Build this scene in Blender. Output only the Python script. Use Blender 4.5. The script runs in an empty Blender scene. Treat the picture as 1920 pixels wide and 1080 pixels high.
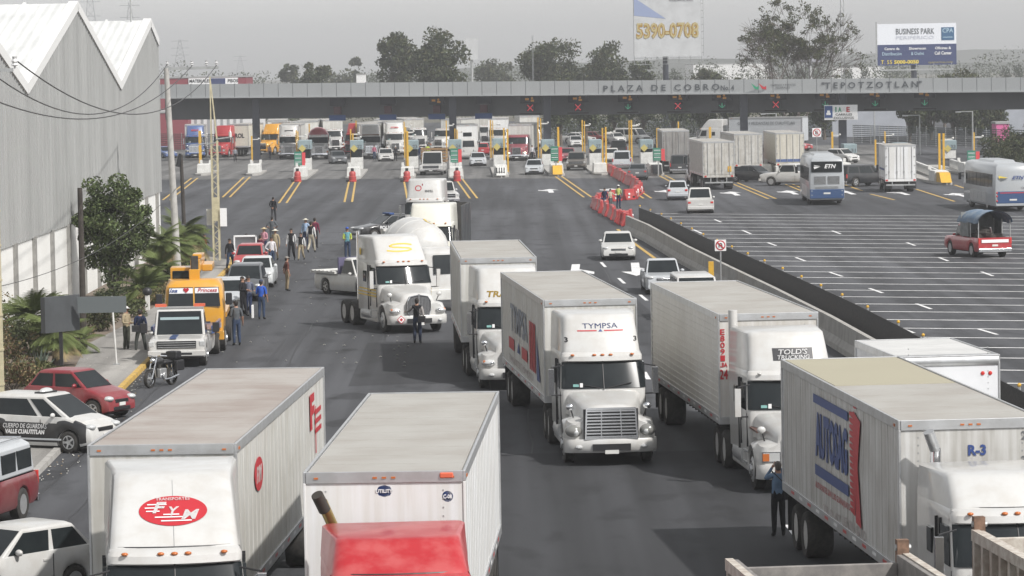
import bpy, bmesh, math, random
from mathutils import Vector, Matrix
R=math.radians
S=bpy.context.scene; COL=S.collection
rnd=random.Random(7)
# ---------------- camera, world, sun, exposure ----------------
F=6800.0; H=10.5; PITCH=math.atan((540-125)/F); ROLL=.018
cp,sp=math.cos(PITCH),math.sin(PITCH); cr,sr=math.cos(ROLL),math.sin(ROLL)
FW=Vector((0,cp,-sp)); U0=Vector((0,sp,cp)); R0=Vector((1,0,0))
RT=R0*cr-U0*sr; UP=R0*sr+U0*cr
cam=bpy.data.cameras.new('camera'); co=bpy.data.objects.new('camera',cam); COL.objects.link(co)
m=Matrix((RT,UP,-FW)).transposed().to_4x4(); m.translation=Vector((0,0,H)); co.matrix_world=m
cam.sensor_width=36; cam.lens=36*F/1920; cam.clip_start=1; cam.clip_end=9000; S.camera=co
SUN_AZ=R(132); SUN_EL=R(47)      # azimuth clockwise from +Y
sd=Vector((math.sin(SUN_AZ)*math.cos(SUN_EL),math.cos(SUN_AZ)*math.cos(SUN_EL),math.sin(SUN_EL)))
w=bpy.data.worlds.new('World'); S.world=w; w.use_nodes=True
nt=w.node_tree; bg=nt.nodes['Background']; sky=nt.nodes.new('ShaderNodeTexSky'); sky.sky_type='NISHITA'
sky.sun_disc=False; sky.sun_elevation=SUN_EL; sky.sun_rotation=SUN_AZ; sky.dust_density=6; sky.air_density=1.5; sky.altitude=2200
hs=nt.nodes.new('ShaderNodeHueSaturation'); hs.inputs['Saturation'].default_value=.10
nt.links.new(sky.outputs[0],hs.inputs['Color']); nt.links.new(hs.outputs[0],bg.inputs[0]); bg.inputs[1].default_value=.128
sl=bpy.data.lights.new('sun','SUN'); sl.energy=3.7; sl.angle=R(1.2); sl.color=(1,.965,.92)
so=bpy.data.objects.new('sun',sl); COL.objects.link(so); so.rotation_euler=(-sd).to_track_quat('-Z','Y').to_euler(); so.location=(0,0,60)
S.view_settings.view_transform='Standard'; S.view_settings.look='None'; S.view_settings.exposure=0.36; HAZE=.00034
S.cycles.volume_bounces=0; S.cycles.max_bounces=6; S.cycles.transparent_max_bounces=12

def pix(px,py,z=0.0):
    d=FW+RT*((px-960)/F)+UP*((540-py)/F)
    t=(z-H)/d.z; return Vector((d.x*t,d.y*t,z))
def at(px,py,Y):
    d=FW+RT*((px-960)/F)+UP*((540-py)/F); t=Y/d.y; return Vector((0,0,H))+d*t

# ---------------- materials ----------------
MATS={}
def mat(name,col=(.5,.5,.5),rough=.5,metal=0,emit=0,noise=0,nscale=3,streak=0,coat=0,spec=.5,bump=0,bscale=20,dirt=None,alpha=1,stretch=(1,1,1)):
    if name in MATS: return MATS[name]
    m=bpy.data.materials.new(name); m.use_nodes=True; t=m.node_tree; b=t.nodes['Principled BSDF']; MATS[name]=m
    c=(col[0],col[1],col[2],1); b.inputs['Base Color'].default_value=c; b.inputs['Roughness'].default_value=rough
    b.inputs['Metallic'].default_value=metal; b.inputs['Specular IOR Level'].default_value=spec; b.inputs['Coat Weight'].default_value=coat
    b.inputs['Coat Roughness'].default_value=.08
    if emit: b.inputs['Emission Color'].default_value=c; b.inputs['Emission Strength'].default_value=emit
    if noise or streak or bump:
        tc=t.nodes.new('ShaderNodeTexCoord'); 
    if noise:
        mp=t.nodes.new('ShaderNodeMapping'); mp.inputs['Scale'].default_value=stretch; t.links.new(tc.outputs['Object'],mp.inputs[0])
        n=t.nodes.new('ShaderNodeTexNoise'); n.inputs['Scale'].default_value=nscale; n.inputs['Detail'].default_value=6; n.inputs['Roughness'].default_value=.62
        t.links.new(mp.outputs[0],n.inputs['Vector'])
        r=t.nodes.new('ShaderNodeValToRGB'); r.color_ramp.elements[0].position=.38; r.color_ramp.elements[1].position=.60
        d=dirt if dirt else tuple(x*(1-noise) for x in col)
        if dirt: d=tuple(col[i]*(1-noise)+dirt[i]*noise for i in range(3))
        r.color_ramp.elements[0].color=(*d,1); r.color_ramp.elements[1].color=c
        t.links.new(n.outputs['Fac'],r.inputs[0]); src=r.outputs[0]
        if streak:
            mp2=t.nodes.new('ShaderNodeMapping'); mp2.inputs['Scale'].default_value=(7,7,.35); t.links.new(tc.outputs['Object'],mp2.inputs[0])
            n2=t.nodes.new('ShaderNodeTexNoise'); n2.inputs['Scale'].default_value=1; n2.inputs['Detail'].default_value=5; t.links.new(mp2.outputs[0],n2.inputs['Vector'])
            r2=t.nodes.new('ShaderNodeValToRGB'); r2.color_ramp.elements[0].position=.38; r2.color_ramp.elements[1].position=.62
            k=1-streak; r2.color_ramp.elements[0].color=(k,k*.98,k*.94,1); r2.color_ramp.elements[1].color=(1,1,1,1)
            t.links.new(n2.outputs['Fac'],r2.inputs[0])
            mx=t.nodes.new('ShaderNodeMix'); mx.data_type='RGBA'; mx.blend_type='MULTIPLY'; mx.inputs[0].default_value=1
            t.links.new(src,mx.inputs[6]); t.links.new(r2.outputs[0],mx.inputs[7]); src=mx.outputs[2]
        t.links.new(src,b.inputs['Base Color'])
    if bump:
        n3=t.nodes.new('ShaderNodeTexNoise'); n3.inputs['Scale'].default_value=bscale; n3.inputs['Detail'].default_value=4
        t.links.new(tc.outputs['Object'],n3.inputs['Vector']); bp=t.nodes.new('ShaderNodeBump'); bp.inputs['Strength'].default_value=bump; bp.inputs['Distance'].default_value=.05
        t.links.new(n3.outputs['Fac'],bp.inputs['Height']); t.links.new(bp.outputs[0],b.inputs['Normal'])
    return m
def paint(name,c,**k):
    return mat(name,c,rough=k.get('rough',.32),coat=k.get('coat',.45),noise=k.get('noise',.12),nscale=k.get('nscale',1.7),dirt=k.get('dirt',(.35,.31,.26)),streak=k.get('streak',0))
W_=paint('white_paint',(.52,.52,.51),noise=.24,nscale=2.3); WT=mat('white_trailer',(.60,.60,.58),.45,noise=.26,nscale=.9,streak=.2,dirt=(.36,.33,.28))
WT2=mat('white_trailer_clean',(.70,.71,.72),.4,noise=.1,nscale=.8,streak=.1,dirt=(.4,.38,.34))
WTD=mat('white_trailer_dirty',(.52,.515,.49),.55,noise=.3,nscale=3.5,streak=.18,dirt=(.2,.17,.13))
ROOF=mat('trailer_roof',(.355,.345,.32),.6,noise=.4,nscale=.6,dirt=(.24,.21,.18)); ROOFR=mat('trailer_roof_stained',(.35,.325,.30),.65,noise=.55,nscale=.45,dirt=(.22,.165,.14))
ROOFY=mat('trailer_roof_yellowed',(.35,.325,.24),.65,noise=.2,nscale=.6,dirt=(.3,.27,.2))
ALU=mat('aluminium',(.55,.56,.57),.38,metal=.7,noise=.25,nscale=3,dirt=(.25,.24,.22)); CHR=mat('chrome',(.72,.73,.75),.16,metal=1)
STL=mat('galvanised_steel',(.42,.43,.43),.5,metal=.5,noise=.2,nscale=5)
BLK=mat('black_plastic',(.018,.018,.02),.45); RUB=mat('tyre_rubber',(.022,.021,.02),.85,noise=.3,nscale=8,dirt=(.09,.08,.07)); DRK=mat('dark_underside',(.03,.029,.028),.8,noise=.4,nscale=4,dirt=(.1,.09,.075))
GLS=mat('vehicle_glass',(.010,.013,.015),.07,spec=.35,noise=.2,nscale=1.2,dirt=(.035,.045,.045)); GLC=mat('lamp_lens',(.55,.56,.56),.12,spec=.7,metal=.25)
AMB=mat('amber_lens',(.45,.13,.03),.3); REDL=mat('red_lens',(.5,.03,.025),.3); PLT=mat('number_plate',(.6,.6,.58),.5)
RIM=mat('wheel_rim',(.5,.51,.52),.35,metal=.6,noise=.25,nscale=9,dirt=(.2,.18,.15)); RIMW=mat('wheel_rim_painted',(.45,.45,.44),.5,noise=.3,nscale=9,dirt=(.2,.17,.14))
RED=paint('red_paint',(.36,.02,.028)); DRED=paint('dark_red_paint',(.15,.014,.02)); YEL=paint('yellow_paint',(.58,.28,.02)); ORG=mat('orange_red',(.6,.12,.06),.5)
BLU=paint('blue_paint',(.05,.10,.26)); SIL=paint('silver_paint',(.43,.45,.47),noise=.06); DGR=paint('dark_grey_paint',(.075,.082,.09),noise=.06); BKP=paint('black_paint',(.014,.015,.018),noise=.05)
CRM=paint('cream_paint',(.55,.5,.36)); MRN=paint('maroon_paint',(.25,.05,.07)); FRED=mat('faded_red_paint',(.36,.016,.022),.4,coat=.25,noise=.28,nscale=2.2,dirt=(.55,.2,.19))
CON=mat('concrete',(.36,.35,.33),.85,noise=.35,nscale=1.5,bump=.2,dirt=(.16,.15,.14)); CONW=mat('whitewashed_concrete',(.62,.62,.60),.75,noise=.3,nscale=2,dirt=(.25,.24,.22))
YLP=mat('yellow_road_paint',(.56,.36,.08),.7,noise=.4,nscale=2,dirt=(.12,.1,.08)); WLP=mat('white_road_paint',(.72,.72,.72),.7,noise=.3,nscale=1.6,dirt=(.13,.13,.13))
INKR=mat('red_lettering',(.42,.02,.03),.5); INKB=mat('blue_lettering',(.03,.06,.2),.5); INKK=mat('black_lettering',(.03,.03,.035),.5); INKW=mat('white_lettering',(.75,.75,.75),.5)
INKG=mat('grey_lettering',(.1,.11,.12),.5); INKY=mat('yellow_lettering',(.72,.55,.06),.5); INKF=mat('faded_lettering',(.4,.35,.34),.6); INKGR=mat('green_lettering',(.02,.25,.13),.5)
YPOST=mat('yellow_post_paint',(.62,.36,.03),.55,noise=.25,nscale=3,dirt=(.25,.16,.08)); SKIN=mat('skin',(.30,.165,.11),.6); HAIR=mat('hair',(.015,.012,.01),.7)

# ---------------- objects ----------------
def tag(o,label=None,cat=None,group=None,kind=None):
    if label: o['label']=label
    if cat: o['category']=cat
    if group: o['group']=group
    if kind: o['kind']=kind
    return o
def thing(name,label,cat,loc=(0,0,0),rz=0,group=None):
    o=bpy.data.objects.new(name,None); COL.objects.link(o); o.location=loc; o.rotation_euler=(0,0,rz); o.empty_display_size=.3
    return tag(o,label,cat,group)
def copy_tree(o,parent=None):
    c=o.copy(); COL.objects.link(c)
    if parent: c.parent=parent
    for ch in o.children: copy_tree(ch,c)
    return c
def add(o,label=None,**k):
    """copy of thing o at another place"""
    c=copy_tree(o)
    if label: c['label']=label
    return c
_T={}
def textmesh(s,w,h,bold=.0,shear=0):
    k=(s,bold,shear)
    if k not in _T:
        cu=bpy.data.curves.new('t','FONT'); cu.body=s; cu.resolution_u=2; cu.offset=bold; cu.shear=shear; cu.fill_mode='BOTH' ; cu.extrude=.01
        o=bpy.data.objects.new('t',cu); COL.objects.link(o); dg=bpy.context.evaluated_depsgraph_get()
        me=bpy.data.meshes.new_from_object(o.evaluated_get(dg)); vs=[v.co.copy() for v in me.vertices]; fs=[list(p.vertices) for p in me.polygons]
        bpy.data.objects.remove(o); bpy.data.meshes.remove(me); bpy.data.curves.remove(cu); _T[k]=(vs,fs)
    vs,fs=_T[k]
    x0=min(v.x for v in vs);x1=max(v.x for v in vs);y0=min(v.y for v in vs);y1=max(v.y for v in vs)
    kx=w/(x1-x0) if w else h/(y1-y0); ky=h/(y1-y0) if h else kx
    return [Vector(((v.x-(x0+x1)/2)*kx,(v.y-(y0+y1)/2)*ky,v.z*.2)) for v in vs],fs
FRONT=Matrix.Rotation(R(90),4,'X')
def face(yaw=0,loc=(0,0,0),tilt=0): # text facing -Y turned by yaw about z; tilt leans back
    return Matrix.Translation(loc)@Matrix.Rotation(R(yaw),4,'Z')@Matrix.Rotation(R(90-tilt),4,'X')
class MB:
    def __init__(s): s.v=[];s.f=[];s.m=[];s.mats=[]
    def mi(s,m):
        if m not in s.mats: s.mats.append(m)
        return s.mats.index(m)
    def add(s,vs,fs,m,T=None):
        b=len(s.v); i=s.mi(m)
        for v in vs:
            v=Vector(v); s.v.append(T@v if T else v)
        for f in fs: s.f.append([b+k for k in f]); s.m.append(i)
        return s
    def box(s,x0,x1,y0,y1,z0,z1,m,T=None,tx=0,ty=0):
        vs=[(x0,y0,z0),(x1,y0,z0),(x1,y1,z0),(x0,y1,z0),(x0+tx,y0+ty,z1),(x1-tx,y0+ty,z1),(x1-tx,y1-ty,z1),(x0+tx,y1-ty,z1)]
        return s.add(vs,[(0,3,2,1),(4,5,6,7),(0,1,5,4),(1,2,6,5),(2,3,7,6),(3,0,4,7)],m,T)
    def cyl(s,p,q,r,m,r2=None,n=10,T=None,cap=True):
        p=Vector(p);q=Vector(q);r2=r if r2 is None else r2; d=(q-p).normalized(); a=d.orthogonal().normalized(); b=d.cross(a)
        vs=[];fs=[]
        for i in range(n):
            t=2*math.pi*i/n; o=a*math.cos(t)+b*math.sin(t); vs+=[p+o*r,q+o*r2]
        for i in range(n):
            j=(i+1)%n; fs.append((2*i,2*j,2*j+1,2*i+1))
        if cap: fs.append([2*i for i in range(n)][::-1]); fs.append([2*i+1 for i in range(n)])
        return s.add(vs,fs,m,T)
    def tube(s,pts,r,m,n=6,T=None):
        for a,b in zip(pts,pts[1:]): s.cyl(a,b,r if not callable(r) else r(0),m,n=n,T=T)
        return s
    def loft(s,rings,m,close=True,caps=True,T=None):
        n=len(rings[0]); vs=[v for r in rings for v in r]; fs=[]
        for i in range(len(rings)-1):
            for j in range(n if close else n-1):
                k=(j+1)%n; fs.append((i*n+j,i*n+k,(i+1)*n+k,(i+1)*n+j))
        if caps: fs.append(list(range(n))[::-1]); fs.append([(len(rings)-1)*n+j for j in range(n)])
        return s.add(vs,fs,m,T)
    def prism(s,poly,x0,x1,m,T=None): # poly of (y,z) extruded along x
        return s.loft([[(x0,a,b) for a,b in poly],[(x1,a,b) for a,b in poly]],m,T=T)
    def plate(s,poly,z0,z1,m,T=None): # poly of (x,y) extruded in z
        return s.loft([[(a,b,z0) for a,b in poly],[(a,b,z1) for a,b in poly]],m,T=T)
    def ell(s,c,r,m,nu=12,nv=8,T=None,v0=-90,v1=90):
        rings=[]
        for j in range(nv+1):
            a=R(v0+(v1-v0)*j/nv); rings.append([(c[0]+r[0]*math.cos(a)*math.cos(2*math.pi*i/nu),c[1]+r[1]*math.cos(a)*math.sin(2*math.pi*i/nu),c[2]+r[2]*math.sin(a)) for i in range(nu)])
        return s.loft(rings,m,T=T)
    def panel(s,q,m,u=(0.,1.),v=(0.,1.),off=.01,th=.01,T=None): # thin slab over quad q (bl,br,tr,tl)
        q=[Vector(p) for p in q]
        def P(a,b): return (q[0]*(1-a)+q[1]*a)*(1-b)+(q[3]*(1-a)+q[2]*a)*b
        n=(q[1]-q[0]).cross(q[3]-q[0]).normalized()
        c=[P(u[0],v[0]),P(u[1],v[0]),P(u[1],v[1]),P(u[0],v[1])]
        return s.loft([[p+n*(off-th) for p in c],[p+n*off for p in c]],m,T=T)
    def text(s,t,w,h,M,m,bold=0,shear=0):
        vs,fs=textmesh(t,w,h,bold,shear); return s.add(vs,fs,m,M)
    def disc(s,c,r,m,n=20,M=None,ry=None,th=.01):
        ry=ry or r; p=[(c[0]+r*math.cos(2*math.pi*i/n),c[1]+ry*math.sin(2*math.pi*i/n)) for i in range(n)]
        return s.loft([[(a,b,c[2]-th) for a,b in p],[(a,b,c[2]) for a,b in p]],m,T=M)
    def gdisc(s,c,rx,rz,m,n=36,k=7): # disc in (x,z) at depth y=c[1], many rings so that it can be wrapped on a curved face
        vs=[(c[0],c[1],c[2])]+[(c[0]+rx*j/k*math.cos(2*math.pi*i/n),c[1],c[2]+rz*j/k*math.sin(2*math.pi*i/n)) for j in range(1,k+1) for i in range(n)]
        fs=[(0,1+i,1+(i+1)%n) for i in range(n)]+[(1+(j-1)*n+i,1+j*n+i,1+j*n+(i+1)%n,1+(j-1)*n+(i+1)%n) for j in range(1,k) for i in range(n)]
        return s.add(vs,fs,m)
    def wrap(s,fn):
        s.v=[Vector((v.x,fn(v.x,v.z)+v.y,v.z)) for v in s.v]; return s
    def mesh(s,name,smooth=0):
        me=bpy.data.meshes.new(name); me.from_pydata(s.v,[],s.f)
        for i,p in enumerate(me.polygons): p.material_index=s.m[i]
        for m in s.mats: me.materials.append(m)
        bm=bmesh.new(); bm.from_mesh(me); bmesh.ops.recalc_face_normals(bm,faces=bm.faces); bm.to_mesh(me); bm.free()
        if smooth:
            me.shade_smooth(); me.set_sharp_from_angle(angle=R(smooth))
        return me
    def build(s,name,parent=None,smooth=0,bevel=0,seg=2,**k):
        o=bpy.data.objects.new(name,s.mesh(name,smooth or (40 if bevel else 0))); COL.objects.link(o)
        if parent: o.parent=parent
        if bevel:
            b=o.modifiers.new('bevel','BEVEL'); b.width=bevel; b.segments=seg; b.limit_method='ANGLE'; b.angle_limit=R(35); b.harden_normals=True
        return tag(o,k.get('label'),k.get('cat'),k.get('group'),k.get('kind'))
def yaw_to(vx): return -math.atan((vx-960)/F)
def place(o,px,py,vx=960,ref=0,rear=False,z=0,deg=None):
    """stand o so that its local point (0,ref) is over the ground point seen at px,py; its axis aims at horizon column vx (or deg)"""
    a=yaw_to(vx)+(math.pi if rear else 0) if deg is None else R(deg)
    g=pix(px,py,z); off=Matrix.Rotation(a,3,'Z')@Vector((0,ref,0))
    o.location=(g.x-off.x,g.y-off.y,0); o.rotation_euler=(0,0,a); return o
# ---------------- wheels ----------------
_W={}
def wheel(par,x,y,r,w,rim='steel',side=1,sub=True,z=None):
    k=(r,w,rim,side,sub)
    if k not in _W:
        t=MB(); n=18; rr=[(.62*r,.46*w),(.9*r,.5*w),(r,.38*w),(r,-.38*w),(.9*r,-.5*w),(.62*r,-.46*w)]
        t.loft([[(side*b,a*math.cos(2*math.pi*i/n),a*math.sin(2*math.pi*i/n)) for i in range(n)] for a,b in rr],RUB,caps=False)
        q=MB(); rm={'steel':RIM,'dual':RIMW,'car':RIM,'white':RIMW}[rim]
        if rim=='dual': pr=[(.64*r,.44*w),(.6*r,.1*w),(.56*r,.0),(.26*r,-.02*w),(.24*r,.3*w),(.02,.32*w)]
        elif rim=='car': pr=[(.66*r,.46*w),(.6*r,.4*w),(.55*r,.3*w),(.2*r,.42*w),(.02,.44*w)]
        else: pr=[(.64*r,.46*w),(.58*r,.5*w),(.5*r,.56*w),(.28*r,.58*w),(.24*r,.75*w),(.02,.78*w)]
        q.loft([[(side*b,a*math.cos(2*math.pi*i/n),a*math.sin(2*math.pi*i/n)) for i in range(n)] for a,b in pr],rm,caps=True)
        if rim=='car':
            for i in range(5):
                a=2*math.pi*(i+.5)/5; q.panel([(side*.42*w,math.cos(a-.25)*.25*r,math.sin(a-.25)*.25*r),(side*.42*w,math.cos(a-.4)*.55*r,math.sin(a-.4)*.55*r),(side*.42*w,math.cos(a+.4)*.55*r,math.sin(a+.4)*.55*r),(side*.42*w,math.cos(a+.25)*.25*r,math.sin(a+.25)*.25*r)],BLK,off=.004,th=.03)
        else:
            for i in range(8):
                a=2*math.pi*i/8; d=.02*w if rim=='dual' else .58*w; q.cyl((side*d,math.cos(a)*.38*r,math.sin(a)*.38*r),(side*(d+.05*w),math.cos(a)*.38*r,math.sin(a)*.38*r),.045*r,DRK,n=6)
        _W[k]=(t.mesh('tyre',50),q.mesh('rim',50))
    a,b=_W[k]; z=r if z is None else z
    o=bpy.data.objects.new('wheel',a); COL.objects.link(o); o.parent=par; o.location=(x,y,z)
    if sub:
        c=bpy.data.objects.new('rim',b); COL.objects.link(c); c.parent=o
    return o
def wheelset(par,ys,W,r=.32,w=.22,rim='car'):
    for y in ys:
        for s in (-1,1): wheel(par,s*(W/2-w/2-.015),y,r,w,rim,s)
# ---------------- cars ----------------
CK={
'sedan':dict(top=[(0,.60),(.015,.70),(.07,.77),(.27,.93),(.33,.96),(.80,.99),(.84,1.0),(.96,.98),(.99,.9),(1,.62)],gb=(.265,.86),gr=(.42,.70),W=1.78,L=4.6,H=1.45,pil=(.47,)),
'hatch':dict(top=[(0,.58),(.02,.70),(.1,.83),(.23,.97),(.93,1.0),(.98,.92),(1,.6)],gb=(.22,.965),gr=(.41,.87),W=1.62,L=3.7,H=1.50,pil=(.42,)),
'mini':dict(top=[(0,.55),(.015,.66),(.09,.80),(.22,.93),(.30,.98),(.93,1.02),(.975,.92),(1,.6)],gb=(.25,.955),gr=(.44,.82),W=1.63,L=3.6,H=1.49,pil=(.62,)),
'mpv':dict(top=[(0,.60),(.015,.74),(.08,.86),(.20,1.0),(.93,1.06),(.98,.95),(1,.6)],gb=(.17,.965),gr=(.40,.88),W=1.75,L=4.3,H=1.6,pil=(.40,)),
'suv':dict(top=[(0,.7),(.01,.93),(.06,1.02),(.25,1.12),(.97,1.16),(1,.7)],gb=(.25,.985),gr=(.36,.945),W=1.95,L=4.9,H=1.82,pil=(.36,.68)),
'pickup':dict(top=[(0,.72),(.008,.98),(.05,1.06),(.25,1.16),(.60,1.17),(1,1.17)],gb=(.26,.60),gr=(.35,.555),W=1.98,L=5.6,H=1.88,pil=(.55,),bed=.615),
'oldpickup':dict(top=[(0,.72),(.005,.95),(.03,1.0),(.26,1.05),(.5,1.07),(1,1.07)],gb=(.29,.50),gr=(.35,.465),W=1.9,L=5.3,H=1.75,pil=(),bed=.515),
'smallpickup':dict(top=[(0,.62),(.01,.80),(.05,.86),(.26,.94),(.55,.97),(1,.95)],gb=(.26,.53),gr=(.37,.49),W=1.7,L=4.9,H=1.56,pil=(),bed=.55),
'van':dict(top=[(0,.6),(.01,.85),(.07,1.0),(.14,1.15),(.98,1.2),(1,.7)],gb=(.13,.99),gr=(.27,.97),W=1.9,L=4.9,H=2.05,pil=(.3,.62)),
}
def lerp_tab(t,u):
    for (a,b),(c,d) in zip(t,t[1:]):
        if u<=c: return b+(d-b)*max(0,(u-a))/(c-a+1e-9)
    return t[-1][1]
def car(name,label,cat,kind,pm,group=None,L=None,W=None,Ht=None,glass=None,lower=None,bumper=None,wheels=True,detail=True,grille='dark',front=True,rearlights=True,roofmat=None,bumpm=None,r=None):
    k=CK[kind]; L=L or k['L']; W=W or k['W']; Ht=Ht or k['H']; big=kind in('suv','pickup','oldpickup','van')
    r=r or (.39 if big else .36 if kind=='smallpickup' else .31); glass=glass or GLS; bumpm=bumpm or pm
    root=thing(name,label,cat,group=group); hw=W/2; ya=(.175 if kind!='hatch' else .16)*L; yb=(.79 if kind!='pickup' else .77)*L
    ra=r+.05; zl0=.34 if big else .2
    ys=sorted(set([0,.01*L,.03*L,.06*L,.1*L,.3*L,.36*L,.42*L,.5*L,.58*L,.66*L,.9*L,.94*L,.97*L,.99*L,L]+[q[0]*L for q in k['top']]+[c+ra*t for c in(ya,yb) for t in(-1.02,-.97,-.8,-.5,0,.5,.8,.97,1.02)]))
    if 'bed' in k: ys+= [k['bed']*L,k['bed']*L+.02,L-.09,L-.07]; ys=sorted(ys)
    rings=[]
    for y in ys:
        u=y/L; zt=lerp_tab(k['top'],u); e=max(0,(.07-u)/.07); e2=max(0,(u-.95)/.05); w_=hw*(1-(.13 if not big else .05)*e*e-(.07 if not big else .03)*e2*e2)
        zl=zl0+.08*e+.1*e2
        for c in(ya,yb):
            d=abs(y-c)
            if d<ra: zl=max(zl,r+math.sqrt(max(0,ra*ra-d*d))*.97)
        zl=min(zl,zt-.05); h=zt-zl; crn=.03 if .08<u<.25 else .01
        bed='bed' in k and k['bed']*L+.01<y<L-.08
        half=[(w_*.94,zl),(w_*.985,zl+.12*h),(w_,zl+.45*h),(w_*.985,zl+.78*h),(w_*.95,zt-.02)]
        half+= [(w_*.93,zt),(w_*.87,.72),(0,.72)] if bed else [(w_*.86,zt+.004),(w_*.5,zt+crn),(0,zt+crn)]
        rings.append([(-a,y,b) for a,b in half]+[(a,y,b) for a,b in half[-2::-1]])
    b=MB().loft(rings,pm)
    if lower:
        li=b.mi(lower)
        for i,f_ in enumerate(b.f):
            if len(f_)==4:
                c_=sum((b.v[k_] for k_ in f_),Vector())/4
                if abs(c_.x)>.86*hw and .3<c_.z<.9 and .03*L<c_.y<.98*L: b.m[i]=li
    body=b.build('body',root,smooth=38)
    # greenhouse
    g0,g1=k['gb'][0]*L,k['gb'][1]*L; t0,t1=k['gr'][0]*L,k['gr'][1]*L
    bw=hw*.90; tw=hw*(.76 if not big else .82); zb0=lerp_tab(k['top'],k['gb'][0])-.01; zb1=lerp_tab(k['top'],k['gb'][1])-.01
    c=MB(); B=[(-bw,g0,zb0),(bw,g0,zb0),(bw,g1,zb1),(-bw,g1,zb1)]; T=[(-tw,t0,Ht-.05),(tw,t0,Ht-.05),(tw,t1,Ht-.05),(-tw,t1,Ht-.05)]
    ym=(t0+t1)/2; T2=[(-tw*.86,t0+.12,Ht-.005),(tw*.86,t0+.12,Ht-.005),(tw*.86,t1-.1,Ht),(-tw*.86,t1-.1,Ht)]
    c.loft([B,T,T2],roofmat or pm); c.build('cabin',root,bevel=.04)
    w1=MB().panel([B[0],B[1],T[1],T[0]],glass,(.05,.95),(.05,.95),.012,.02).build('windshield',root,bevel=.004)
    MB().panel([B[2],B[3],T[3],T[2]],glass,(.07,.93),(.12,.92),.012,.02).build('rear_window',root)
    for s in(-1,1):
        q=[B[1],B[2],T[2],T[1]] if s>0 else [B[3],B[0],T[0],T[3]]
        us=[0]+[ (p-k['gb'][0])/(k['gb'][1]-k['gb'][0]) for p in k['pil']]+[1]
        for a,e in zip(us,us[1:]):
            lo=a+(.035 if a>0 else .06); hi=e-(.02 if e<1 else .06)
            u=(lo,hi) if s>0 else(1-hi,1-lo)
            MB().panel(q,glass,u,(.08,.88),.012,.02).build('side_window',root)
        if detail:
            mx=MB(); mx.ell((s*(bw+.12),g0+.42*(t0-g0)+.1,zb0+.1),(.1,.06,.07),bumpm if pm is not YEL else BLK,8,6); mx.box(min(s*bw,s*(bw+.1)),max(s*bw,s*(bw+.1)),g0+.42*(t0-g0)+.1,g0+.42*(t0-g0)+.14,zb0+.04,zb0+.07,BLK); mx.build('mirror',root,smooth=50)
            d=MB()
            for a,e in zip(us,us[1:]):
                yy=(k['gb'][0]+(k['gb'][1]-k['gb'][0])*e)*L
                if e<1: d.box(s*(hw-.004) if s>0 else -hw-.004,s*(hw-.004)+.008 if s>0 else -hw+.004,yy,yy+.015,.3,.93,BLK)
                hx=s*(hw*.99); d.box(hx-.015,hx+.015,yy-.25,yy-.08,.80,.835,bumpm)
            if d.v: d.build('door_handle',root)
    zf=lerp_tab(k['top'],.02)
    if front:
        for s in(-1,1):
            if big: MB().box(s*hw*.93-.15 if s>0 else -hw*.93-.05,s*hw*.93+.05 if s>0 else -hw*.93+.15,-.012,.14,zf-.22,zf-.03,GLC).build('headlight',root,bevel=.03)
            else: MB().ell((s*hw*.72,.028*L,zf-.02),(.18,.17,.085),GLC,12,6).build('headlight',root,smooth=60)
        gm=MB()
        if big:
            gm.box(-hw*.68,hw*.68,-.03,.08,zf-.28,zf-.02,BLK)
            if grille=='cross':
                gm.box(-hw*.7,hw*.7,-.05,.0,zf-.17,zf-.12,CHR); gm.box(-.04,.04,-.055,.0,zf-.28,zf-.02,CHR)
                gm.box(-hw*.7,hw*.7,-.045,.0,zf-.03,zf,CHR); gm.box(-hw*.7,hw*.7,-.045,.0,zf-.3,zf-.27,CHR)
            else:
                for i in range(3): gm.box(-hw*.66,hw*.66,-.045,.0,zf-.25+i*.08,zf-.23+i*.08,STL if grille!='chrome' else CHR)
        else:
            gm.box(-hw*.42,hw*.42,-.012,.05,zf-.16,zf-.05,BLK)
            if grille=='chrome':
                for i in range(3): gm.box(-hw*.4,hw*.4,-.018,.0,zf-.145+i*.035,zf-.13+i*.035,CHR)
        gm.build('grille',root,bevel=.01)
        q=MB(); 
        if big: q.box(-hw,hw,-.1,.1,.42,.62,CHR if grille in('chrome','cross') else bumpm)
        q.box(-hw*.55,hw*.55,-.02 if not big else -.11,.06,.28 if not big else .46,.4 if not big else .56,BLK); q.build('bumper',root,bevel=.03)
        MB().box(-.15,.15,-.03 if not big else -.13,.0,.42,.52,PLT).build('number_plate',root)
    if rearlights:
        for s in(-1,1):
            if big: MB().box(s*hw*.97-.09 if s>0 else -hw*.97-.0,s*hw*.97 if s>0 else -hw*.97+.09,L-.08,L+.015,.75,1.08,REDL).build('tail_light',root,bevel=.01)
            else: MB().box(s*hw*.9-.17 if s>0 else -hw*.9-.03,s*hw*.9+.03 if s>0 else -hw*.9+.17,L-.16,L+.012,.72,.86,REDL).build('tail_light',root,bevel=.02)
        MB().box(-.16,.16,L-.02,L+.02,.62,.72,PLT).build('number_plate',root)
        q=MB().box(-hw*.97,hw*.97,L-.04,L+.08,.32,.52,bumpm if not big else CHR); q.build('rear_bumper',root,bevel=.03)
    MB().box(-hw*.8,hw*.8,.1*L,.93*L,zl0-.06,zl0+.35,DRK).build('underbody',root)
    if wheels: wheelset(root,(ya,yb),W,r,.22 if not big else .26)
    root['L']=L; return root
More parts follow.
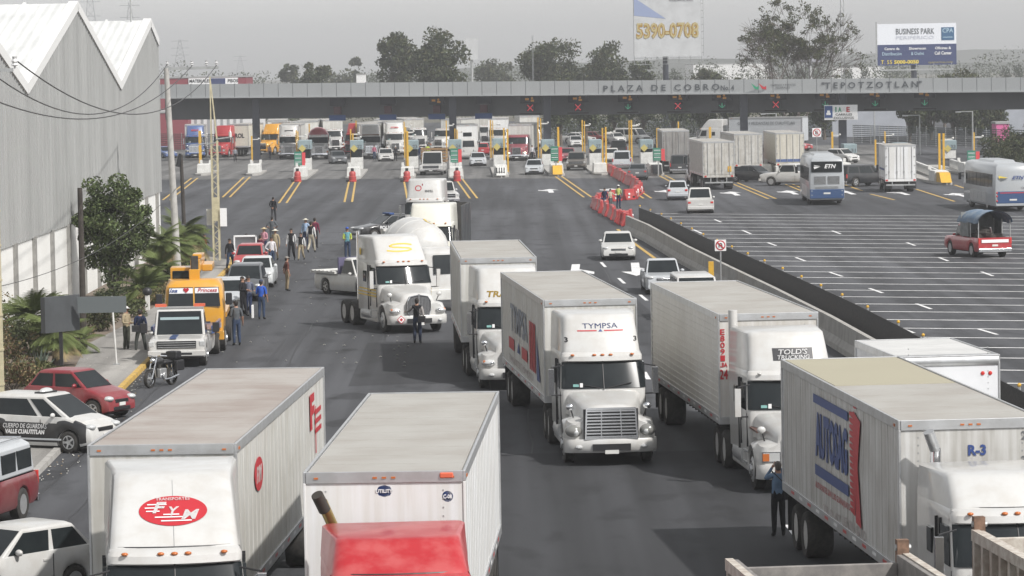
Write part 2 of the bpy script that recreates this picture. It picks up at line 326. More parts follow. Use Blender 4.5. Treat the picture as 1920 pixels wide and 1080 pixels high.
# ---------------- tractor units ----------------
def plan(z,yf,yb,hf,hb,rc=.15,bulge=.08,dish=0,n=8):
    o=[]
    for i in range(n+1):
        t=-1+2*i/n; x=t*(hf-rc); o.append((x,yf-bulge*(1-t*t)+dish*(max(0,1-(t*1.12)**4)),z))
    for a in(30,60,90): o.append((hf-rc+rc*math.sin(R(a)),yf+rc-rc*math.cos(R(a)),z))
    for a in(0,45,90): o.append((hb-.1+.1*math.cos(R(a)),yb-.1+.1*math.sin(R(a)),z))
    for a in(90,45,0): o.append((-hb+.1-.1*math.cos(R(a)),yb-.1+.1*math.sin(R(a)),z))
    for a in(90,60,30): o.append((-(hf-rc)-rc*math.sin(R(a)),yf+rc-rc*math.cos(R(a)),z))
    return o
def tractor(root,pm,style='aero',fair='high',fy=.85,dish=0,fpm=None,wheels=True,stripe=None,stacks=0,low=False,nofront=False,lights=AMB,sleeper=5.1,mirror=None):
    fpm=fpm or pm; ya=1.2; r=.5; ra=.60; mirror=mirror or CHR
    # hood with fenders
    if not nofront:
        ys=sorted([.1,.16,.24,.36,.5]+[ya+ra*t for t in(-1.01,-.96,-.8,-.5,0,.5,.8,.96,1.01)]+[1.95,2.1]); rings=[]
        for y in ys:
            u=(y-.1)/2.0; zt=1.36+.16*min(1,(y-.1)/.15)**.5*(1 if style!='long' else .6)+.33*u; hw=.62+.36*u
            fx=1.17-.18*max(0,(.45-y)/.35)**2-(.10*max(0,(y-1.7)/.4)); zl=.5
            d=abs(y-ya)
            if d<ra: zl=max(zl,r+math.sqrt(ra*ra-d*d))
            ft=1.12+.06*math.sin(min(1,max(0,u*1.3))*math.pi)
            half=[(fx-.02,zl),(fx+.03,max(zl+.02,.72)),(fx+.02,max(zl+.04,.95)),(fx-.07,ft),(fx-.22,ft+.05),(hw+.06,ft+.1),(hw+.01,zt-.14),(hw-.1,zt-.02),(hw*.5,zt+.02),(0,zt+.03)]
            rings.append([(-a,y,b) for a,b in half]+[(a,y,b) for a,b in half[-2::-1]])
        MB().loft(rings,pm).build('hood',root,smooth=42)
        # bumper
        bz=(.36,.72); bm_=MB(); secs=[]
        for z,o in((bz[0],.04),(bz[0]+.08,-.03),(bz[1]-.08,-.04),(bz[1],.0)): secs.append(plan(z,o,.5,1.22,1.2,.3,.1))
        bm_.loft(secs,pm if style!='classic' else CHR); bm_.build('bumper',root,smooth=45)
        q=MB(); q.box(-.5,.5,-.155,-.05,.42,.6,BLK)
        for s in(-1,1): q.ell((s*.86,-.06,.52),(.1,.08,.06),GLC,10,6)
        q.box(-.18,.18,-.17,-.1,.34,.44,PLT); q.build('bumper_vent',root)
        g=MB()
        if style=='aero':  # wide trapezoid with horizontal bars
            g.prism([(-.02,.72),(.1,.72),(.14,1.5),(.04,1.5)],-.72,.72,BLK)
            q4=[(-.70,-.03,.74),(.70,-.03,.74),(.66,.03,1.5),(-.66,.03,1.5)]
            for i in range(9): g.panel(q4,CHR,(.03,.97),(.03+i*.11,.08+i*.11),.04,.05)
            for u in((0,.03),(.97,1.),(.3,.32),(.68,.7)): g.panel(q4,CHR,u,(0,1),.045,.05)
            g.panel(q4,CHR,(0,1),(.97,1.05),.05,.06); g.panel(q4,CHR,(0,1),(-.04,.02),.05,.06)
        elif style=='oval':  # tall split grille
            for s in(-1,1):
                pts=[(s*.03,.66),(s*.40,.68),(s*.47,.9),(s*.46,1.3),(s*.36,1.46),(s*.03,1.52)]
                g.loft([[(a,-.06,b) for a,b in pts],[(a,.15,b) for a,b in pts]],mat('grille_mesh',(.16,.16,.165),.45,metal=.6))
                for i in range(6): x=s*(.08+i*.06); g.box(x-.008,x+.008,-.075,-.05,.72,1.42,CHR)
                g.tube([(a,-.07,b) for a,b in pts],.022,CHR)
            g.box(-.03,.03,-.09,.05,.66,1.56,CHR)
        else:
            g.box(-.42,.42,-.05,.12,.72,1.5,BLK)
            for i in range(13): g.box(-.4+i*.064,-.376+i*.064,-.075,-.03,.74,1.46,CHR)
            g.box(-.45,.45,-.07,.1,1.46,1.52,CHR); g.box(-.45,.45,-.07,.1,.70,.75,CHR)
            for s in(-1,1): g.box(s*.45-.025,s*.45+.025,-.07,.1,.7,1.52,CHR)
        g.build('grille',root,smooth=40)
        for s in(-1,1):
            h=MB()
            if style=='aero': h.ell((s*.97,.16,.93),(.23,.2,.17),mat('smoked_lens',(.2,.2,.19),.12,spec=.8),12,8); h.ell((s*.93,.05,.9),(.1,.1,.1),GLC,10,6); h.ell((s*1.06,.12,.97),(.08,.1,.08),GLC,10,6)
            elif style in('classic','nine'): h.box(s*.86-.2,s*.86+.2,.06,.3,.8,1.0,GLC); h.box(s*1.0-.08 if s>0 else -1.08,s*1.0+.08 if s>0 else -.92,.05,.3,.81,.99,AMB); h.box(s*.86-.23,s*.86+.23,.09,.3,.77,1.03,CHR)
            else: h.ell((s*.93,.16,.9),(.24,.2,.12),GLC,12,8); h.ell((s*1.05,.16,.92),(.1,.16,.08),AMB,8,6); h.ell((s*.85,.09,.9),(.1,.14,.08),CHR,10,6)
            h.build('headlight',root,smooth=60)
    # cab + sleeper shell
    zr=2.85; S_=[plan(.75,2.05,sleeper,1.08,1.15,.1,.02),plan(1.2,2.02,sleeper,1.12,1.16,.12,.04),plan(1.82,1.98,sleeper,1.14,1.17,.18,.14),plan(2.62,2.38,sleeper,1.09,1.17,.2,.14),plan(2.78,2.38,sleeper,1.07,1.16,.2,.14),plan(2.86,2.5,sleeper,1.0,1.12,.25,.12)]
    cb=MB().loft(S_,pm).build('cab',root,smooth=40)
    a=S_[2];b2=S_[3]; g=MB(); k=9
    vs=[];fs=[]
    idx=[19,20]+list(range(0,9))+[9,10]; 
    for j in range(5):
        t=.06+.86*j/4
        for i in idx:
            p=Vector(a[i])*(1-t)+Vector(b2[i])*t; vs.append(p+Vector((p.x*.014,-.02,.012)))
    for j in range(4):
        for i in range(12): fs.append((j*13+i,j*13+i+1,(j+1)*13+i+1,(j+1)*13+i))
    g.add(vs,fs,GLS); ws=g.build('windshield',root,smooth=60)
    m2=MB(); 
    if style!='aero2': m2.box(-.012,.012,1.84,1.9,1.86,1.9,BLK)
    mid=[(0,a[4][1]-.035,1.86),(0,b2[4][1]-.035,2.58)]; m2.cyl(mid[0],mid[1],.014,BLK)
    for s in(-1,1): m2.cyl((s*.1,1.83,1.9),(s*.75,1.95,2.02),.012,BLK)
    m2.build('windshield_wiper',root)
    for s in(-1,1):
        x0,x1=1.102,1.095
        w=MB(); poly=[(2.28,1.86),(3.05,1.86),(3.05,2.52),(2.55,2.52)]; w.prism(poly,s*1.0,s*1.16,GLS); w.build('side_window',root)
        d=MB(); d.box(min(s*1.11,s*1.165),max(s*1.11,s*1.165),3.14,3.16,.95,2.6,BLK); d.box(min(s*1.11,s*1.15),max(s*1.11,s*1.15),2.2,2.215,.95,1.8,BLK)
        d.box(min(s*1.1,s*1.15),max(s*1.1,s*1.15),2.98,3.12,1.55,1.6,BLK); d.build('door',root)
        if sleeper>4.5: MB().box(min(s*1.1,s*1.182),max(s*1.1,s*1.182),3.75,4.15,1.9,2.35,GLS).build('sleeper_window',root,bevel=.02)
        mm=MB(); mm.box(min(s*1.32,s*1.47),max(s*1.32,s*1.47),1.93,2.05,1.72,2.42,mirror); mm.box(min(s*1.335,s*1.455),max(s*1.335,s*1.455),2.05,2.06,1.76,2.38,GLS)
        mr=mm.build('mirror',root,bevel=.035)
        MB().tube([(s*1.05,2.2,2.5),(s*1.4,2.0,2.45)],.018,BLK).tube([(s*1.08,2.15,1.7),(s*1.4,2.0,1.72)],.02,BLK).build('mirror_arm',mr)
        if not nofront:
            fm=MB().ell((s*1.02,.62,1.52),(.11,.07,.09),mirror,10,6); fm.tube([(s*1.0,.62,1.45),(s*.92,.75,1.2)],.018,BLK); fm.build('hood_mirror',root,smooth=50)
        if not low:
            MB().box(min(s*.8,s*1.12),max(s*.8,s*1.12),2.3,sleeper-.15,.32,.82,pm).build('side_skirt',root,bevel=.06)
            MB().box(min(s*.9,s*1.15),max(s*.9,s*1.15),2.35,2.95,.5,.56,ALU).box(min(s*.9,s*1.15),max(s*.9,s*1.15),2.35,2.95,.8,.84,ALU).build('step',root)
            MB().cyl((s*.85,3.1,.62),(s*.85,4.6,.62),.33,ALU,n=16).build('fuel_tank',root,smooth=50)
    # visor and marker lights
    MB().loft([plan(2.835,2.45,sleeper+.004,1.035,1.145,.25,.12),plan(2.85,2.46,sleeper+.004,1.035,1.145,.25,.12)],BLK).build('roof_seam',root)
    q_=MB()
    for s in(-1,1): MB().box(min(s*1.12,s*1.176),max(s*1.12,s*1.176),3.42,3.435,.8,2.6,BLK).build('sleeper_seam',root)
    q_.box(-.82,-.66,1.93,1.955,1.93,2.0,mat('sticker_teal',(.2,.4,.38),.6)).box(-.64,-.56,1.9,1.93,1.92,2.03,INKW).build('windshield_sticker',root)
    v=MB().loft([plan(2.60,2.24,2.7,1.09,1.1,.22,.15),plan(2.72,2.27,2.7,1.09,1.1,.22,.15),plan(2.82,2.42,2.7,1.04,1.06,.22,.12)],fpm); v.build('sun_visor',root,smooth=40)
    for x in(-.8,-.22,0,.22,.8): MB().ell((x,2.15+(x*x)*.12,2.76 if fair!='none' else 2.8),(.06,.05,.03),lights,8,5).build('marker_light',root,smooth=60)
    if fair!='none':
        zt={'high':3.82,'mid':3.55,'xl':3.92}.get(fair,fair); rings=[]
        pass
        for t in(0,.12,.3,.5,.7,.85,.95,1.0):
            z=2.8+(zt-2.8)*t; yf=2.42+fy*t**1.25+(.12 if t==1 else 0); hf=1.05-.09*t-(.05 if t==1 else 0); hb=1.17-.04*t-(.05 if t==1 else 0)
            rings.append(plan(z,yf,sleeper-.02,hf,hb,.22,.12,dish*math.sin(t*math.pi)))
        MB().loft(rings,fpm).build('roof_fairing',root,smooth=45)
    for i in range(stacks):
        s=-1 if i==0 else 1
        e=MB().cyl((s*1.0,sleeper+.12,1.2),(s*1.0,sleeper+.12,3.95),.075,CHR,n=12); e.cyl((s*1.0,sleeper+.12,3.95),(s*1.0,sleeper+.3,4.15),.075,CHR,n=12); e.cyl((s*1.0,sleeper+.12,1.4),(s*1.0,sleeper+.12,2.5),.12,CHR,n=12); e.build('exhaust_stack',root,smooth=50)
    if not low:
        f=MB().box(-.45,-.33,.5,8.0,.72,.98,DRK).box(.33,.45,.5,8.0,.72,.98,DRK).box(-.5,.5,6.0,7.2,.98,1.12,DRK).box(-.9,.9,.9,1.5,.45,.6,DRK)
        f.box(-.55,.55,.3,2.0,.5,.9,DRK); f.build('chassis',root)
        if wheels:
            for s in(-1,1): wheel(root,s*1.03,ya,.5,.28,'steel',s)
            for y in(6.0,7.32):
                for s in(-1,1): wheel(root,s*.93,y,.5,.56,'dual',s)
    return root
def trailer(par,ty,L,top=4.0,W=2.6,wm=None,rm=None,ribs='v',wheels=True,name='trailer',rear=False,zb=1.15,frontwall=True,legs=True,nwh=2,rearmat=None):
    wm=wm or WT; rm=rm or ROOF; hw=W/2
    t=MB().box(-hw+.02,hw-.02,ty,ty+L,zb+.02,top-.03,wm).build(name,par,bevel=.02)
    r=MB(); r.box(-hw+.06,hw-.06,ty+.05,ty+L-.05,top-.05,top+.0,rm)
    n=int(L/1.2)
    for i in range(1,n): r.box(-hw+.08,hw-.08,ty+i*L/n,ty+i*L/n+.03,top-.03,top+.003,rm)
    r.build('roof',t)
    q=MB()
    for s in(-1,1):
        a,b=(hw-.03,hw+.015) if s>0 else(-hw-.015,-hw+.03)
        q.box(a,b,ty-.01,ty+L+.01,top-.16,top+.02,ALU); q.box(a,b,ty-.01,ty+L+.01,zb,zb+.2,ALU)
        q.box(a,b,ty-.02,ty+.09,zb+.2,top-.16,ALU if wm is not WT2 else wm); q.box(a,b,ty+L-.09,ty+L+.02,zb+.2,top-.16,ALU)
    q.box(-hw+.03,hw-.03,ty-.025,ty+.02,top-.17,top+.02,ALU); q.box(-hw+.03,hw-.03,ty-.02,ty+.02,zb,zb+.2,ALU); q.box(-hw+.03,hw-.03,ty+L-.02,ty+L+.025,top-.12,top+.02,ALU)
    q.build('rail',t,bevel=.01)
    p=MB()
    for s in(-1,1):
        a,b=(hw-.03,hw-.014) if s>0 else(-hw+.014,-hw+.03)
        if ribs=='v':
            n=int(L/.61)
            for i in range(1,n): y=ty+i*L/n; p.box(a,b,y-.012,y+.012,zb+.2,top-.16,wm)
        else:
            for i in range(14): z=zb+.28+i*(top-zb-.5)/14; p.prism([(z,z)],0,0,wm) if 0 else p.box(a,b+ (0.012 if s>0 else 0),ty+.1,ty+L-.1,z,z+.045,wm) if s>0 else p.box(a-.012,b,ty+.1,ty+L-.1,z,z+.045,wm)
    for x in(-.65,0,.65): p.box(x-.03,x+.03,ty+.005,ty+.03,zb+.2,top-.17,wm)
    p.build('wall_ribs',t)
    if rear:
        d=MB(); RM=rearmat or wm
        for s in(-1,1):
            a,b=(.01,hw-.1) if s>0 else(-hw+.1,-.01)
            d.box(a,b,ty+L-.02,ty+L+.03,zb+.12,top-.14,RM)
        dd=d.build('rear_door',t,bevel=.01); e=MB()
        for s in(-1,1):
            for x in(.28,.9): e.cyl((s*x,ty+L+.06,zb+.1),(s*x,ty+L+.06,top-.14),.02,STL,n=6); e.box(s*x-.05,s*x+.05,ty+L+.03,ty+L+.09,1.6,1.7,STL)
            for z in(1.4,2.1,2.8,3.5):
                if z<top-.2: e.box(s*(hw-.12)-.06,s*(hw-.12)+.06,ty+L+.02,ty+L+.05,z,z+.07,STL)
        e.build('lock_rod',t)
        u=MB().box(-1.15,1.15,ty+L-.1,ty+L+.02,.55,.66,STL).box(-.7,-.62,ty+L-.08,ty+L,.6,zb,STL).box(.62,.7,ty+L-.08,ty+L,.6,zb,STL).box(-hw,hw,ty+L-.1,ty+L+.04,zb-.12,zb+.1,RM)
        for s in(-1,1): u.box(s*1.1-.09,s*1.1+.09,ty+L+.03,ty+L+.06,zb-.08,zb+.04,REDL)
        u.build('rear_bumper',t)
    if top>2.5:
        c_=MB()
        for x in(-hw+.2,-.15,0,.15,hw-.2): c_.box(x-.035,x+.035,ty-.04,ty-.02,top-.095,top-.065,AMB)
        for s in(-1,1): c_.box(min(s*hw,s*(hw+.03)),max(s*hw,s*(hw+.03)),ty+.3,ty+.42,top-.12,top-.07,AMB)
        c_.build('clearance_light',t)
        c_=MB()
        for s in(-1,1):
            for i in range(int(L/1.1)): c_.box(min(s*(hw+.01),s*(hw+.018)),max(s*(hw+.01),s*(hw+.018)),ty+.2+i*1.1,ty+.6+i*1.1,zb+.08,zb+.14,REDL if i%2 else INKW)
        for x in(-.95,.95):
            for i in range(18): c_.box(x-.012,x+.012,ty-.006,ty+.02,zb+.3+i*.14,zb+.325+i*.14,STL)
        c_.build('reflective_tape',t)
    u=MB(); u.box(-.5,-.4,ty+L-4.5,ty+L-.3,.75,1.13,DRK).box(.4,.5,ty+L-4.5,ty+L-.3,.75,1.13,DRK)
    for i in range(int(L/.6)): u.box(-hw+.05,hw-.05,ty+.3+i*.6,ty+.36+i*.6,zb-.1,zb+.01,DRK)
    if legs:
        for s in(-1,1): u.box(s*.8-.07,s*.8+.07,ty+2.6,ty+2.75,.35,1.15,STL); u.box(s*.8-.14,s*.8+.14,ty+2.5,ty+2.85,.3,.35,STL)
    for s in(-1,1): u.box(s*.95-.3,s*.95+.3,ty+L-.35,ty+L-.33,.3,1.1,BLK)
    u.build('undercarriage',t)
    if wheels:
        for j in range(nwh):
            for s in(-1,1):
                wheel(t,s*.98,ty+L-1.35-1.3*j,.5,.56,'dual',s,sub=False); q=bpy.data.objects.new('rim',_W[(.5,.56,'dual',s,False)][1]); COL.objects.link(q); q.parent=t; q.location=(s*.98,ty+L-1.35-1.3*j,.5)
    return t
def semi(name,label,cat='truck',pm=None,TL=14.6,gap=5.9,group=None,wm=None,rm=None,ribs='v',tr=None,**k):
    root=thing(name,label,cat,group=group); tractor(root,pm or W_,**k)
    t=trailer(root,gap,TL,wm=wm,rm=rm,ribs=ribs,**(tr or {})); root['TY']=gap; return root,t
# ---------------- people ----------------
def person(label,px,py,shirt,pants,pose='stand',vx=None,deg=0,h=1.70,arms=None,hat=None,shoes=(.02,.02,.02),skin=SKIN,hairm=None,torso=None,group=None,z=0,sleeve='long',fat=1.16,legs=None):
    g=pix(px,py,z); rd=random.Random(px*7+py); k=h/1.74
    A={'down':[(.24,.03,1.14),(.27,-.03,.90)],'akimbo':[(.36,.06,1.16),(.20,-.07,1.04)],'fold':[(.23,-.02,1.15),(.02,-.22,1.17)],'phone':[(.22,-.08,1.18),(.08,-.2,1.50)],
       'fore':[(.22,.0,1.14),(.16,-.24,1.12)],'out':[(.33,-.1,1.24),(.46,-.3,1.22)],'back':[(.25,.1,1.16),(.08,.14,.98)],'up':[(.25,-.2,1.33),(.09,-.17,1.60)],'swing':[(.24,.14,1.17),(.25,.12,.93)],'swingf':[(.23,-.06,1.15),(.24,-.24,.98)]}
    aL,aR=arms or ('down','down')
    st=dict(stand=[(.1,-.01,.5),(.11,.03,.09),(.13,-.13,.045)],walkf=[(.1,-.16,.53),(.1,-.24,.1),(.1,-.39,.07)],walkb=[(.1,.02,.49),(.1,.27,.15),(.1,.16,.05)],cross=[(.02,-.12,.5),(-.03,-.22,.09),(-.02,-.36,.05)],wide=[(.16,-.02,.5),(.2,.03,.09),(.24,-.12,.045)],
            sit=[(.12,-.4,.93),(.12,-.42,.5),(.12,-.56,.46)])
    lL,lR={'stand':('stand','stand'),'walk':('walkf','walkb'),'wide':('wide','wide'),'lean':('stand','cross'),'sit':('sit','sit')}[pose]
    V=[];E=[];seg=[]
    def v(p,r): V.append((Vector(p)*k,(r[0]*k,r[1]*k) if isinstance(r,tuple) else (r*k,r*k))); return len(V)-1
    def e(a,b,m): E.append((a,b)); seg.append((a,b,m))
    pel=v((0,0,.97),(.135*fat,.105*fat)); wa=v((0,-.005,1.12),(.125*fat,.10*fat)); ch=v((0,0,1.31),(.155*fat,.115*fat)); nb=v((0,.01,1.46),(.07,.06)); nk=v((0,0,1.53),.052); hl=v((0,-.02,1.60),(.066,.075)); hm=v((0,-.005,1.665),(.078,.095)); ht=v((0,.0,1.715),(.06,.07))
    e(pel,wa,'t'); e(wa,ch,'t'); e(ch,nb,'t'); e(nb,nk,'k'); e(nk,hl,'k'); e(hl,hm,'k'); e(hm,ht,'k')
    hands=[]
    for s,a,l in((-1,aL,lL),(1,aR,lR)):
        sh=v((s*.175,.0,1.42),.062*fat); (ex,ey,ez),(wx,wy,wz)=A[a]; el=v((s*ex,ey,ez),.054); wr=v((s*wx,wy,wz),.031)
        d=(V[wr][0]-V[el][0]).normalized(); hd=v(V[wr][0]/k+d*.07,(.036,.022)); e(nb,sh,'t'); e(sh,el,'a'); e(el,wr,'f'); e(wr,hd,'k'); hands.append((V[hd][0].copy(),d,s))
        hp=v((s*.085,0,.90),.088*fat); kn,an,to=st[l]; kk=v((s*kn[0],kn[1],kn[2]),.074); kc=v((s*(kn[0]*.6+an[0]*.4),kn[1]*.6+an[1]*.4+.01,kn[2]*.6+an[2]*.4),.07); aa=v((s*an[0],an[1],an[2]+.03),.054); hh=v((s*an[0],an[1]+.01,an[2]-.035),.042); tt=v((s*to[0],to[1],to[2]),(.042,.03))
        e(pel,hp,'p'); e(hp,kk,'p'); e(kk,kc,'p'); e(kc,aa,'p'); e(aa,hh,'s'); e(hh,tt,'s')
    me=bpy.data.meshes.new('sk'); me.from_pydata([a for a,b in V],E,[]); o=bpy.data.objects.new('sk',me); COL.objects.link(o)
    o.modifiers.new('s','SKIN'); o.modifiers.new('b','SUBSURF').levels=1
    for i,(a,b) in enumerate(V): me.skin_vertices[0].data[i].radius=b
    me.skin_vertices[0].data[0].use_root=True
    dg=bpy.context.evaluated_depsgraph_get(); ev=bpy.data.meshes.new_from_object(o.evaluated_get(dg)); bpy.data.objects.remove(o)
    c=lambda n,col,**kw: mat('cloth_%s_%02d%02d%02d'%((n,)+tuple(int(x*99) for x in col)),col,.85,noise=.25,nscale=9,spec=.2,**kw)
    ms={'t':c('top',torso or shirt),'a':c('top',shirt),'f':c('top',shirt) if sleeve=='long' else skin,'k':skin,'p':c('trousers',pants),'s':c('shoe',shoes)}
    mb=MB(); mb.v=[vv.co.copy() for vv in ev.vertices]
    for p in ev.polygons:
        q=p.center; best=min(seg,key=lambda t:((V[t[0]][0]+(V[t[1]][0]-V[t[0]][0])*max(0,min(1,(q-V[t[0]][0]).dot(V[t[1]][0]-V[t[0]][0])/max(1e-6,(V[t[1]][0]-V[t[0]][0]).length_squared))))-q).length)
        mk=best[2]
        if mk=='t' and q.z<.99*k: mk='p'
        mb.f.append(list(p.vertices)); mb.m.append(mb.mi(ms[mk]))
    bpy.data.meshes.remove(ev)
    hc=Vector((0,-.01,1.655))*k
    mb.ell((0,-.098*k,1.645*k),(.014,.022,.022),skin,6,4)
    for s in(-1,1): mb.ell((s*.083*k,.005,1.65*k),(.012,.02,.032),skin,6,4); mb.ell((s*.032*k,-.088*k,1.668*k),(.012,.008,.008),HAIR,6,4)
    mb.box(-.025,.025,-.095*k,-.085*k,1.604*k,1.612*k,mat('lips',(.2,.08,.07),.6))
    for hp,d,s in hands:
        side=d.orthogonal().normalized(); up=d.cross(side)
        ax=Vector((0,1,0)) if abs(d.y)<.7 else Vector((1,0,0)); ax=(ax-d*ax.dot(d)).normalized(); nn=d.cross(ax)
        for i,l in enumerate((.065,.078,.072,.056)):
            b0=hp+ax*(-.027+.018*i)+d*.01; b1=b0+d*l*.5; b2=b1+(d*.8-nn*.5*s)*l*.5
            mb.cyl(b0,b1,.0095,skin,.0085,n=5); mb.cyl(b1,b2,.0085,skin,.006,n=5)
        mb.cyl(hp-ax*.03-d*.03,hp-ax*.06+d*.02,.011,skin,.008,n=5)
    a=R(deg); b=mb.build('person',smooth=180)
    b.location=(g.x,g.y,z); b.rotation_euler=(0,0,a); tag(b,label,'person',group)
    hr=MB(); hm_=hairm or HAIR
    hr.ell((0,.012*k,1.675*k),(.088*k,.10*k,.092*k),hm_,12,7,v0=-15 if not hat else -15); hr.ell((0,.045*k,1.63*k),(.078*k,.06*k,.09*k),hm_,10,6); hr.build('hair',b,smooth=60)
    if hat:
        kind,hcx=hat; hm2=mat('hat_%02d%02d%02d'%tuple(int(x*99) for x in hcx),hcx,.7,noise=.15); q=MB(); q.ell((0,0,1.70*k),(.097*k,.112*k,.085*k),hm2,12,6,v0=0)
        if kind=='cap': q.ell((0,-.12*k,1.70*k),(.07*k,.09*k,.012),hm2,10,4)
        elif kind=='brim': q.loft([[(rr*math.cos(i*math.pi/8),rr*1.05*math.sin(i*math.pi/8),zz*k) for i in range(16)] for rr,zz in((.09,1.70),(.2,1.685),(.2,1.695),(.09,1.72))],hm2)
        q.build('hat',b,smooth=50)
    return b
def shoulder_bag(p,label,col,side=1,back=False):
    m_=mat('bag_%02d%02d%02d'%tuple(int(x*99) for x in col),col,.7); q=MB(); y=.14 if back else -.02
    q.box(side*.2-.14,side*.2+.14,y-.03,y+.09,.82,1.06,m_)
    q.box(side*.2-.12,side*.2+.12,y+.09 if back else y-.045,y+.1 if back else y-.03,.94,1.04,BLK)
    q.tube([(side*.2,y+.03,1.05),(side*.06,.15,1.25),(-side*.15,.08,1.47),(-side*.08,-.13,1.35),(side*.17,-.12,1.08)],.013,m_)
    b=q.build('shoulder_bag',bevel=.02); b.location=p.location.copy(); b.rotation_euler=p.rotation_euler.copy(); return tag(b,label,'bag')
# ---------------- vegetation ----------------
def leafmat(n,c): return mat(n,c,.75,noise=.5,nscale=.6,spec=.25,dirt=tuple(x*.35 for x in c))
LV=[leafmat('dusty_green_leaf',(.075,.09,.042)),leafmat('dark_green_leaf',(.045,.06,.03)),leafmat('olive_leaf',(.085,.085,.040))]
BARK=mat('bark',(.13,.105,.085),.9,noise=.4,nscale=4,bump=.4); BARK2=mat('pale_bark',(.2,.18,.155),.9,noise=.3,nscale=4)
PALM=leafmat('palm_leaf',(.11,.14,.045)); DRY=leafmat('dry_leaf',(.24,.19,.10)); SHRUB=leafmat('shrub_leaf',(.10,.11,.05))
def scatter(mb,c,r,n,ls,mats,rd,flat=1.0):
    for _ in range(n):
        while 1:
            p=Vector((rd.uniform(-1,1),rd.uniform(-1,1),rd.uniform(-1,1)))
            if .25<p.length<1: break
        p=Vector(c)+Vector((p.x*r[0],p.y*r[1],p.z*r[2])); a=Vector((rd.gauss(0,1),rd.gauss(0,1),rd.gauss(0,1)*flat)).normalized(); b=a.orthogonal().normalized(); b=b*math.cos(1)+a.cross(b)*math.sin(1)
        l=ls*rd.uniform(.6,1.3); w=l*.45
        mb.add([p-a*l/2,p+b*w/2,p+a*l/2,p-b*w/2],[(0,1,2,3)],rd.choice(mats))
def tree(name,label,loc,h,cr,seed,leaves=2600,ls=.5,clumps=26,mats=None,group=None,trunk=.25,crown_from=.25,lean=0,cz=1.0,open_=.12,bark=None,clr=.36):
    rd=random.Random(seed); bark=bark or BARK; root=thing(name,label,'tree',loc,0,group); t=MB(); mats=mats or [LV[0],LV[0],LV[1],LV[2]]
    zc=h*(crown_from+(1-crown_from)/2); rz=h*(1-crown_from)/2*cz; cl=[]
    for i in range(clumps):
        while 1:
            p=Vector((rd.uniform(-1,1),rd.uniform(-1,1),rd.uniform(-1,1)))
            if open_<p.length<1: break
        k=1 if p.z>-.3 else .8
        c=Vector((p.x*cr*.78*k,p.y*cr*.78*k,zc+p.z*rz*.80)); cl.append(c)
    fork=Vector((lean*.3,0,h*crown_from*.9)); t.cyl((0,0,-.1),fork,trunk,bark,trunk*.65,n=8)
    for i,c in enumerate(cl):
        if i%2==0: mid=fork+(c-fork)*.5+Vector((0,0,.06*h)); t.cyl(fork,mid,trunk*.4,bark,trunk*.2,n=5); t.cyl(mid,c,trunk*.2,bark,trunk*.06,n=4)
    t.build('trunk',root,smooth=60); f=MB()
    for c in cl:
        r=cr*clr*rd.uniform(.7,1.25); scatter(f,c,(r,r,r*.8),leaves//clumps,ls,mats,rd)
    f.build('crown',root); return root
def bare_tree(name,label,loc,h,spread,seed,leafn=900,group=None,ls=.35):
    rd=random.Random(seed); root=thing(name,label,'tree',loc,0,group); t=MB(); f=MB(); bm=mat('bare_twigs',(.12,.10,.09),.9)
    def br(p,d,l,r,n):
        q=p+d*l; t.cyl(p,q,max(r,.022),bm,max(r*.65,.016),n=5 if n>2 else 3,cap=False)
        if n==0:
            if rd.random()<(.55 if q.z>h*.62 and abs(q.x)<h*.22 else .16): scatter(f,q,(.5,.5,.4),leafn//260+1,ls,[LV[0],LV[2]],rd)
            return
        for i in range(3 if n>1 else 4):
            nd=(d+Vector((rd.gauss(0,.42)*spread,rd.gauss(0,.42),rd.gauss(.08,.28)))).normalized(); br(q,nd,l*rd.uniform(.62,.88),r*.6,n-1)
    for i in range(5): a=2*math.pi*i/5; br(Vector((0,0,0)),Vector((math.cos(a)*.45*spread,math.sin(a)*.3,1)).normalized(),h*.27,.16,5)
    t.build('trunk',root); f.build('crown',root); return root
def palm(name,label,px,py,trunkh,fl,n,seed,group=None,cat='palm'):
    rd=random.Random(seed); root=thing(name,label,cat,pix(px,py),0,group); t=MB()
    if trunkh>.1:
        prev=Vector((0,0,-.05))
        for i in range(6): q=Vector((.03*i,0,trunkh*(i+1)/6)); t.cyl(prev,q,.17,BARK,.14,n=8); prev=q
        t.build('trunk',root)
    f=MB()
    for i in range(n):
        a=rd.uniform(0,2*math.pi); el=rd.uniform(-.25,1.25); p=Vector((0,0,trunkh)); d=Vector((math.cos(a)*math.cos(el),math.sin(a)*math.cos(el),math.sin(el))); m_=PALM if el>-.05 else DRY
        L=fl*rd.uniform(.75,1.1); pts=[p]; ns=9
        for j in range(ns): d=(d+Vector((0,0,-.13))).normalized(); p=p+d*L/ns; pts.append(p)
        for j,(u,v) in enumerate(zip(pts,pts[1:])):
            f.cyl(u,v,.012,m_,n=3,cap=False)
            if j<2: continue
            side=(v-u).cross(Vector((0,0,1))).normalized(); ln=L*.36*math.sin(math.pi*min(1,(j)/ns+.1))+.06
            for s in(-1,1):
                for q in(0,.33,.66):
                    b=u+(v-u)*q; tip=b+side*s*ln*.85+(v-u).normalized()*ln*.6-Vector((0,0,ln*.25)); w_=(v-u)*.17
                    f.add([b-w_,b+w_,tip],[(0,1,2)],m_)
    f.build('fronds',root); return root
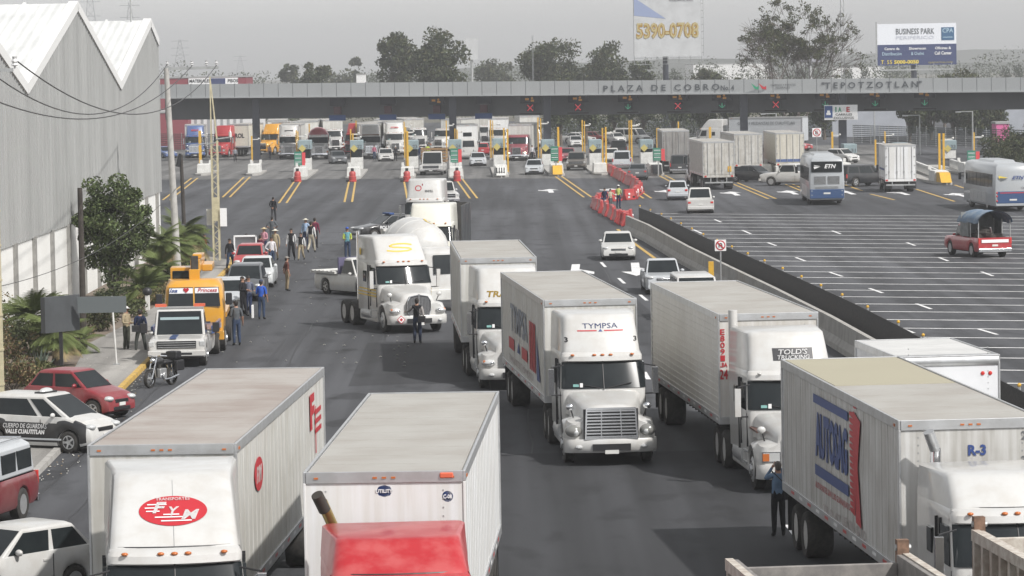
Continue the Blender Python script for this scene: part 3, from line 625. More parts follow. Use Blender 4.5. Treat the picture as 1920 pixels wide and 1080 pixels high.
def shrub(name,label,px,py,h,r,seed,mats=None,n=700,ls=.14,group=None,cat='shrub'):
    rd=random.Random(seed); root=thing(name,label,cat,pix(px,py),0,group); f=MB(); t=MB()
    for i in range(9):
        c=Vector((rd.uniform(-1,1)*r*.65,rd.uniform(-1,1)*r*.65,h*rd.uniform(.25,.8))); scatter(f,c,(r*.4,r*.4,h*.22),n//9,ls,mats or [SHRUB,DRY],rd); t.cyl((0,0,0),c,.02,BARK,.008,n=4)
    t.build('stem',root); f.build('foliage',root); return root
# ---------------- other vehicles ----------------
def bus(name,label,seed=0,rearglass=True,text='ETN',style=0,group=None):
    root=thing(name,label,'bus',group=group); L,W,Ht=12.6,2.55,3.55; hw=W/2; bp=paint('bus_silver_white',(.34,.36,.38))
    def sec(z,i,o,rc=.25): return plan(z,0+o,L-o,hw-i,hw-i,rc,.12,n=6)
    m_=MB().loft([sec(.42,.03,.05),sec(.9,0,0),sec(1.6,0,0),sec(2.9,.05,.08),sec(3.3,.12,.16),sec(3.48,.25,.35),sec(3.55,.5,.7)],bp); m_.build('body',root,smooth=45)
    MB().box(-.8,.8,3.2,9.5,3.5,3.72,bp,tx=.12,ty=.3).build('roof_unit',root,bevel=.05)
    for s in(-1,1):
        for i in range(7):
            y=1.2+i*1.5; MB().prism([(y,1.75),(y+1.42,1.75),(y+1.42,2.75),(y,2.75)],s*(hw-.06),s*(hw+.006),GLS).build('side_window',root)
        for i in range(4): MB().box(min(s*(hw-.02),s*(hw+.012)),max(s*(hw-.02),s*(hw+.012)),2.8+i*1.6,4.3+i*1.6,.55,1.35,ALU).build('luggage_door',root)
    b=mat('bus_blue',(.03,.07,.17),.35,coat=.3)
    e=lambda z0,z1,x,m,o=.0,n='panel': MB().box(-x,x,L-.14,L+o,z0,z1,m).build(n,root,bevel=.03)
    if style==0:
        e(2.42,3.2,1.12,GLS,.012,'rear_window'); e(.5,1.18,1.24,b,.02,'engine_door'); g=MB()
        for s in(-1,1):
            g.box(s*.5-.42,s*.5+.42,L-.05,L+.015,1.55,2.1,BLK)
            for i in range(7): g.box(s*.5-.42,s*.5+.42,L,L+.03,1.57+i*.075,1.6+i*.075,ALU)
        for i in range(3): g.box(-.85,.85,L,L+.03,1.25+i*.06,1.275+i*.06,ALU)
        g.build('vent_grille',root)
        q=MB(); q.text(text,.85,.3,face(180,(-.25,L+.03,2.85)),INKW,.03,.3)
        for i,(a,c) in enumerate(((-.05,.1),(.1,.0),(-.05,-.1))): q.add([(.95,L+.03,2.85+a),(.45,L+.03,2.87+c*.3),(.9,L+.03,2.80+a+c)],[(0,1,2)],INKW)
        q.build('lettering',root)
    else:
        e(.62,1.5,1.1,b,.015,'engine_door'); e(.42,.6,1.2,bp,.05,'rear_bumper'); q=MB(); q.text(text,.8,.26,face(180,(-.35,L+.02,2.5)),INKB,.03,.3); q.text('1207',.4,.14,face(180,(-.75,L+.02,1.75)),INKG)
        q.add([(1.0,L+.02,2.65),(.35,L+.02,2.5),(.95,L+.02,2.42)],[(0,1,2)],INKY); q.add([(.95,L+.022,2.5),(.35,L+.022,2.45),(.8,L+.022,2.3)],[(0,1,2)],INKG); q.build('lettering',root)
        MB().box(-.9,.9,L-.02,L+.02,1.36,1.42,REDL).build('brake_light_bar',root)
    for s in(-1,1):
        for z in((.75,1.05) if style==0 else (.8,1.15,1.4)): MB().ell((s*1.1,L-.02,z),(.08,.05,.09),REDL if style else GLC,8,6).build('tail_light',root,smooth=60)
        MB().box(s*1.5-.1,s*1.5+.1,-.1,.05,2.0,2.5,BLK).box(min(s*1.2,s*1.5),max(s*1.2,s*1.5),-.05,0,2.5,2.55,BLK).build('mirror',root,bevel=.04)
        for y in(2.6,9.3): wheel(root,s*1.08,y,.48,.3,'steel' if y<4 else 'dual',s)
    MB().box(-.25,.25,L+.0,L+.03,.82,.94,PLT).build('number_plate',root)
    MB().box(-1.1,1.1,.4,L-.4,.3,.6,DRK).build('underbody',root); return root
def box_truck(name,label,cabm,L=7.5,top=3.6,boxm=None,group=None,rm=None,cat='truck',W=2.45,cabover=True):
    root=thing(name,label,cat,group=group); S_=[plan(.55,.0,1.7,1.05,1.05,.15,.06),plan(1.35,-.02,1.7,1.08,1.08,.15,.08),plan(2.2,.22,1.7,1.0,1.05,.15,.08),plan(2.35,.45,1.65,.9,1.0,.2,.05)]
    MB().loft(S_,cabm).build('cab',root,smooth=40); a,b=S_[1],S_[2]; g=MB(); q=[Vector(a[1]),Vector(a[7]),Vector(b[7]),Vector(b[1])]; g.panel(q,GLS,(.02,.98),(.1,.92),.07,.03); g.build('windshield',root)
    for s in(-1,1):
        MB().prism([(.3,1.4),(1.25,1.4),(1.25,2.1),(.42,2.1)],s*.98,s*1.085,GLS).build('side_window',root); MB().box(s*.75-.16,s*.75+.16,-.05,.1,.85,1.05,GLC).build('headlight',root,bevel=.03)
        MB().box(s*1.25-.08,s*1.25+.08,.1,.2,1.5,2.0,BLK).box(min(s*1.0,s*1.25),max(s*1.0,s*1.25),.13,.17,1.9,1.94,BLK).build('mirror',root)
    MB().box(-.6,.6,-.06,.05,.9,1.2,BLK).box(-1.1,1.1,-.1,.15,.45,.7,cabm).build('grille',root,bevel=.02)
    trailer(root,1.85,L-1.85,top=top,W=W,wm=boxm or WT2,rm=rm,wheels=False,name='cargo_box',rear=True,zb=1.0,legs=False)
    MB().box(-.4,.4,.2,L-.2,.55,.9,DRK).build('chassis',root)
    for s in(-1,1): wheel(root,s*.98,1.0,.45,.26,'steel',s); wheel(root,s*.9,L-2.0,.45,.5,'dual',s)
    return root
# ================= SETTING =================
def asphalt_mat(name,base,k=1):
    m=bpy.data.materials.new(name); m.use_nodes=True; t=m.node_tree; b=t.nodes['Principled BSDF']; b.inputs['Roughness'].default_value=.78; b.inputs['Specular IOR Level'].default_value=.35
    tc=t.nodes.new('ShaderNodeTexCoord'); L=t.links.new
    def noise(scale,sx,sy,det=5,lo=.35,hi=.65,c0=.8,c1=1.15):
        mp=t.nodes.new('ShaderNodeMapping'); mp.inputs['Scale'].default_value=(sx,sy,1); L(tc.outputs['Object'],mp.inputs[0]); n=t.nodes.new('ShaderNodeTexNoise'); n.inputs['Scale'].default_value=scale; n.inputs['Detail'].default_value=det; L(mp.outputs[0],n.inputs['Vector'])
        r=t.nodes.new('ShaderNodeMapRange'); r.inputs[1].default_value=lo; r.inputs[2].default_value=hi; r.inputs[3].default_value=c0; r.inputs[4].default_value=c1; L(n.outputs['Fac'],r.inputs[0]); return r.outputs[0],n.outputs['Fac']
    a,_=noise(.06,1,.5,5,.35,.65,.74,1.2); c,_=noise(1,.9,.015,3,.38,.62,.7,1.16); d,f=noise(22,1,1,3,.3,.7,.82,1.2); e,_=noise(.9,1,.35,6,.54,.66,1,.66)
    def mul(x,y): q=t.nodes.new('ShaderNodeMath'); q.operation='MULTIPLY'; L(x,q.inputs[0]); L(y,q.inputs[1]); return q.outputs[0]
    v=mul(mul(a,c),mul(d,e)); mx=t.nodes.new('ShaderNodeMix'); mx.data_type='RGBA'; mx.blend_type='MULTIPLY'; mx.inputs[0].default_value=1; mx.inputs[6].default_value=(*base,1); L(v,mx.inputs[7]); L(mx.outputs[2],b.inputs['Base Color'])
    bp=t.nodes.new('ShaderNodeBump'); bp.inputs['Strength'].default_value=.25; bp.inputs['Distance'].default_value=.02; L(f,bp.inputs['Height']); L(bp.outputs[0],b.inputs['Normal']); MATS[name]=m; return m
ASP=asphalt_mat('asphalt',(.058,.06,.066)); ASP2=asphalt_mat('new_asphalt',(.036,.037,.041)); CPV=asphalt_mat('concrete_paving',(.135,.133,.13)); SWK=asphalt_mat('sidewalk_concrete',(.27,.26,.245))
DIRT=mat('dry_soil',(.17,.135,.105),.95,noise=.5,nscale=.8,bump=.5,dirt=(.08,.065,.05)); FIELD=mat('dusty_field',(.14,.13,.10),.95,noise=.4,nscale=.02)
def st(mb,name,**k): return mb.build(name,kind=k.pop('kind','structure'),**k)
g=MB(); g.add([(-2300,-60,0),(2300,-60,0),(2300,4200,0),(-2300,4200,0)],[(0,1,2,3)],FIELD); st(g,'ground')
g=MB(); g.add([(-19.5,-20,.004),(95,-20,.004),(150,700,.004),(-95,700,.004),(-60,230,.004),(-19.5,215,.004)],[range(6)],ASP); st(g,'road')
def poly(name,pts,z0,z1,m,bevel=0,kind='structure'): 
    q=[pix(a,b) for a,b in pts]; return st(MB().plate([(p.x,p.y) for p in q],z0,z1,m),name,bevel=bevel,kind=kind)
# concrete apron at the toll lanes, patched asphalt
g=MB(); a=[pix(300,337),pix(1640,333),pix(1640,272),pix(300,276)]; g.add([(p.x,p.y,.010) for p in a],[(0,1,2,3)],CPV); st(g,'toll_lane_paving')
g=MB()
for q in([(-1,98),(9.5,98),(9.8,45),(-2,45)],[(-5.5,120),(-1.2,121),(-1.6,140),(-5.6,139)],[(3,150),(6,151),(5,175),(1.8,174)],[(-10,205),(-4,206),(-4,228),(-10,227)]): g.add([(x,y,.007) for x,y in q],[(0,1,2,3)],ASP2)
r9=random.Random(12); TAR=mat('tar_seam',(.02,.02,.022),.6)
for i in range(70):
    x,y,s=r9.uniform(-13,8),r9.uniform(55,230),r9.uniform(.15,.7); g.add([(x+s*r9.uniform(.6,1.2)*math.cos(k*.7),y+2.2*s*r9.uniform(.6,1.2)*math.sin(k*.7),.0075+.0001*(i%9)) for k in range(9)],[range(9)],ASP2)
for i in range(16):
    x=-12+i*1.4+r9.uniform(-.3,.3); y=r9.uniform(60,160); 
    for k in range(12): x2=x+r9.uniform(-.12,.12); g.add([(x,y,.0065),(x+.05,y,.0065),(x2+.05,y+4,.0065),(x2,y+4,.0065)],[(0,1,2,3)],TAR); x=x2; y+=4
st(g,'road_patches')
def strip(mb,p,q,w,m,z=.014,w2=None):
    a=pix(*p) if len(p)==2 else Vector(p); b=pix(*q) if len(q)==2 else Vector(q); d=(b-a).normalized(); n=Vector((-d.y,d.x,0)); w2=w2 or w
    mb.add([(a.x+n.x*w/2,a.y+n.y*w/2,z),(a.x-n.x*w/2,a.y-n.y*w/2,z),(b.x-n.x*w2/2,b.y-n.y*w2/2,z),(b.x+n.x*w2/2,b.y+n.y*w2/2,z)],[(0,1,2,3)],m)
g=MB()
for (a,b) in(((365,334),(312,375)),((463,332),(424,370)),((558,340),(530,381)),((661,337),(653,379)),((763,337),(772,378)),((861,336),(888,372)),((1046,330),(1102,370)),((1196,360),(1214,372)),((1241,329),(1268,343)),((1376,343),(1448,373)),((1480,346),(1512,359))):
    A,B=pix(*a),pix(*b); d=(B-A).normalized(); n=Vector((-d.y,d.x,0))*.3
    for s in(-1,1): strip(g,tuple(A+n*s),tuple(B+n*s),.17,YLP)
for a,b in(((1632,364),(1677,375)),((1718,355),(1790,378)),((1790,347),(1832,361)),((1585,347),(1617,358)),((1158,430),(1180,450)),((1180,450),(1238,492)),((1238,492),(1300,535))): strip(g,a,b,.2,YLP)
for a,b in(((1127,492),(1135,501)),((1160,522),(1171,532)),((1200,553),(1213,564)),((1208,698),(1216,712)),((1478,985),(1500,1015))): strip(g,a,b,.16,WLP)
def arrow(mb,px,py,L=5,side=-1,away=True,vx=900):
    p=pix(px,py); a=yaw_to(vx)+(0 if away else math.pi); T=Matrix.Translation((p.x,p.y,.015))@Matrix.Rotation(a,4,'Z')
    mb.add([(-.22,-L*.5,0),(.22,-L*.5,0),(.22,L*.18,0),(-.22,L*.18,0)],[(0,1,2,3)],WLP,T); mb.add([(-.75,L*.18,.0),(.75,L*.18,0),(0,L*.5,0)],[(0,1,2)],WLP,T)
    mb.add([(-.22,-L*.1,.001),(-.22,L*.1,.001),(-1.0,L*.28,.001),(-1.0,L*.1,.001)],[(0,1,2,3)],WLP,T)
for x,y in((1032,358),(1148,357),(1252,360),(1376,363),(1484,361),(1590,361),(1690,362),(1800,366)): arrow(g,x,y,9)
arrow(g,1192,505,12,away=False,vx=1150); arrow(g,1078,508,12,away=False,vx=1150)
st(g,'lane_markings')
g=MB() # staging lot stripes
D=239.
while D>84:
    yr=108+71400/D; xl=1195+ (yr-408)*1.55 if yr<640 else 1700+(yr-640)*1.95; yl=yr-(1935-xl)*.0085; strip(g,(xl+22,yl),(1935,yr),.25,WLP,z=.014); D-=4.5 if D>130 else 4.9
for a in((1300,431,1316,438),(1392,432,1408,439),(1439,455,1455,461),(1340,412,1352,417),(1492,483,1510,490),(1556,511,1580,519),(1630,541,1655,550),(1585,571,1612,581),(1718,570,1746,580),(1833,617,1870,628),(1678,612,1714,625),(1560,433,1576,439),(1700,455,1716,461),(1760,483,1778,490),(1840,510,1862,518)): strip(g,a[:2],a[2:],.16,WLP,z=.016)
st(g,'lot_markings')
# sidewalk, kerb, verge
KERB=[(-60,1030),(-10,965),(55,905),(110,848),(165,795),(215,745),(275,685),(330,625),(375,567),(412,522),(432,502),(437,492),(428,486)]
INN=[(392,485),(345,530),(290,580),(245,610),(165,650),(135,705),(88,742),(0,800),(-100,880)]
poly('sidewalk',KERB[:-1]+INN,.0,.12,SWK)
kb=MB()
for i,(a,b) in enumerate(zip(KERB,KERB[1:])):
    A,B=pix(*a),pix(*b); n=6 if i<10 else 2; d=(B-A); nn=Vector((-d.y,d.x,0)).normalized()*-.09
    for j in range(n):
        p=A+d*(j/n+.004); q=A+d*((j+1)/n-.004); m_=YLP if i not in(2,) else CON
        kb.loft([[(p.x+nn.x*s,p.y+nn.y*s,z) for s,z in((-1.2,0),(1,0),(.8,.15),(-1.2,.15))],[(q.x+nn.x*s,q.y+nn.y*s,z) for s,z in((-1.2,0),(1,0),(.8,.15),(-1.2,.15))]],m_)
st(kb,'kerb')
q=[pix(a,b) for a,b in INN]; st(MB().plate([(p.x,p.y) for p in q]+[(-20.2,95),(-20.2,216)],0,.08,DIRT),'planting_verge')
lt=MB(); r_=random.Random(3); LIT=mat('litter',(.55,.54,.5),.8); LIT2=mat('dry_litter',(.3,.22,.13),.9)
for i in range(420):
    j=r_.randrange(2,10); t=r_.random(); a=pix(*KERB[j]);b=pix(*KERB[j+1]); p=a+(b-a)*t; x=p.x+abs(r_.gauss(0,.45))+.12 if i%5 else p.x-r_.uniform(.8,4); s=r_.uniform(.015,.042); c=r_.random()*3; zz=.018 if i%5 else .14
    lt.add([(x+s*math.cos(c+k*1.57),p.y+s*1.6*math.sin(c+k*1.57),zz+.02*(k%2)) for k in range(4)],[(0,1,2,3)],LIT if i%3 else LIT2)
for i in range(500): y=r_.uniform(100,205); x=r_.uniform(-20,-16.5); s=r_.uniform(.03,.1); c=r_.random()*3; lt.add([(x+s*math.cos(c+k*1.57),y+s*1.5*math.sin(c+k*1.57),.1+.03*(k%2)) for k in range(4)],[(0,1,2,3)],LIT if i%4==0 else LIT2)
for i in range(90): p=pix(r_.uniform(400,780),r_.uniform(430,690)); s=r_.uniform(.03,.08); lt.add([(p.x+s*math.cos(k*1.57),p.y+s*math.sin(k*1.57),.02+.03*(k%2)) for k in range(4)],[(0,1,2,3)],LIT)
st(lt,'litter',kind='stuff')
# warehouse
def corr_mat(name,c,pitch,axis):
    m=bpy.data.materials.new(name); m.use_nodes=True; t=m.node_tree; b=t.nodes['Principled BSDF']; b.inputs['Roughness'].default_value=.55; b.inputs['Metallic'].default_value=.15; L=t.links.new
    tc=t.nodes.new('ShaderNodeTexCoord'); w=t.nodes.new('ShaderNodeTexWave'); w.bands_direction=axis; w.inputs['Scale'].default_value=math.pi/ pitch/10*2; L(tc.outputs['Object'],w.inputs[0])
    bp=t.nodes.new('ShaderNodeBump'); bp.inputs['Strength'].default_value=.7; bp.inputs['Distance'].default_value=.04; L(w.outputs['Fac'],bp.inputs['Height']); L(bp.outputs[0],b.inputs['Normal'])
    mp=t.nodes.new('ShaderNodeMapping'); mp.inputs['Scale'].default_value=(1,.5,.12); L(tc.outputs['Object'],mp.inputs[0]); n=t.nodes.new('ShaderNodeTexNoise'); n.inputs['Scale'].default_value=.8; n.inputs['Detail'].default_value=6; L(mp.outputs[0],n.inputs[0])
    r=t.nodes.new('ShaderNodeValToRGB'); r.color_ramp.elements[0].position=.3; r.color_ramp.elements[1].position=.7; r.color_ramp.elements[0].color=(*[x*.8 for x in c],1); r.color_ramp.elements[1].color=(*c,1); L(n.outputs[0],r.inputs[0]); L(r.outputs[0],b.inputs['Base Color']); MATS[name]=m; return m
CLAD=corr_mat('corrugated_cladding',(.40,.405,.40),.5,'Y'); WROOF=corr_mat('white_roof_sheet',(.72,.73,.72),.9,'X')
wh=thing('warehouse','long grey corrugated warehouse with sawtooth gable roof and white lower wall','warehouse',(-20.3,0,0))
x0=-.0; prof=[(98,12.0),(117,10.0),(134.5,13.85),(153,10.05),(171.5,13.85),(190,10.0),(206.5,13.5),(211,12.4)]
w1=MB(); w1.prism([(a,b) for a,b in prof]+[(211,3.6),(98,3.6)],-.25,0,CLAD)
for y in [98+i*.62 for i in range(183)]:
    zt=lerp_tab(prof,y); w1.box(0,.035,y,y+.16,3.6,zt-.05,CLAD)
w1.build('wall_cladding',wh)
w2=MB().box(-.22,-.06,98,210.8,-.05,3.598,mat('white_render',(.72,.72,.70),.8,noise=.12,nscale=.4,dirt=(.4,.38,.35))); w2.build('lower_wall',wh)
PIL=mat('grey_pillar',(.27,.265,.25),.8,noise=.2,nscale=2)
for y in range(100,212,6): MB().box(-.1,.09,y,y+.45 if y%18 else y+1.0,0,3.65,PIL).build('pillar',wh)
rf=MB(); tr=MB()
for (a,za),(b,zb) in zip(prof,prof[1:]):
    rf.add([(0.05,a,za),(0.05,b,zb),(-95,b,zb+.0),(-95,a,za)],[(0,1,2,3)],WROOF)
    n=Vector((0,-(zb-za),b-a)).normalized()*.14
    tr.loft([[(.09,a+n.y*s,za+n.z*s+.02) for s in(-2.6,.6)]+[(-.35,a+n.y*s,za+n.z*s+.02) for s in(.6,-2.6)],[(.09,b+n.y*s,zb+n.z*s+.02) for s in(-2.6,.6)]+[(-.35,b+n.y*s,zb+n.z*s+.02) for s in(.6,-2.6)]],mat('white_flashing',(.68,.68,.67),.5))
    if abs(za-zb)>2:
        for i in range(1,32): x=-3*i+.5; rf.loft([[(x,a,za+.01),(x+.12,a,za+.01),(x+.12,a,za+.09),(x,a,za+.09)],[(x,b,zb+.01),(x+.12,b,zb+.01),(x+.12,b,zb+.09),(x,b,zb+.09)]],WROOF)
rf.build('roof',wh); tr.build('roof_trim',wh); MB().box(-95,-.3,210.6,211,0,12.3,CLAD).build('end_wall',wh)
st_=MB().cyl((-1,206,13.3),(-1,206,17),.05,STL,n=5); st_.build('antenna',wh)
# far hills and ground masses
HZM=mat('far_slope',(.10,.11,.09),.95,noise=.3,nscale=.004)
h=MB(); n=60; r2=random.Random(5)
for base,yy,z0,amp,xa,xb in((1,2500,13,5,-100,1500),(2,3300,24,7,150,2200)):
    pts=[(xa+(xb-xa)*i/n,z0+amp*math.sin(i*.23+base)+r2.uniform(-.8,.8)) for i in range(n+1)]
    h.loft([[(x,yy,-2),(x,yy,z*min(1,.35+i/14)),(x,yy+300,z*.8*min(1,.35+i/14)),(x,yy+300,-2)] for i,(x,z) in enumerate(pts)],HZM)
st(h,'hills')
# ================= TOLL PLAZA =================
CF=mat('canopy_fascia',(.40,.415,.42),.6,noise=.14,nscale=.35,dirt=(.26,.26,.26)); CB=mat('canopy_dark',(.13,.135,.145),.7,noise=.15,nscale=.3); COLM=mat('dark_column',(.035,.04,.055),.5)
def cD(px): return 427-(px-478)*(28/1100)
def zt_(px): return 9.05-(px-478)*(.52/1100)
def zb_(px): return 7.5-(px-478)*(.46/1100)
def _lineend(px): p=at(px,540,cD(px)); return Vector((p.x,p.y,0))
LA_,LB_=_lineend(478),_lineend(1578); LU_=(LB_-LA_).normalized(); LN_=Vector((-LU_.y,LU_.x,0))
def cp3(px,back=0,z=0):
    k=at(px,540,1.0).x; t=(k*LA_.y-LA_.x)/(LU_.x-k*LU_.y); p=LA_+LU_*t+LN_*back; return Vector((p.x,p.y,z))
can=thing('toll_canopy','long grey canopy over the toll lanes carrying the plaza name on its fascia','toll canopy',cp3(960)); CO=Vector(can.location)
def cv(px,back,z): p=cp3(px,back,z)-CO; return (p.x,p.y,p.z)
f=MB(); x=285.
while x<2010:
    a,b=x,x+27.2; f.loft([[cv(a+.4,0,zb_(a)),cv(b-.4,0,zb_(b)),cv(b-.4,0,zt_(b)),cv(a+.4,0,zt_(a))],[cv(a+.4,.25,zb_(a)),cv(b-.4,.25,zb_(b)),cv(b-.4,.25,zt_(b)),cv(a+.4,.25,zt_(a))]],CF)
    f.loft([[cv(b-.3,-.012,zb_(b)),cv(b+.3,-.012,zb_(b)),cv(b+.3,-.012,zt_(b)+.04),cv(b-.3,-.012,zt_(b)+.04)],[cv(b-.3,.3,zb_(b)),cv(b+.3,.3,zb_(b)),cv(b+.3,.3,zt_(b)+.04),cv(b-.3,.3,zt_(b)+.04)]],CB); x=b
f.build('fascia',can); f=MB()
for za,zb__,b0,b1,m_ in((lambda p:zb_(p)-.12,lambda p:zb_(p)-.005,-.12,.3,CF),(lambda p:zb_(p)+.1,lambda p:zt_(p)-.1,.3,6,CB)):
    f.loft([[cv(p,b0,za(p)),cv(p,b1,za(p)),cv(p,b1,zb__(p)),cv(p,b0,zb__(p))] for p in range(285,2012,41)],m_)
f.build('roof_slab',can)
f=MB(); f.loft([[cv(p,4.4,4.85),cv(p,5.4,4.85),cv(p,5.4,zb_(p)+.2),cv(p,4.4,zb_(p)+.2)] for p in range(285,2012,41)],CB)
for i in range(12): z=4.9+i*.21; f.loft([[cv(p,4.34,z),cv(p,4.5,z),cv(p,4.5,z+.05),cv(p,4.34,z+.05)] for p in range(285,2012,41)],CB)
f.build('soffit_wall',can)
for px in(478,847,1024,1393,1578):
    p=cv(px,1.2,0); MB().box(p[0]-.42,p[0]+.42,p[1],p[1]+.9,-CO.z,zb_(px)+.12,COLM).build('column',can,bevel=.03)
ang=math.degrees(math.atan2(cp3(1900).y-cp3(300).y,cp3(1900).x-cp3(300).x))
def ctext(mb,s,x0,x1,dz,h_,m_,bold=.02):
    a=cp3(x0);b=cp3(x1); c=cv((x0+x1)/2,-.05,0); mb.text(s,(b-a).length,h_,Matrix.Translation((c[0],c[1],(zt_((x0+x1)/2)+zb_((x0+x1)/2))/2+dz))@Matrix.Rotation(R(ang),4,'Z')@FRONT,m_,bold)
for a_ in(('P L A Z A   D E   C O B R O',1137,1354,-.1,.72,INKG),('No. 4',1357,1382,-.15,.6,INKG),('"T E P O T Z O T L A N"',1545,1732,.05,.72,INKG),('CAMINOS Y PUENTES',1450,1497,.12,.22,CB,0),('FEDERALES',1460,1486,-.18,.22,CB,0)): f=MB(); ctext(f,*a_); f.build('lettering',can)
f=MB()
for x,m_,dx in((1424,INKGR,.9),(1438,INKR,1.0)):
    c=cv(x,-.1,0); z=(zt_(x)+zb_(x))/2; f.add([(c[0]-.6,c[1],z+.35),(c[0]+.0,c[1],z-.1),(c[0]+.75,c[1],z+.25),(c[0]+.3,c[1],z-.4),(c[0]-.2,c[1],z-.3)],[(0,1,4),(1,2,3),(1,3,4)],m_)
f.build('emblem',can)
# lane signals hanging beneath the canopy
XR=mat('red_lamp',(.8,.05,.07),emit=.9); GR_=mat('green_lamp',(.06,.45,.25),emit=.45); AML=mat('amber_lamp',(.55,.25,.04),emit=.12); BLS=mat('blue_plate',(.025,.07,.22),.5); SGN=mat('signal_board',(.02,.022,.035),.5); DRD=mat('dim_red_board',(.07,.015,.025),.5)
sig=[(617,'b',0),(712,'b',1),(804,'b',2),(892,'b',3),(980,'x',4),(1070,'x',5),(1164,'g',6),(1258,'x',7),(1341,'g',8),(1442,'x',9),(1535,'g',10),(1629,'g',11),(1722,'g',12)]
where=['above the leftmost blue lane plate','second from left with blue plate','third blue plate with faint amber figure','fourth blue plate right of the second column','lit red cross left of the third column','lit red cross right of the third column','green arrow just left of the plaza name','lit red cross under the plaza name','green arrow under the word end left of fourth column','red cross right of the fourth column','green arrow left of the white lane sign','green arrow right of the white lane sign','rightmost of all, green arrow']
for px,k,i in sig:
    c=cp3(px,3.2,0); r=thing('lane_signal','lane signal box, '+where[i],'lane signal',(c.x,c.y,5.0),R(ang),'lane signals hanging under the canopy')
    b=MB(); b.box(-.95 if k=='b' else -1.2,.95 if k=='b' else 1.2,0,.25,1.28,2.15,SGN); b.box(-.05,.05,.1,.2,2.15,2.6,BLK); b.build('display_board',r)
    if k!='b' or i==2:
        t=MB(); t.box(-.6,-.15,-.03,0,1.62,1.86,AML,T=Matrix.Rotation(R(0),4,'Y')); t.ell((.25,-.02,1.85),(.14,.02,.14),AML,8,4); t.box(.1,.5,-.03,0,1.45,1.68,AML); t.build('amber_symbol',r)
    b=MB(); b.box(-.45,.45,0,.22,.3,1.18,SGN if k!='b' else DRD); b.box(-.04,.04,.08,.14,1.18,1.28,BLK); b.build('arrow_housing',r)
    if k=='x':
        t=MB()
        for s in(-1,1):
            for j in range(7): u=-.3+.1*j; t.ell((u,-.01,.74+s*u),(.045,.02,.045),XR,6,4)
        t.build('red_cross',r)
    if k=='g':
        t=MB()
        for j in range(6): t.ell((0,-.01,.48+.1*j),(.045,.02,.045),GR_,6,4)
        for j in range(1,4):
            for s in(-1,1): t.ell((s*.1*j,-.01,.45+.09*j),(.045,.02,.045),GR_,6,4)
        t.build('green_arrow',r)
    if k=='b': MB().box(-1.05,1.05,-.02,.08,-.45,.18,BLS).build('blue_plate',r)
    else: MB().box(-1.3,1.3,-.02,.25,.0,.16,BLK).build('height_bar',r)
# islands, booths, posts
BRF=mat('booth_sign_blue',(.24,.31,.33),.6,noise=.15,nscale=3); BYD=mat('booth_yellow',(.45,.38,.12),.6); PBG=mat('price_green',(.03,.17,.12),.5); PBR=mat('price_red',(.6,.06,.07),.5); RPL=mat('red_plastic',(.40,.03,.035),.45,noise=.35,nscale=3,dirt=(.3,.16,.13))
def island(px,py,label,L=34,block=True,nose=None,group='toll lane islands'):
    r=thing('toll_island',label,'toll island',pix(px,py),yaw_to(860),group)
    MB().plate([(-.55,.6),(0,0),(.55,.6),(.75,2),(.75,L),(-.75,L),(-.75,2)],0,.2,CON).build('island_base',r,bevel=.02)
    if block: MB().box(-.65,.65,3,6.5,.2,1.1,CONW,tx=.05,ty=.05).build('end_block',r,bevel=.05)
    for s in(-1,1): MB().box(min(s*.35,s*.6),max(s*.35,s*.6),7.2,7.5,1.1,1.45,CONW,T=Matrix.Rotation(R(0),4,'Z')).box(min(s*.3,s*.5),max(s*.3,s*.5),7,7.6,.2,1.15,CONW).build('cash_shelf',r)
    if nose:
        q=MB(); q.prism([(0,.2),(3,.2),(3,1.0),(1.2,1.0)],-.45,.45,{'chev':CONW,'yel':YPOST,'blk':BLK}[nose])
        if nose=='chev':
            for i in range(4): q.box(-.46+.23*i,-.36+.23*i,.3,.34,.25,.95,BLK,T=Matrix.Shear('XZ',4,(0,.35)) if 0 else None); 
        q.build('nose_cone',r)
    return r
def booth(px,top,D,label,num='24'):
    c=at(px,top,D); r=thing('toll_booth',label,'toll booth',(c.x,c.y,.2),yaw_to(860),'toll booths on the islands'); zt=c.z-.2
    MB().box(-.62,.62,0,2.6,0,1.2,CONW).build('wall',r); MB().box(-.58,.58,.05,2.5,1.2,zt-.95,GLS).build('window',r,bevel=.05)
    MB().box(-.68,.68,-.1,2.8,zt-.95,zt,BRF).build('roof_sign',r,bevel=.06)
    q=MB(); q.add([(-.25,-.12,zt-1.25),(.15,-.12,zt-.85),(-.25,-.12,zt-.45),(-.65,-.12,zt-.85)],[(0,1,2,3)],BYD); q.text(num,.5,.35,face(0,(.32,-.12,zt-.65)),INKG,.02); q.build('lane_number',r); return r
def post(px,yt,yb,label,w=.16,m_=None,group='yellow height posts along the toll lanes',cat='post'):
    p=pix(px,yb); s=(yb-(125-.018*(px-960)))/H; h=(yb-yt)/s; r=thing('yellow_post',label,cat,(p.x,p.y,0),0,group)
    MB().box(-w/2,w/2,-w/2,w/2,0,h,m_ or YPOST).build('shaft',r); MB().box(-w,w,-w,w,0,.25,CON).build('foot',r)
    if rnd.random()<.5: MB().box(w/2,.8,-.03,.03,h*.86,h*.89,CONW).ell((.8,0,h*.9),(.12,.1,.1),CONW,8,5).build('lamp_arm',r)
    return r
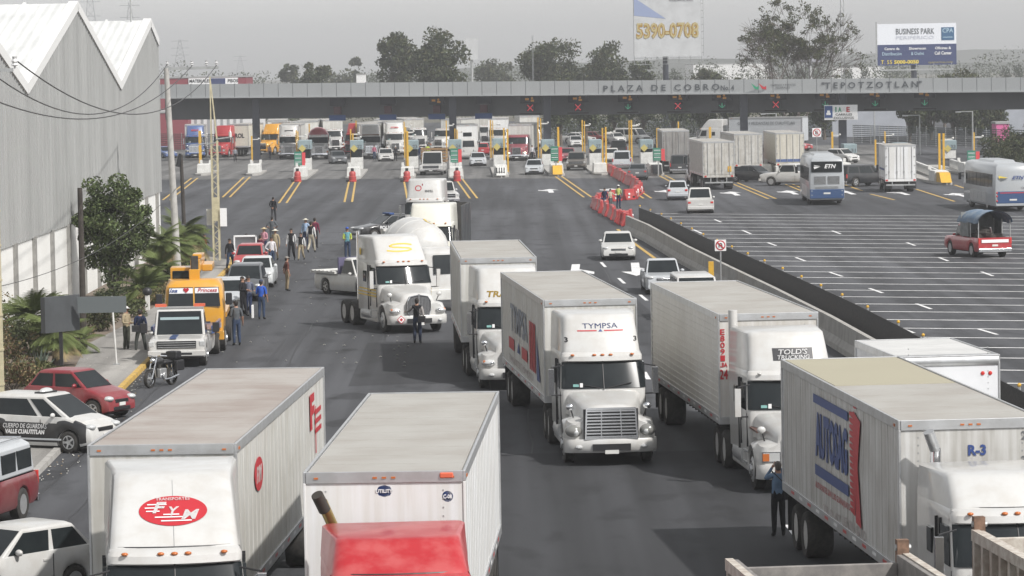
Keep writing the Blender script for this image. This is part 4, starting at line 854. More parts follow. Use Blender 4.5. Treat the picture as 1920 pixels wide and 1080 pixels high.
def price(px,yt,yb,label):
    s_=(330-(125-.018*(px-960)))/H; p=pix(px,331); h0=(331-yb)/s_; h1=(331-yt)/s_; r=thing('toll_price_board',label,'price board',(p.x,p.y+1.5,0),0,'green and red toll price boards')
    MB().box(-.06,.06,0,.1,0,h1-.1,STL).build('stand',r); b=MB().box(-.48,.28,-.06,0,h0,h1,PBG).box(.28,.62,-.06,0,h0,h1-.1,PBR)
    for i in range(6): z=h0+.12+i*(h1-h0-.2)/6; b.box(-.4,.2,-.08,-.06,z,z+.05,INKW if i%2 else mat('pale_green',(.2,.4,.3),.5))
    b.build('board',r); return r
def barrel(px,py,label,sz=1.0,deg=0):
    p=pix(px,py); r=thing('red_barrel',label,'traffic barrel',(p.x,p.y,0),R(deg),'red water filled barrels at the island noses')
    MB().loft([[(a*sz*math.cos(i*math.pi/6),a*sz*math.sin(i*math.pi/6),z*sz) for i in range(12)] for a,z in((.38,0),(.40,.1),(.34,.14),(.36,.5),(.30,.55),(.32,.85),(.2,1.0))],RPL).build('barrel_body',r,smooth=50)
    MB().box(-.14,.14,-.1,.1,.98*sz,1.28*sz,BLK).build('warning_lamp',r,bevel=.03); MB().box(-.6,-.3,-.25,.1,0,.25,BLK).build('sandbag',r,bevel=.05); return r
isl=[(377,330,'island at far left with plain white block beside lattice pole',1,None),(473,330,'island by the dark canopy column with white block',1,None),(560,338,'island with long white barrier left of the first price board booth',1,None),(661,337,'island with red barrel left of the dark grey sedan lane',1,None),(763,337,'island with red barrel left of the white flatbed truck',1,None),(855,337,'island with price board right of the white flatbed truck',1,None),(940,333,'island with black and white striped nose',1,'chev'),(1046,331,'island with yellow nose left of the van with headlights on',1,'yel'),(1128,329,'island where the red barrier line begins',1,None),(1233,330,'island with black splayed nose by the price board',1,'blk'),(1440,333,'island hidden between the white trailers',1,None),(1590,330,'island behind the bus near the white lane sign',1,None),(1775,347,'wide island at right with striped and yellow nose',1,'yel'),(1829,330,'rightmost island by the price board',1,None)]
for a in isl: island(a[0],a[1],a[2],nose=a[4],L=30 if a[0]>500 else 14)
bo=[(571,263,'booth behind the leftmost price board','21'),(668,263,'booth beside the dark grey sedan','22'),(772,263,'booth right of the white compact sedan','23'),(853,262,'booth behind the price board by the flatbed truck','24'),(936,260,'booth left of the maroon truck','25'),(1027,262,'booth right of the motorcycle policeman','26'),(1116,262,'booth at the start of the red barriers','27'),(1212,262,'booth left of the grey box trailer','28'),(1594,270,'booth behind the double deck bus','31'),(1690,268,'booth behind the white box truck','32'),(1781,263,'booth at the white balustrades','33')]
for px,t,l,n_ in bo: booth(px,t,376,'pale blue roofed toll '+l,n_)
po=[(376,245,310,.3),(473,255,306,.16),(557,244,322,.12),(560,246,322,.12),(581,232,296,.14),(659,242,320,.14),(663,250,320,.14),(669,226,296,.14),(759,228,300,.12),(762,238,320,.14),(765,246,320,.2),(838,226,300,.12),(854,241,300,.14),(858,243,300,.14),(921,225,300,.16),(925,226,300,.1),(946,240,325,.14),(953,242,327,.16),(1010,220,300,.16),(1015,222,300,.12),(1048,238,326,.2),(1093,225,305,.16),(1097,227,305,.1),(1131,240,326,.16),(1137,238,326,.16),(1181,226,308,.16),(1185,225,308,.16),(1233,240,302,.18),(1236,240,302,.14),(1273,228,300,.14),(1332,238,300,.25),(1457,248,322,.16),(1463,250,322,.14),(1561,247,300,.2),(1642,262,315,.16),(1660,246,310,.12),(1762,250,342,.18),(1770,250,340,.18),(1827,248,320,.12)]
near=['left of the tall lattice pole','beside the dark column','at the first price board','pair partner at the first price board','behind the first price board booth','in front of the second booth','taller partner before the second booth','thin one behind the second booth','thin one left of the third booth','in front of the third booth','thick one before the third booth','left of the second column','beside the second price board','right beside the second price board','left of the fifth booth','thin partner left of the fifth booth','left of the maroon truck bonnet','against the maroon truck bonnet','left of the third column','thin partner left of the third column','at the yellow island nose','left of the seventh booth','thin partner left of the seventh booth','at the start of the red barriers','taller one at the start of the red barriers','left of the eighth booth','partner left of the eighth booth','above the price board by the grey trailer','thin partner by the grey trailer','before the grey box trailer','thick one between the white trailers','front of the striped white trailer','thin partner at the striped white trailer','behind the double deck bus','behind the dark sport utility','thin one behind the box truck','left of the pair at the wide island','right of the pair at the wide island','above the rightmost price board']
for (px,a,b,w_),n_ in zip(po,near): post(px,a,b,'tall yellow steel post '+n_,w_)
for a in((560,285,311,'green and red price board at the leftmost booth lane'),(854,279,306,'green and red price board right of the white flatbed truck'),(1043,275,303,'green and red price board above the yellow island nose'),(1236,278,302,'green and red price board beside the grey trailer'),(1828,283,309,'rightmost green and red price board by the trees')): price(*a)
for a in((558,341,'orange faded barrel at the nose below the leftmost price board'),(661,341,'dark red barrel left of the double yellow line centre left'),(763,341,'dark red barrel just behind the white truck roof line'),(857,340,'tall red barrel below the second price board'),): barrel(*a)
def balustrade(a,b,label):
    A,B=pix(*a),pix(*b); r=thing('balustrade',label,'balustrade',A,math.atan2(B.y-A.y,B.x-A.x),'white slotted balustrades at the right islands'); L=(B-A).length
    MB().box(0,L,-.12,.12,.85,1.0,CONW).box(0,L,-.15,.15,0,.25,CON).box(0,.4,-.13,.13,.25,.85,CONW).box(L-.4,L,-.13,.13,.25,.85,CONW).build('rail',r)
    q=MB(); n=int(L/.55)
    for i in range(n): x=.4+(L-.8)*i/n; q.loft([[(x,-.09,.25),(x+.22,-.09,.25),(x+.22,.09,.25),(x,.09,.25)],[(x+.2,-.09,.85),(x+.42,-.09,.85),(x+.42,.09,.85),(x+.2,.09,.85)]],CONW)
    q.build('slots',r)
balustrade((1716,322),(1762,341),'white balustrade between the box truck and the wide island'); balustrade((1783,318),(1826,333),'white balustrade between the wide island and the bus'); balustrade((1434,318),(1458,333),'white balustrade behind the white pickup')
# red plastic barriers
def water_barrier(px,py,deg,label,lit=False):
    p=pix(px,py); r=thing('plastic_barrier',label,'plastic barrier',(p.x,p.y,0),R(deg),'red plastic water barriers in a winding row')
    MB().prism([(-.28,0),(.28,0),(.28,.18),(.12,.55),(.1,1.0),(-.1,1.0),(-.12,.55),(-.28,.18)],-.72,.72,RPL).build('shell',r,bevel=.05)
    MB().box(-.5,-.2,-.295,-.27,.2,.36,CONW).box(.25,.55,-.295,-.27,.2,.36,BLK).ell((-.2,-.2,.55),(.16,.06,.1),INKW,8,5).build('reflector',r); return r
PTH=[pix(*q) for q in((1140,323),(1190,352),(1200,363),(1188,374),(1124,381),(1117,391),(1150,411),(1172,425),(1180,416))]; rb=random.Random(21)
wb0=None; seg_=0.0
for a,b in zip(PTH,PTH[1:]):
    n=max(1,int((b-a).length/1.75)); dg_=math.atan2(b.y-a.y,b.x-a.x)
    for i in range(n):
        p=a+(b-a)*(i+.5)/n
        if wb0 is None: wb0=o=water_barrier(1140,323,0,'red plastic water barrier in the winding red row before the booths')
        else: o=copy_tree(wb0)
        o.location=(p.x+rb.uniform(-.12,.12),p.y+rb.uniform(-.1,.1),0); o.rotation_euler=(0,0,dg_+rb.uniform(-.25,.25)+(math.pi if dg_>1.6 or dg_<-.1 else 0)); k_=rb.uniform(.8,.95); o.scale=(k_,k_,k_)
# concrete median wall with mesh fence
WALL=[(1176,434),(1215,452),(1290,497),(1370,540),(1450,582),(1560,643),(1640,692),(1760,772),(1930,880)]
r=thing('median_wall','grey concrete median wall with black mesh screen curving beside the staging lot','wall',pix(*WALL[3])); O=Vector(r.location)
c=MB(); f=MB(); fp=MB(); MESH=mat('black_mesh',(.02,.02,.022),.8,noise=.5,nscale=14,dirt=(.09,.085,.08))
WP=[pix(*p) for p in WALL]; pts=[]
for a,b in zip(WP,WP[1:]):
    n=max(1,int((b-a).length/3)); pts+= [a+(b-a)*i/n for i in range(n)]
pts.append(WP[-1])
for i,(a,b) in enumerate(zip(pts,pts[1:])):
    d=(b-a).normalized(); n=Vector((-d.y,d.x,0)); a2=a+d*.03-O; b2=b-d*.03-O
    if n.x<0: n=-n
    S1=[(-.3,0),(-.28,.2),(-.12,.42),(-.09,1.0),(.09,1.0),(.12,.42),(.28,.2),(.3,0)]
    c.loft([[tuple(a2+n*u+Vector((0,0,v))) for u,v in S1],[tuple(b2+n*u+Vector((0,0,v))) for u,v in S1]],CON)
    o=n*.75; f.loft([[tuple(a-O+o*k+Vector((0,0,z))) for k,z in((1,.1),(1.05,.1),(1.05,1.5),(1,1.5))],[tuple(b-O+o*k+Vector((0,0,z))) for k,z in((1,.1),(1.05,.1),(1.05,1.5),(1,1.5))]],MESH)
    if i%2==0: fp.cyl(a-O+o*1.1,a-O+o*1.1+Vector((0,0,1.55)),.04,STL,n=6); fp.ell(tuple(a-O+o*1.1+Vector((0,0,1.6))),(.06,.06,.06),YPOST,6,4)
c.build('barrier_units',r); f.build('mesh_screen',r); fp.build('screen_posts',r)
# overhead & roadside furniture
def sign_round(px,py,yt,label,glyph,w=.75,tri=False,postm=None):
    p=pix(px,py); s=(py-(125-.018*(px-960)))/H; h=(py-yt)/s; r=thing('road_sign',label,'road sign',(p.x,p.y,0),0)
    MB().cyl((0,0,0),(0,0,h),.035,postm or STL,n=6).build('sign_post',r); b=MB().box(-w/2,w/2,-.06,-.04,h-w,h,INKW); M_=face(0,(0,-.065,h-w/2)); b.disc((0,0,.006),w*.44,INKR,M=M_); b.disc((0,0,.014),w*.34,INKW,M=M_); b.text(glyph,w*.34,w*.42,face(0,(0,-.085,h-w/2)),INKK,.03)
    b.box(-w*.4,w*.4,-.1,-.095,h-w/2-.03,h-w/2+.03,INKR,T=Matrix.Translation((0,0,h-w/2))@Matrix.Rotation(R(45),4,'Y')@Matrix.Translation((0,0,-(h-w/2)))); b.build('sign_face',r); return r
sign_round(1352,545,449,'round no turn sign with red ring on post beside the concrete wall','\u2229',.52)
MB().box(-.12,.12,-.1,.1,0,1.5,YPOST).build('marker_post',label='short weathered yellow post left of the round no turn sign',cat='post').location=pix(1334,552)
sign_round(1532,300,240,'round no parking sign with letter E on a post above the double deck bus','E',.95)
c=cp3(1578,.6,0); r=thing('lane_sign','white sign with red green and blue lettering hung on the fourth visible column','sign',(c.x,c.y,4.0),R(ang))
b=MB().box(-1.9,1.9,-.1,0,0,1.65,INKW); b.build('sign_panel',r); b=MB().box(-1.85,-.95,-.13,-.1,.25,1.55,BLS).box(-1.65,-1.15,-.15,-.13,.55,.8,INKW).box(-1.55,-1.25,-.15,-.13,.8,1.05,INKW)
for t_,x_,m_ in(('I',-.55,INKGR),('A',-.1,INKGR),('V',.35,INKW),('E',.85,INKR)): b.text(t_,.14 if t_=='I' else .4,.55,face(0,(x_,-.13,1.15)),m_,.04)
b.text('CARRILES',1.9,.25,face(0,(.35,-.13,.6)),INKK,.01); b.text('EXCLUSIVOS',2.3,.25,face(0,(.35,-.13,.22)),INKK,.01); b.build('lettering',r)
def billboard(name,label,px0,px1,yt,yb,D,deg,pole,cols=()):
    a=at(px0,(yt+yb)/2,D); b_=at(px1,(yt+yb)/2,D); W=(b_-a).length; zt=at((px0+px1)/2,yt,D).z; zb=at((px0+px1)/2,yb,D).z; c=(a+b_)/2
    r=thing(name,label,'billboard',(c.x,c.y,0),R(deg)); return r,W,zb,zt
r,W,zb,zt=billboard('billboard','tall pale billboard with a yellow phone number on a dark column',1188,1314,-48,106,520,0,0)
MB().box(-W/2,W/2,-.15,0,zb,zt,mat('billboard_grey',(.5,.51,.52),.7,noise=.12,nscale=.7)).build('panel',r)
b=MB(); b.text('5390-0708',W*.93,2.3,face(0,(0,-.2,zb+3.7)),mat('phone_number_edge',(.34,.2,.03),.6),.05); b.text('5390-0708',W*.93,2.25,face(0,(0,-.215,zb+3.72)),mat('phone_number_yellow',(.42,.35,.17),.6),.0)
b.add([(-W/2+.05,-.17,zt-3.2),(-W/2+.05,-.17,zt-5.8),(-.2,-.17,zb+5.4)],[(0,1,2)],mat('billboard_blue',(.25,.3,.45),.6)); b.text('INMOBILIARIA DEL NORTE',3.4,.28,face(0,(2,-.2,zb+8.0)),INKG); b.add([(.8,-.2,zb+8.3),(2.1,-.2,zb+8.9),(3.4,-.2,zb+8.3)],[(0,1,2)],INKG); b.build('lettering',r)
t=MB(); t.cyl((-.3,.8,0),(-.3,.8,zt),.42,COLM,n=10); t.build('column',r); t=MB()
for i in range(7): x=-W/2+W*i/6; t.box(x-.05,x+.05,0,.1,zb-1.1,zt,STL); t.box(x-.04,x+.04,-.9,.4,zb-.6,zb-.5,STL)
for z in(zb-.2,zb-.55,zb-1.1): t.box(-W/2,W/2,-.9,-.85,z,z+.07,STL); t.box(-W/2,W/2,.3,.35,z,z+.07,STL)
for z in range(int(zb),int(zt)): t.box(W/2,W/2+.35,0,.06,z,z+.08,STL)
t.box(W/2+.3,W/2+.36,0,.06,zb,zt,STL); t.build('frame',r)
r,W,zb,zt=billboard('billboard','wide white and navy business park billboard on a short column',1645,1793,44,122,520,0,0); zm=zb+(zt-zb)*.5
NAVY=mat('billboard_navy',(.035,.05,.13),.6); MB().box(-W/2,W/2,-.12,0,zm,zt,mat('billboard_white',(.68,.7,.74),.6)).box(-W/2,W/2,-.125,0,zb,zm-.003,NAVY).build('panel',r); b=MB(); k=W/148
def bt(s,x0,x1,y0,y1,m_,bold=0):
    b=MB(); b.text(s,(x1-x0)*k,(y1-y0)*k,face(0,((x0+x1)/2*k-W/2-1645*k,-.16,zt-((y0+y1)/2-44)*k)),m_,bold); b.build('lettering',r)
bt('BUSINESS PARK',1680,1752,53,64,INKG,.01); bt('PERIFERICO',1680,1751,67,73,mat('faint_reflection',(.5,.52,.58),.6)); b.box((1765-1645)*k-W/2,(1789-1645)*k-W/2,-.16,-.13,zt-(76-44)*k,zt-(52-44)*k,mat('logo_blue',(.03,.10,.2),.5))
b.text('CPA',20*k,8*k,face(0,((1777-1645)*k-W/2,-.18,zt-14*k)),mat('pale_blue',(.45,.6,.7),.6)); b.box((1768-1645)*k-W/2,(1786-1645)*k-W/2,-.17,-.16,zt-27*k,zt-26*k,mat('pale_blue')); 
PB=mat('pale_blue')
bt('Centro de',1658,1686,88,93,INKW,.02); bt('Distribuci\u00f3n',1654,1690,97,103,PB); bt('Showroom',1704,1736,88,93,INKW,.02); bt('& Outlet',1708,1732,97,103,PB); bt('Oficinas &',1753,1783,88,93,INKW,.02); bt('Call Center',1752,1784,97,103,INKW,.02); bt('T. 55',1651,1672,112,119,INKY); bt('5000-0050',1676,1722,112,119,INKY,.03); bt('cpamericas.com',1740,1786,115,120,mat('dull_yellow',(.35,.3,.1),.6)); b.build('logo',r)
t=MB().cyl((-.4,.5,0),(-.4,.5,zb+1),.42,COLM,n=10); t.build('column',r); t=MB().box(-W/2+.3,W/2-.5,-.9,-.7,zb-.75,zb-.55,STL)
for i in range(5): x=-W/2+.4+i*(W-1.2)/4; t.box(x-.1,x+.1,-.9,.3,zb-.5,zb-.3,STL); t.box(x-.04,x+.04,-.8,-.75,zb-.6,zb+.3,STL)
t.box(-W/2-.22,-W/2-.05,-.1,.1,zb,zt+.3,STL); t.build('catwalk',r)
# ---- background buildings ----
def panel_on_pole(name,label,x0,x1,yt,yb,D,m_):
    r,W,zb,zt=billboard(name,label,x0,x1,yt,yb,D,0,0); MB().box(-W/2,W/2,-.2,.2,zb,zt,m_).build('panel',r); MB().cyl((0,.4,0),(0,.4,zb+1),.3,STL,n=8).build('column',r)

def bld(name,label,px0,px1,yt,D,depth,m_,wins=(),base=0,cat='building'):
    a=at(px0,yt,D); b=at(px1,yt,D); z=max(2.5,(a.z+b.z)/2); W=(b-a).length; r=thing(name,label,cat,((a.x+b.x)/2,D,base)); MB().box(-W/2,W/2,0,depth,0,z,m_).build('wall',r); MB().box(-W/2-.1,W/2+.1,-.1,depth+.1,z,z+.25,mat('roof_edge',(.3,.3,.3),.7)).build('roof',r)
    for x,w_,z0,z1 in wins: MB().box(x-w_/2,x+w_/2,-.06,.02,z0,z1,GLS).build('window',r)
    return r,W,z
GW=mat('grey_factory_wall',(.34,.36,.40),.7,noise=.12,nscale=.5)
b,W,z=bld('factory_building','pale grey factory hall behind the booths right of centre',1560,1712,180,500,40,GW,[(-3.0,1.0,5.2,6.4),(2.6,1.0,5.2,6.4)])
bld('factory_building','pale grey factory hall at the right edge behind trees',1866,1980,170,490,40,GW,[(-1.9,.9,5,6.2)])
b,W,z=bld('striped_shed','white shed with grey vertical stripes behind the blue truck',352,470,214,500,30,mat('shed_white',(.6,.6,.6),.7)); q=MB()
for i in range(int(W/.9)): q.box(-W/2+i*.9,-W/2+i*.9+.35,-.05,0,0,z,mat('shed_grey',(.28,.29,.3),.7))
q.build('stripes',b)
bld('red_shop_building','low red fronted building behind the striped post at far left',285,352,212,495,30,mat('red_render',(.22,.05,.065),.7))
b,W,z=bld('roadside_shop','red and white shop front with roof sign beyond the canopy',300,462,146,560,14,mat('red_render')); q=MB().box(-W/2+4.4,W/2-1.3,-.15,0,z-1.2,z-.05,INKW).text('MATERIALES',3.2,.5,face(0,(-.5,-.2,z-.45)),INKK,.02).box(1.0,3.4,-.2,-.15,z-1.1,z-.1,NAVY).text('PISOS',1.6,.5,face(0,(4.6,-.2,z-.5)),INKK,.02); q.build('sign_board',b)
bld('white_plant','long low white factory roofs far off under the bare tree',1300,1440,120,1300,60,mat('far_white',(.7,.7,.7),.7)); bld('white_plant','faint white hall far off behind the poplars',1560,1660,126,1500,60,mat('far_white'))
bld('pale_tower_block','small pale block far off above the canopy left of the big round pair',668,684,140,900,8,mat('far_white')); bld('pink_kiosk','pink and white kiosk among bushes at right',1868,1892,245,440,4,mat('pink_paint',(.6,.12,.3),.6),cat='kiosk')
panel_on_pole('grey_screen','small grey advertising panel seen through the bare tree',1500,1538,92,117,600,mat('grey_panel',(.3,.3,.33),.7))
panel_on_pole('far_billboard','faint blank billboard behind the big round tree',872,896,72,112,760,mat('billboard_grey'))
# white box trailers queued far behind the canopy
# pylons and masts
def mast(px,yt,D,w,label,cat='mast',arms=0):
    t=at(px,yt,D); r=thing('lattice_pylon' if arms else 'steel_mast',label,cat,(t.x,D,0)); m_=mat('pylon_steel',(.25,.26,.27),.6); q=MB()
    if arms:
        for s in(-1,1): q.cyl((s*w,0,0),(s*.3,0,t.z),.12,m_,n=4)
        for i in range(14): z=t.z*i/14; k=w*(1-i/14)+.3*i/14; q.cyl((-k,0,z),(k*.93,0,z+t.z/14),.07,m_,n=3); q.cyl((k,0,z),(-k*.93,0,z+t.z/14),.07,m_,n=3)
        for j in range(arms): z=t.z*(.97-.12*j); q.box(-3.6,3.6,-.1,.1,z,z+.18,m_)
    else:
        for a in range(3): q.cyl((w*math.cos(a*2.1),w*math.sin(a*2.1),0),(w*math.cos(a*2.1),w*math.sin(a*2.1),t.z),.035,m_,n=4)
        for i in range(int(t.z/1.2)): q.cyl((w,0,i*1.2),(w*math.cos(2.1),w*math.sin(2.1),i*1.2+1.2),.02,m_,n=3)
    q.build('lattice',r); return r
mast(1577,-60,470,.28,'tall thin steel mast right of the bare tree'); mast(998,66,600,.12,'thin mast rising left of the conical tree')
mast(337,74,1500,5,'faint power pylon beyond the left end of the canopy','pylon',3); mast(243,5,1300,5,'faint power pylon behind the warehouse roof peak','pylon',2); mast(168,-30,1300,5,'faint power pylon left of the second warehouse gable','pylon',3); mast(450,104,2000,4,'faintest small pylon above the canopy at left','pylon',2)
# ---- trees ----
def T_(px,yb_w,yt,halfw,D,seed,label,n=2600,ls=.55,name='broadleaf_tree',**k):
    t=at(px,yt,D); s=F/D; return tree(name,label,(t.x,D,0),t.z,halfw/s,seed,n,ls,group='trees beyond the toll canopy',**k)
T_(745,0,45,48,600,11,'large round tree, left dome of the big pair above the canopy',9000,.62,clumps=44,crown_from=.12); T_(826,0,38,54,570,12,'tallest dark dense tree, right dome of the big pair above the canopy',10000,.62,clumps=50,crown_from=.1)
T_(590,0,101,33,680,13,'small faint tree left of the big round pair',3800,.6,clumps=24); T_(545,0,106,25,900,14,'pale hazy tree at left above the canopy',2000,.9,clumps=16); T_(668,0,104,20,1000,15,'tiny pale hazy tree next to the white block',1500,.9,clumps=12); T_(635,0,126,40,950,16,'low hazy tree clump left of the big pair',2200,.9,clumps=20)
T_(925,0,105,45,850,17,'pale hazy tree right of the big pair',3200,.85,clumps=24); T_(1030,0,58,62,620,18,'dark conical broad tree left of the phone number billboard',8000,.62,clumps=44,cz=1.0); T_(1142,0,72,52,620,19,'dark bushy tree just left of the tall billboard',6500,.6,clumps=38); T_(1095,0,98,40,640,20,'lower tree between the two dark trees mid frame',3600,.6,clumps=22); T_(1200,0,105,30,650,27,'small tree under the tall billboard',2600,.6,clumps=18)
T_(1325,0,116,38,600,21,'round yellowish green tree right of the tall billboard',3000,.55,clumps=14,mats=[LV[2],LV[0]]); T_(1378,0,136,20,620,22,'little round tree left of the bare tree',700,.55,clumps=8,mats=[LV[2],LV[0]]); T_(1822,0,120,50,540,23,'olive tree under the right edge of the business park billboard',3800,.5,clumps=20,mats=[LV[2],LV[2],LV[0]]); T_(1770,0,126,30,560,24,'low olive tree left of the right hand one',1100,.5,clumps=12,mats=[LV[2],LV[0]])
for i,(px,yt,d) in enumerate(((1588,120,1000),(1622,122,1000),(1885,122,900),(1910,118,900),(1262,128,900),(1272,134,900),(1500,126,1000))):
    t=at(px,yt,d); r=thing('poplar_tree',['narrow poplar right of the mast','narrow poplar left of the business park billboard','narrow poplar near the right edge','narrow poplar at the right edge','narrow poplar under the tall billboard','shorter poplar under the tall billboard','narrow poplar in the haze behind the bare tree'][i],'tree',(t.x,d,0),0,'narrow hazy poplars'); q=MB(); rd_=random.Random(i)
    scatter(q,(0,0,t.z*.55),(1.5,1.5,t.z*.45),900,.5,[LV[1]],rd_); q.build('crown',r); MB().cyl((0,0,0),(0,0,t.z*.8),.2,BARK,.05,n=5).build('trunk',r)
t=at(1487,-6,470); bare_tree('bare_tree','sparse half bare tree with many fine branches between the billboards',(t.x,470,0),t.z*.93,1.0,8,5200)
lab=['left of the third column','right of the third column','with pale trunk behind the seventh booth','behind the car carrier','behind the grey box trailer','left of the striped trailer','behind the fourth column','right of the fourth column','left of the no parking sign','by the white lane sign']
for i,px in enumerate((1050,1098,1150,1205,1262,1320,1378,1432,1490,1545)): T_(px,0,166-(i%3)*4,34,478+(i%4)*7,30+i,'roadside tree under the canopy, '+lab[i],2600,.5,clumps=20,crown_from=.22,mats=[LV[0],LV[1],LV[0]])
lab=['left one of the dark clump at right','second of the dark clump at right','drooping one in the clump at right','tallest drooping one in the clump at right','rightmost one of the clump before the factory']
for i,px in enumerate((1705,1745,1790,1830,1858)): T_(px,0,158+(i%2)*8,34,462+(i%3)*8,50+i,'roadside tree, '+lab[i],4200,.5,clumps=26,crown_from=.05,mats=[LV[0],LV[2],LV[1]])
for i,(px,py,h_) in enumerate(((1885,312,3.2),(1905,318,3.4),(1870,305,2.6),(1915,300,4.0))): shrub('hedge_bush','bush beside the bus, '+['nearest the pink kiosk','tallest front one','leftmost low one','at the right edge'][i],px,py,h_,2.0,70+i,[LV[0],LV[2],LV[1]],1500,.3,group='bushes behind the right hand bus')
q=MB(); r_=random.Random(9)
for i in range(170):
    x=-190+i*3.6; d=1050+r_.uniform(0,200); scatter(q,(x,d,r_.uniform(3,7)),(6,6,r_.uniform(4,8)),300,.85,[LV[1],LV[0]],r_)
st(q,'distant_trees',kind='stuff')
q=MB()
for i in range(90):
    x=-70+i*1.9; d=700+r_.uniform(0,90); scatter(q,(x,d,r_.uniform(2,4)),(4,4,r_.uniform(3,5)),240,.55,[LV[1],LV[0]],r_)
st(q,'far_hedgerow',kind='stuff')
q=MB()
for i in range(60):
    p_=at(1035+i*9,540,500+(i%5)*4); scatter(q,(p_.x,p_.y,r_.uniform(1.5,3.5)),(2.6,2.6,r_.uniform(2,3.2)),170,.42,[LV[1],LV[0]],r_)
st(q,'roadside_hedge',kind='stuff')
fm=mat('fence_mesh',(.06,.075,.07),.8)
for a,b,l in(((1040,262),(1400,258),'long dark mesh fence behind the car carrier'),((1600,268),(1930,282),'green mesh fence in front of the factory'),((290,282),(420,284),'grey mesh fence behind the blue truck')):
    A,B=pix(*a),pix(*b); r=thing('mesh_fence',l,'fence',A,math.atan2(B.y-A.y,B.x-A.x)); L=(B-A).length; q=MB(); n=int(L/3)
    for i in range(n+1): q.cyl((L*i/n,0,0),(L*i/n,0,2.4),.05,STL,n=5)
    q.build('fence_posts',r); q=MB()
    for i in range(9): q.box(0,L,-.02,.02,.2+i*.25,.28+i*.25,fm)
    for i in range(int(L/.5)): q.box(i*.5,i*.5+.06,-.03,-.02,.1,2.3,fm)
    q.build('fence_mesh',r)
def lamp(px,yt,yb,label):
    p=pix(px,yb); s=(yb-(125-.018*(px-960)))/H; h=(yb-yt)/s; r=thing('street_lamp',label,'street lamp',p,0,'grey lamp poles under and beyond the canopy'); MB().cyl((0,0,0),(0,0,h),.12,STL,.07,n=8).build('pole',r); MB().box(-1.4,0,-.04,.04,h-.1,h,STL).box(-1.9,-1.3,-.12,.12,h-.15,h-.02,ALU).build('lamp_head',r)
lamp(1456,212,275,'grey lamp pole behind the striped trailer'); lamp(1725,215,290,'grey lamp pole right of the box truck'); lamp(1824,208,285,'tall grey lamp pole above the rightmost price board'); lamp(1640,205,270,'grey lamp pole before the factory')
# ---- left side furniture ----
CP=mat('concrete_pole',(.40,.39,.37),.8,noise=.2,nscale=2)
p=pix(334,522); r=thing('concrete_pole','tall grey concrete utility pole with crossarm by the palms','utility pole',p); hp_=at(320,128,p.y).z
MB().cyl((0,0,0),(-.35,0,hp_),.2,CP,.13,n=12).build('shaft',r,smooth=50); a=MB().box(-.5,2.3,-.08,.08,hp_-.08,hp_+.06,STL); a.build('crossarm',r)
for x in(-.3,.95,1.7,2.2): MB().loft([[(x+a_*math.cos(i*math.pi/4),a_*math.sin(i*math.pi/4),hp_+z_) for i in range(8)] for a_,z_ in((.03,.05),(.03,.12),(.12,.15),(.05,.2),(.12,.24),(.05,.29),(.08,.36))],mat('insulator_grey',(.5,.5,.5),.3)).build('insulator',r)
p2=pix(407,492); r=thing('lattice_pole','cream painted steel lattice pole with white panel beside the sidewalk end','utility pole',p2); h2=at(402,130,p2.y).z; LAT=mat('cream_steel',(.50,.45,.30),.6,noise=.2,nscale=4); q=MB()
for s in(-1,1):
    for t_ in(-1,1): q.box(s*.16-.045,s*.16+.045,t_*.16-.045,t_*.16+.045,0,6.7,LAT); q.cyl((s*.16,t_*.16,6.7),(-.16,0,h2-.4),.04,LAT,n=4)
n=22
for i in range(n):
    z=i*6.7/n; z2=(i+1)*6.7/n; s=1 if i%2 else -1; q.cyl((-.16*s,-.19,z),(.16*s,-.19,z2),.022,LAT,n=4); q.cyl((.19,-.16*s,z),(.19,.16*s,z2),.022,LAT,n=4)
q.box(-.16,.16,-.2,-.16,2.3,3.6,LAT); q.box(-.16,.16,-.2,-.16,.9,.94,LAT); q.build('lattice',r); MB().box(.25,.62,-.3,-.27,2.0,3.0,INKW).box(-.55,-.2,.3,.33,2.05,2.95,LIT).build('panel',r); MB().cyl((.1,-.2,6.8),(1.0,-.2,6.9),.04,STL).cyl((.9,-.2,6.9),(.9,-.2,7.2),.08,CONW).cyl((.1,-.2,6.6),(-1.3,-.2,6.5),.03,STL).build('insulator_arm',r)
p=pix(157,642); r=thing('timber_pole','dark timber pole in front of the white warehouse wall','pole',p); MB().cyl((0,0,0),(0,0,at(157,352,p.y).z),.13,mat('dark_timber',(.05,.042,.036),.9,noise=.4,nscale=6),.1,n=9).build('shaft',r)
p=pix(345,420); r=thing('timber_post','short dark post with cables between the warehouse and the toll lanes','pole',p); MB().cyl((0,0,0),(-.1,0,at(342,290,p.y).z),.14,mat('dark_timber'),.12,n=8).build('shaft',r); MB().cyl((-.3,0,4.0),(-.15,-.1,4.9),.2,BLK,.1,n=7).build('cable_coil',r)
p=pix(4,826); r=thing('cream_post','cream painted steel post cropped by the left frame edge','post',p); q=MB().box(-.16,.09,-.12,.12,0,at(4,220,p.y).z,LAT)
for i in range(9): q.box(-.18,.11,-.14,.14,.6+i,.66+i,LAT)
q.build('shaft',r)
p=pix(-55,830); r=thing('utility_pole','utility pole just outside the frame whose crossarm carries the insulator at upper left','utility pole',p); ha=at(20,131,p.y).z; MB().cyl((0,0,0),(0,0,ha+.5),.18,CP,.12,n=10).build('shaft',r); MB().box(-.5,1.5,-.06,.06,ha-.05,ha+.05,STL).box(-.5,1.1,-.04,.04,ha-.2,ha-.15,STL).build('crossarm',r)
for x in(1.55,1.0): MB().loft([[(x+a_*math.cos(i*math.pi/4),a_*math.sin(i*math.pi/4),ha+z_) for i in range(8)] for a_,z_ in((.03,.03),(.03,.1),(.11,.13),(.06,.2),(.10,.24),(.06,.31),(.08,.38))],mat('insulator_grey')).build('insulator',r)
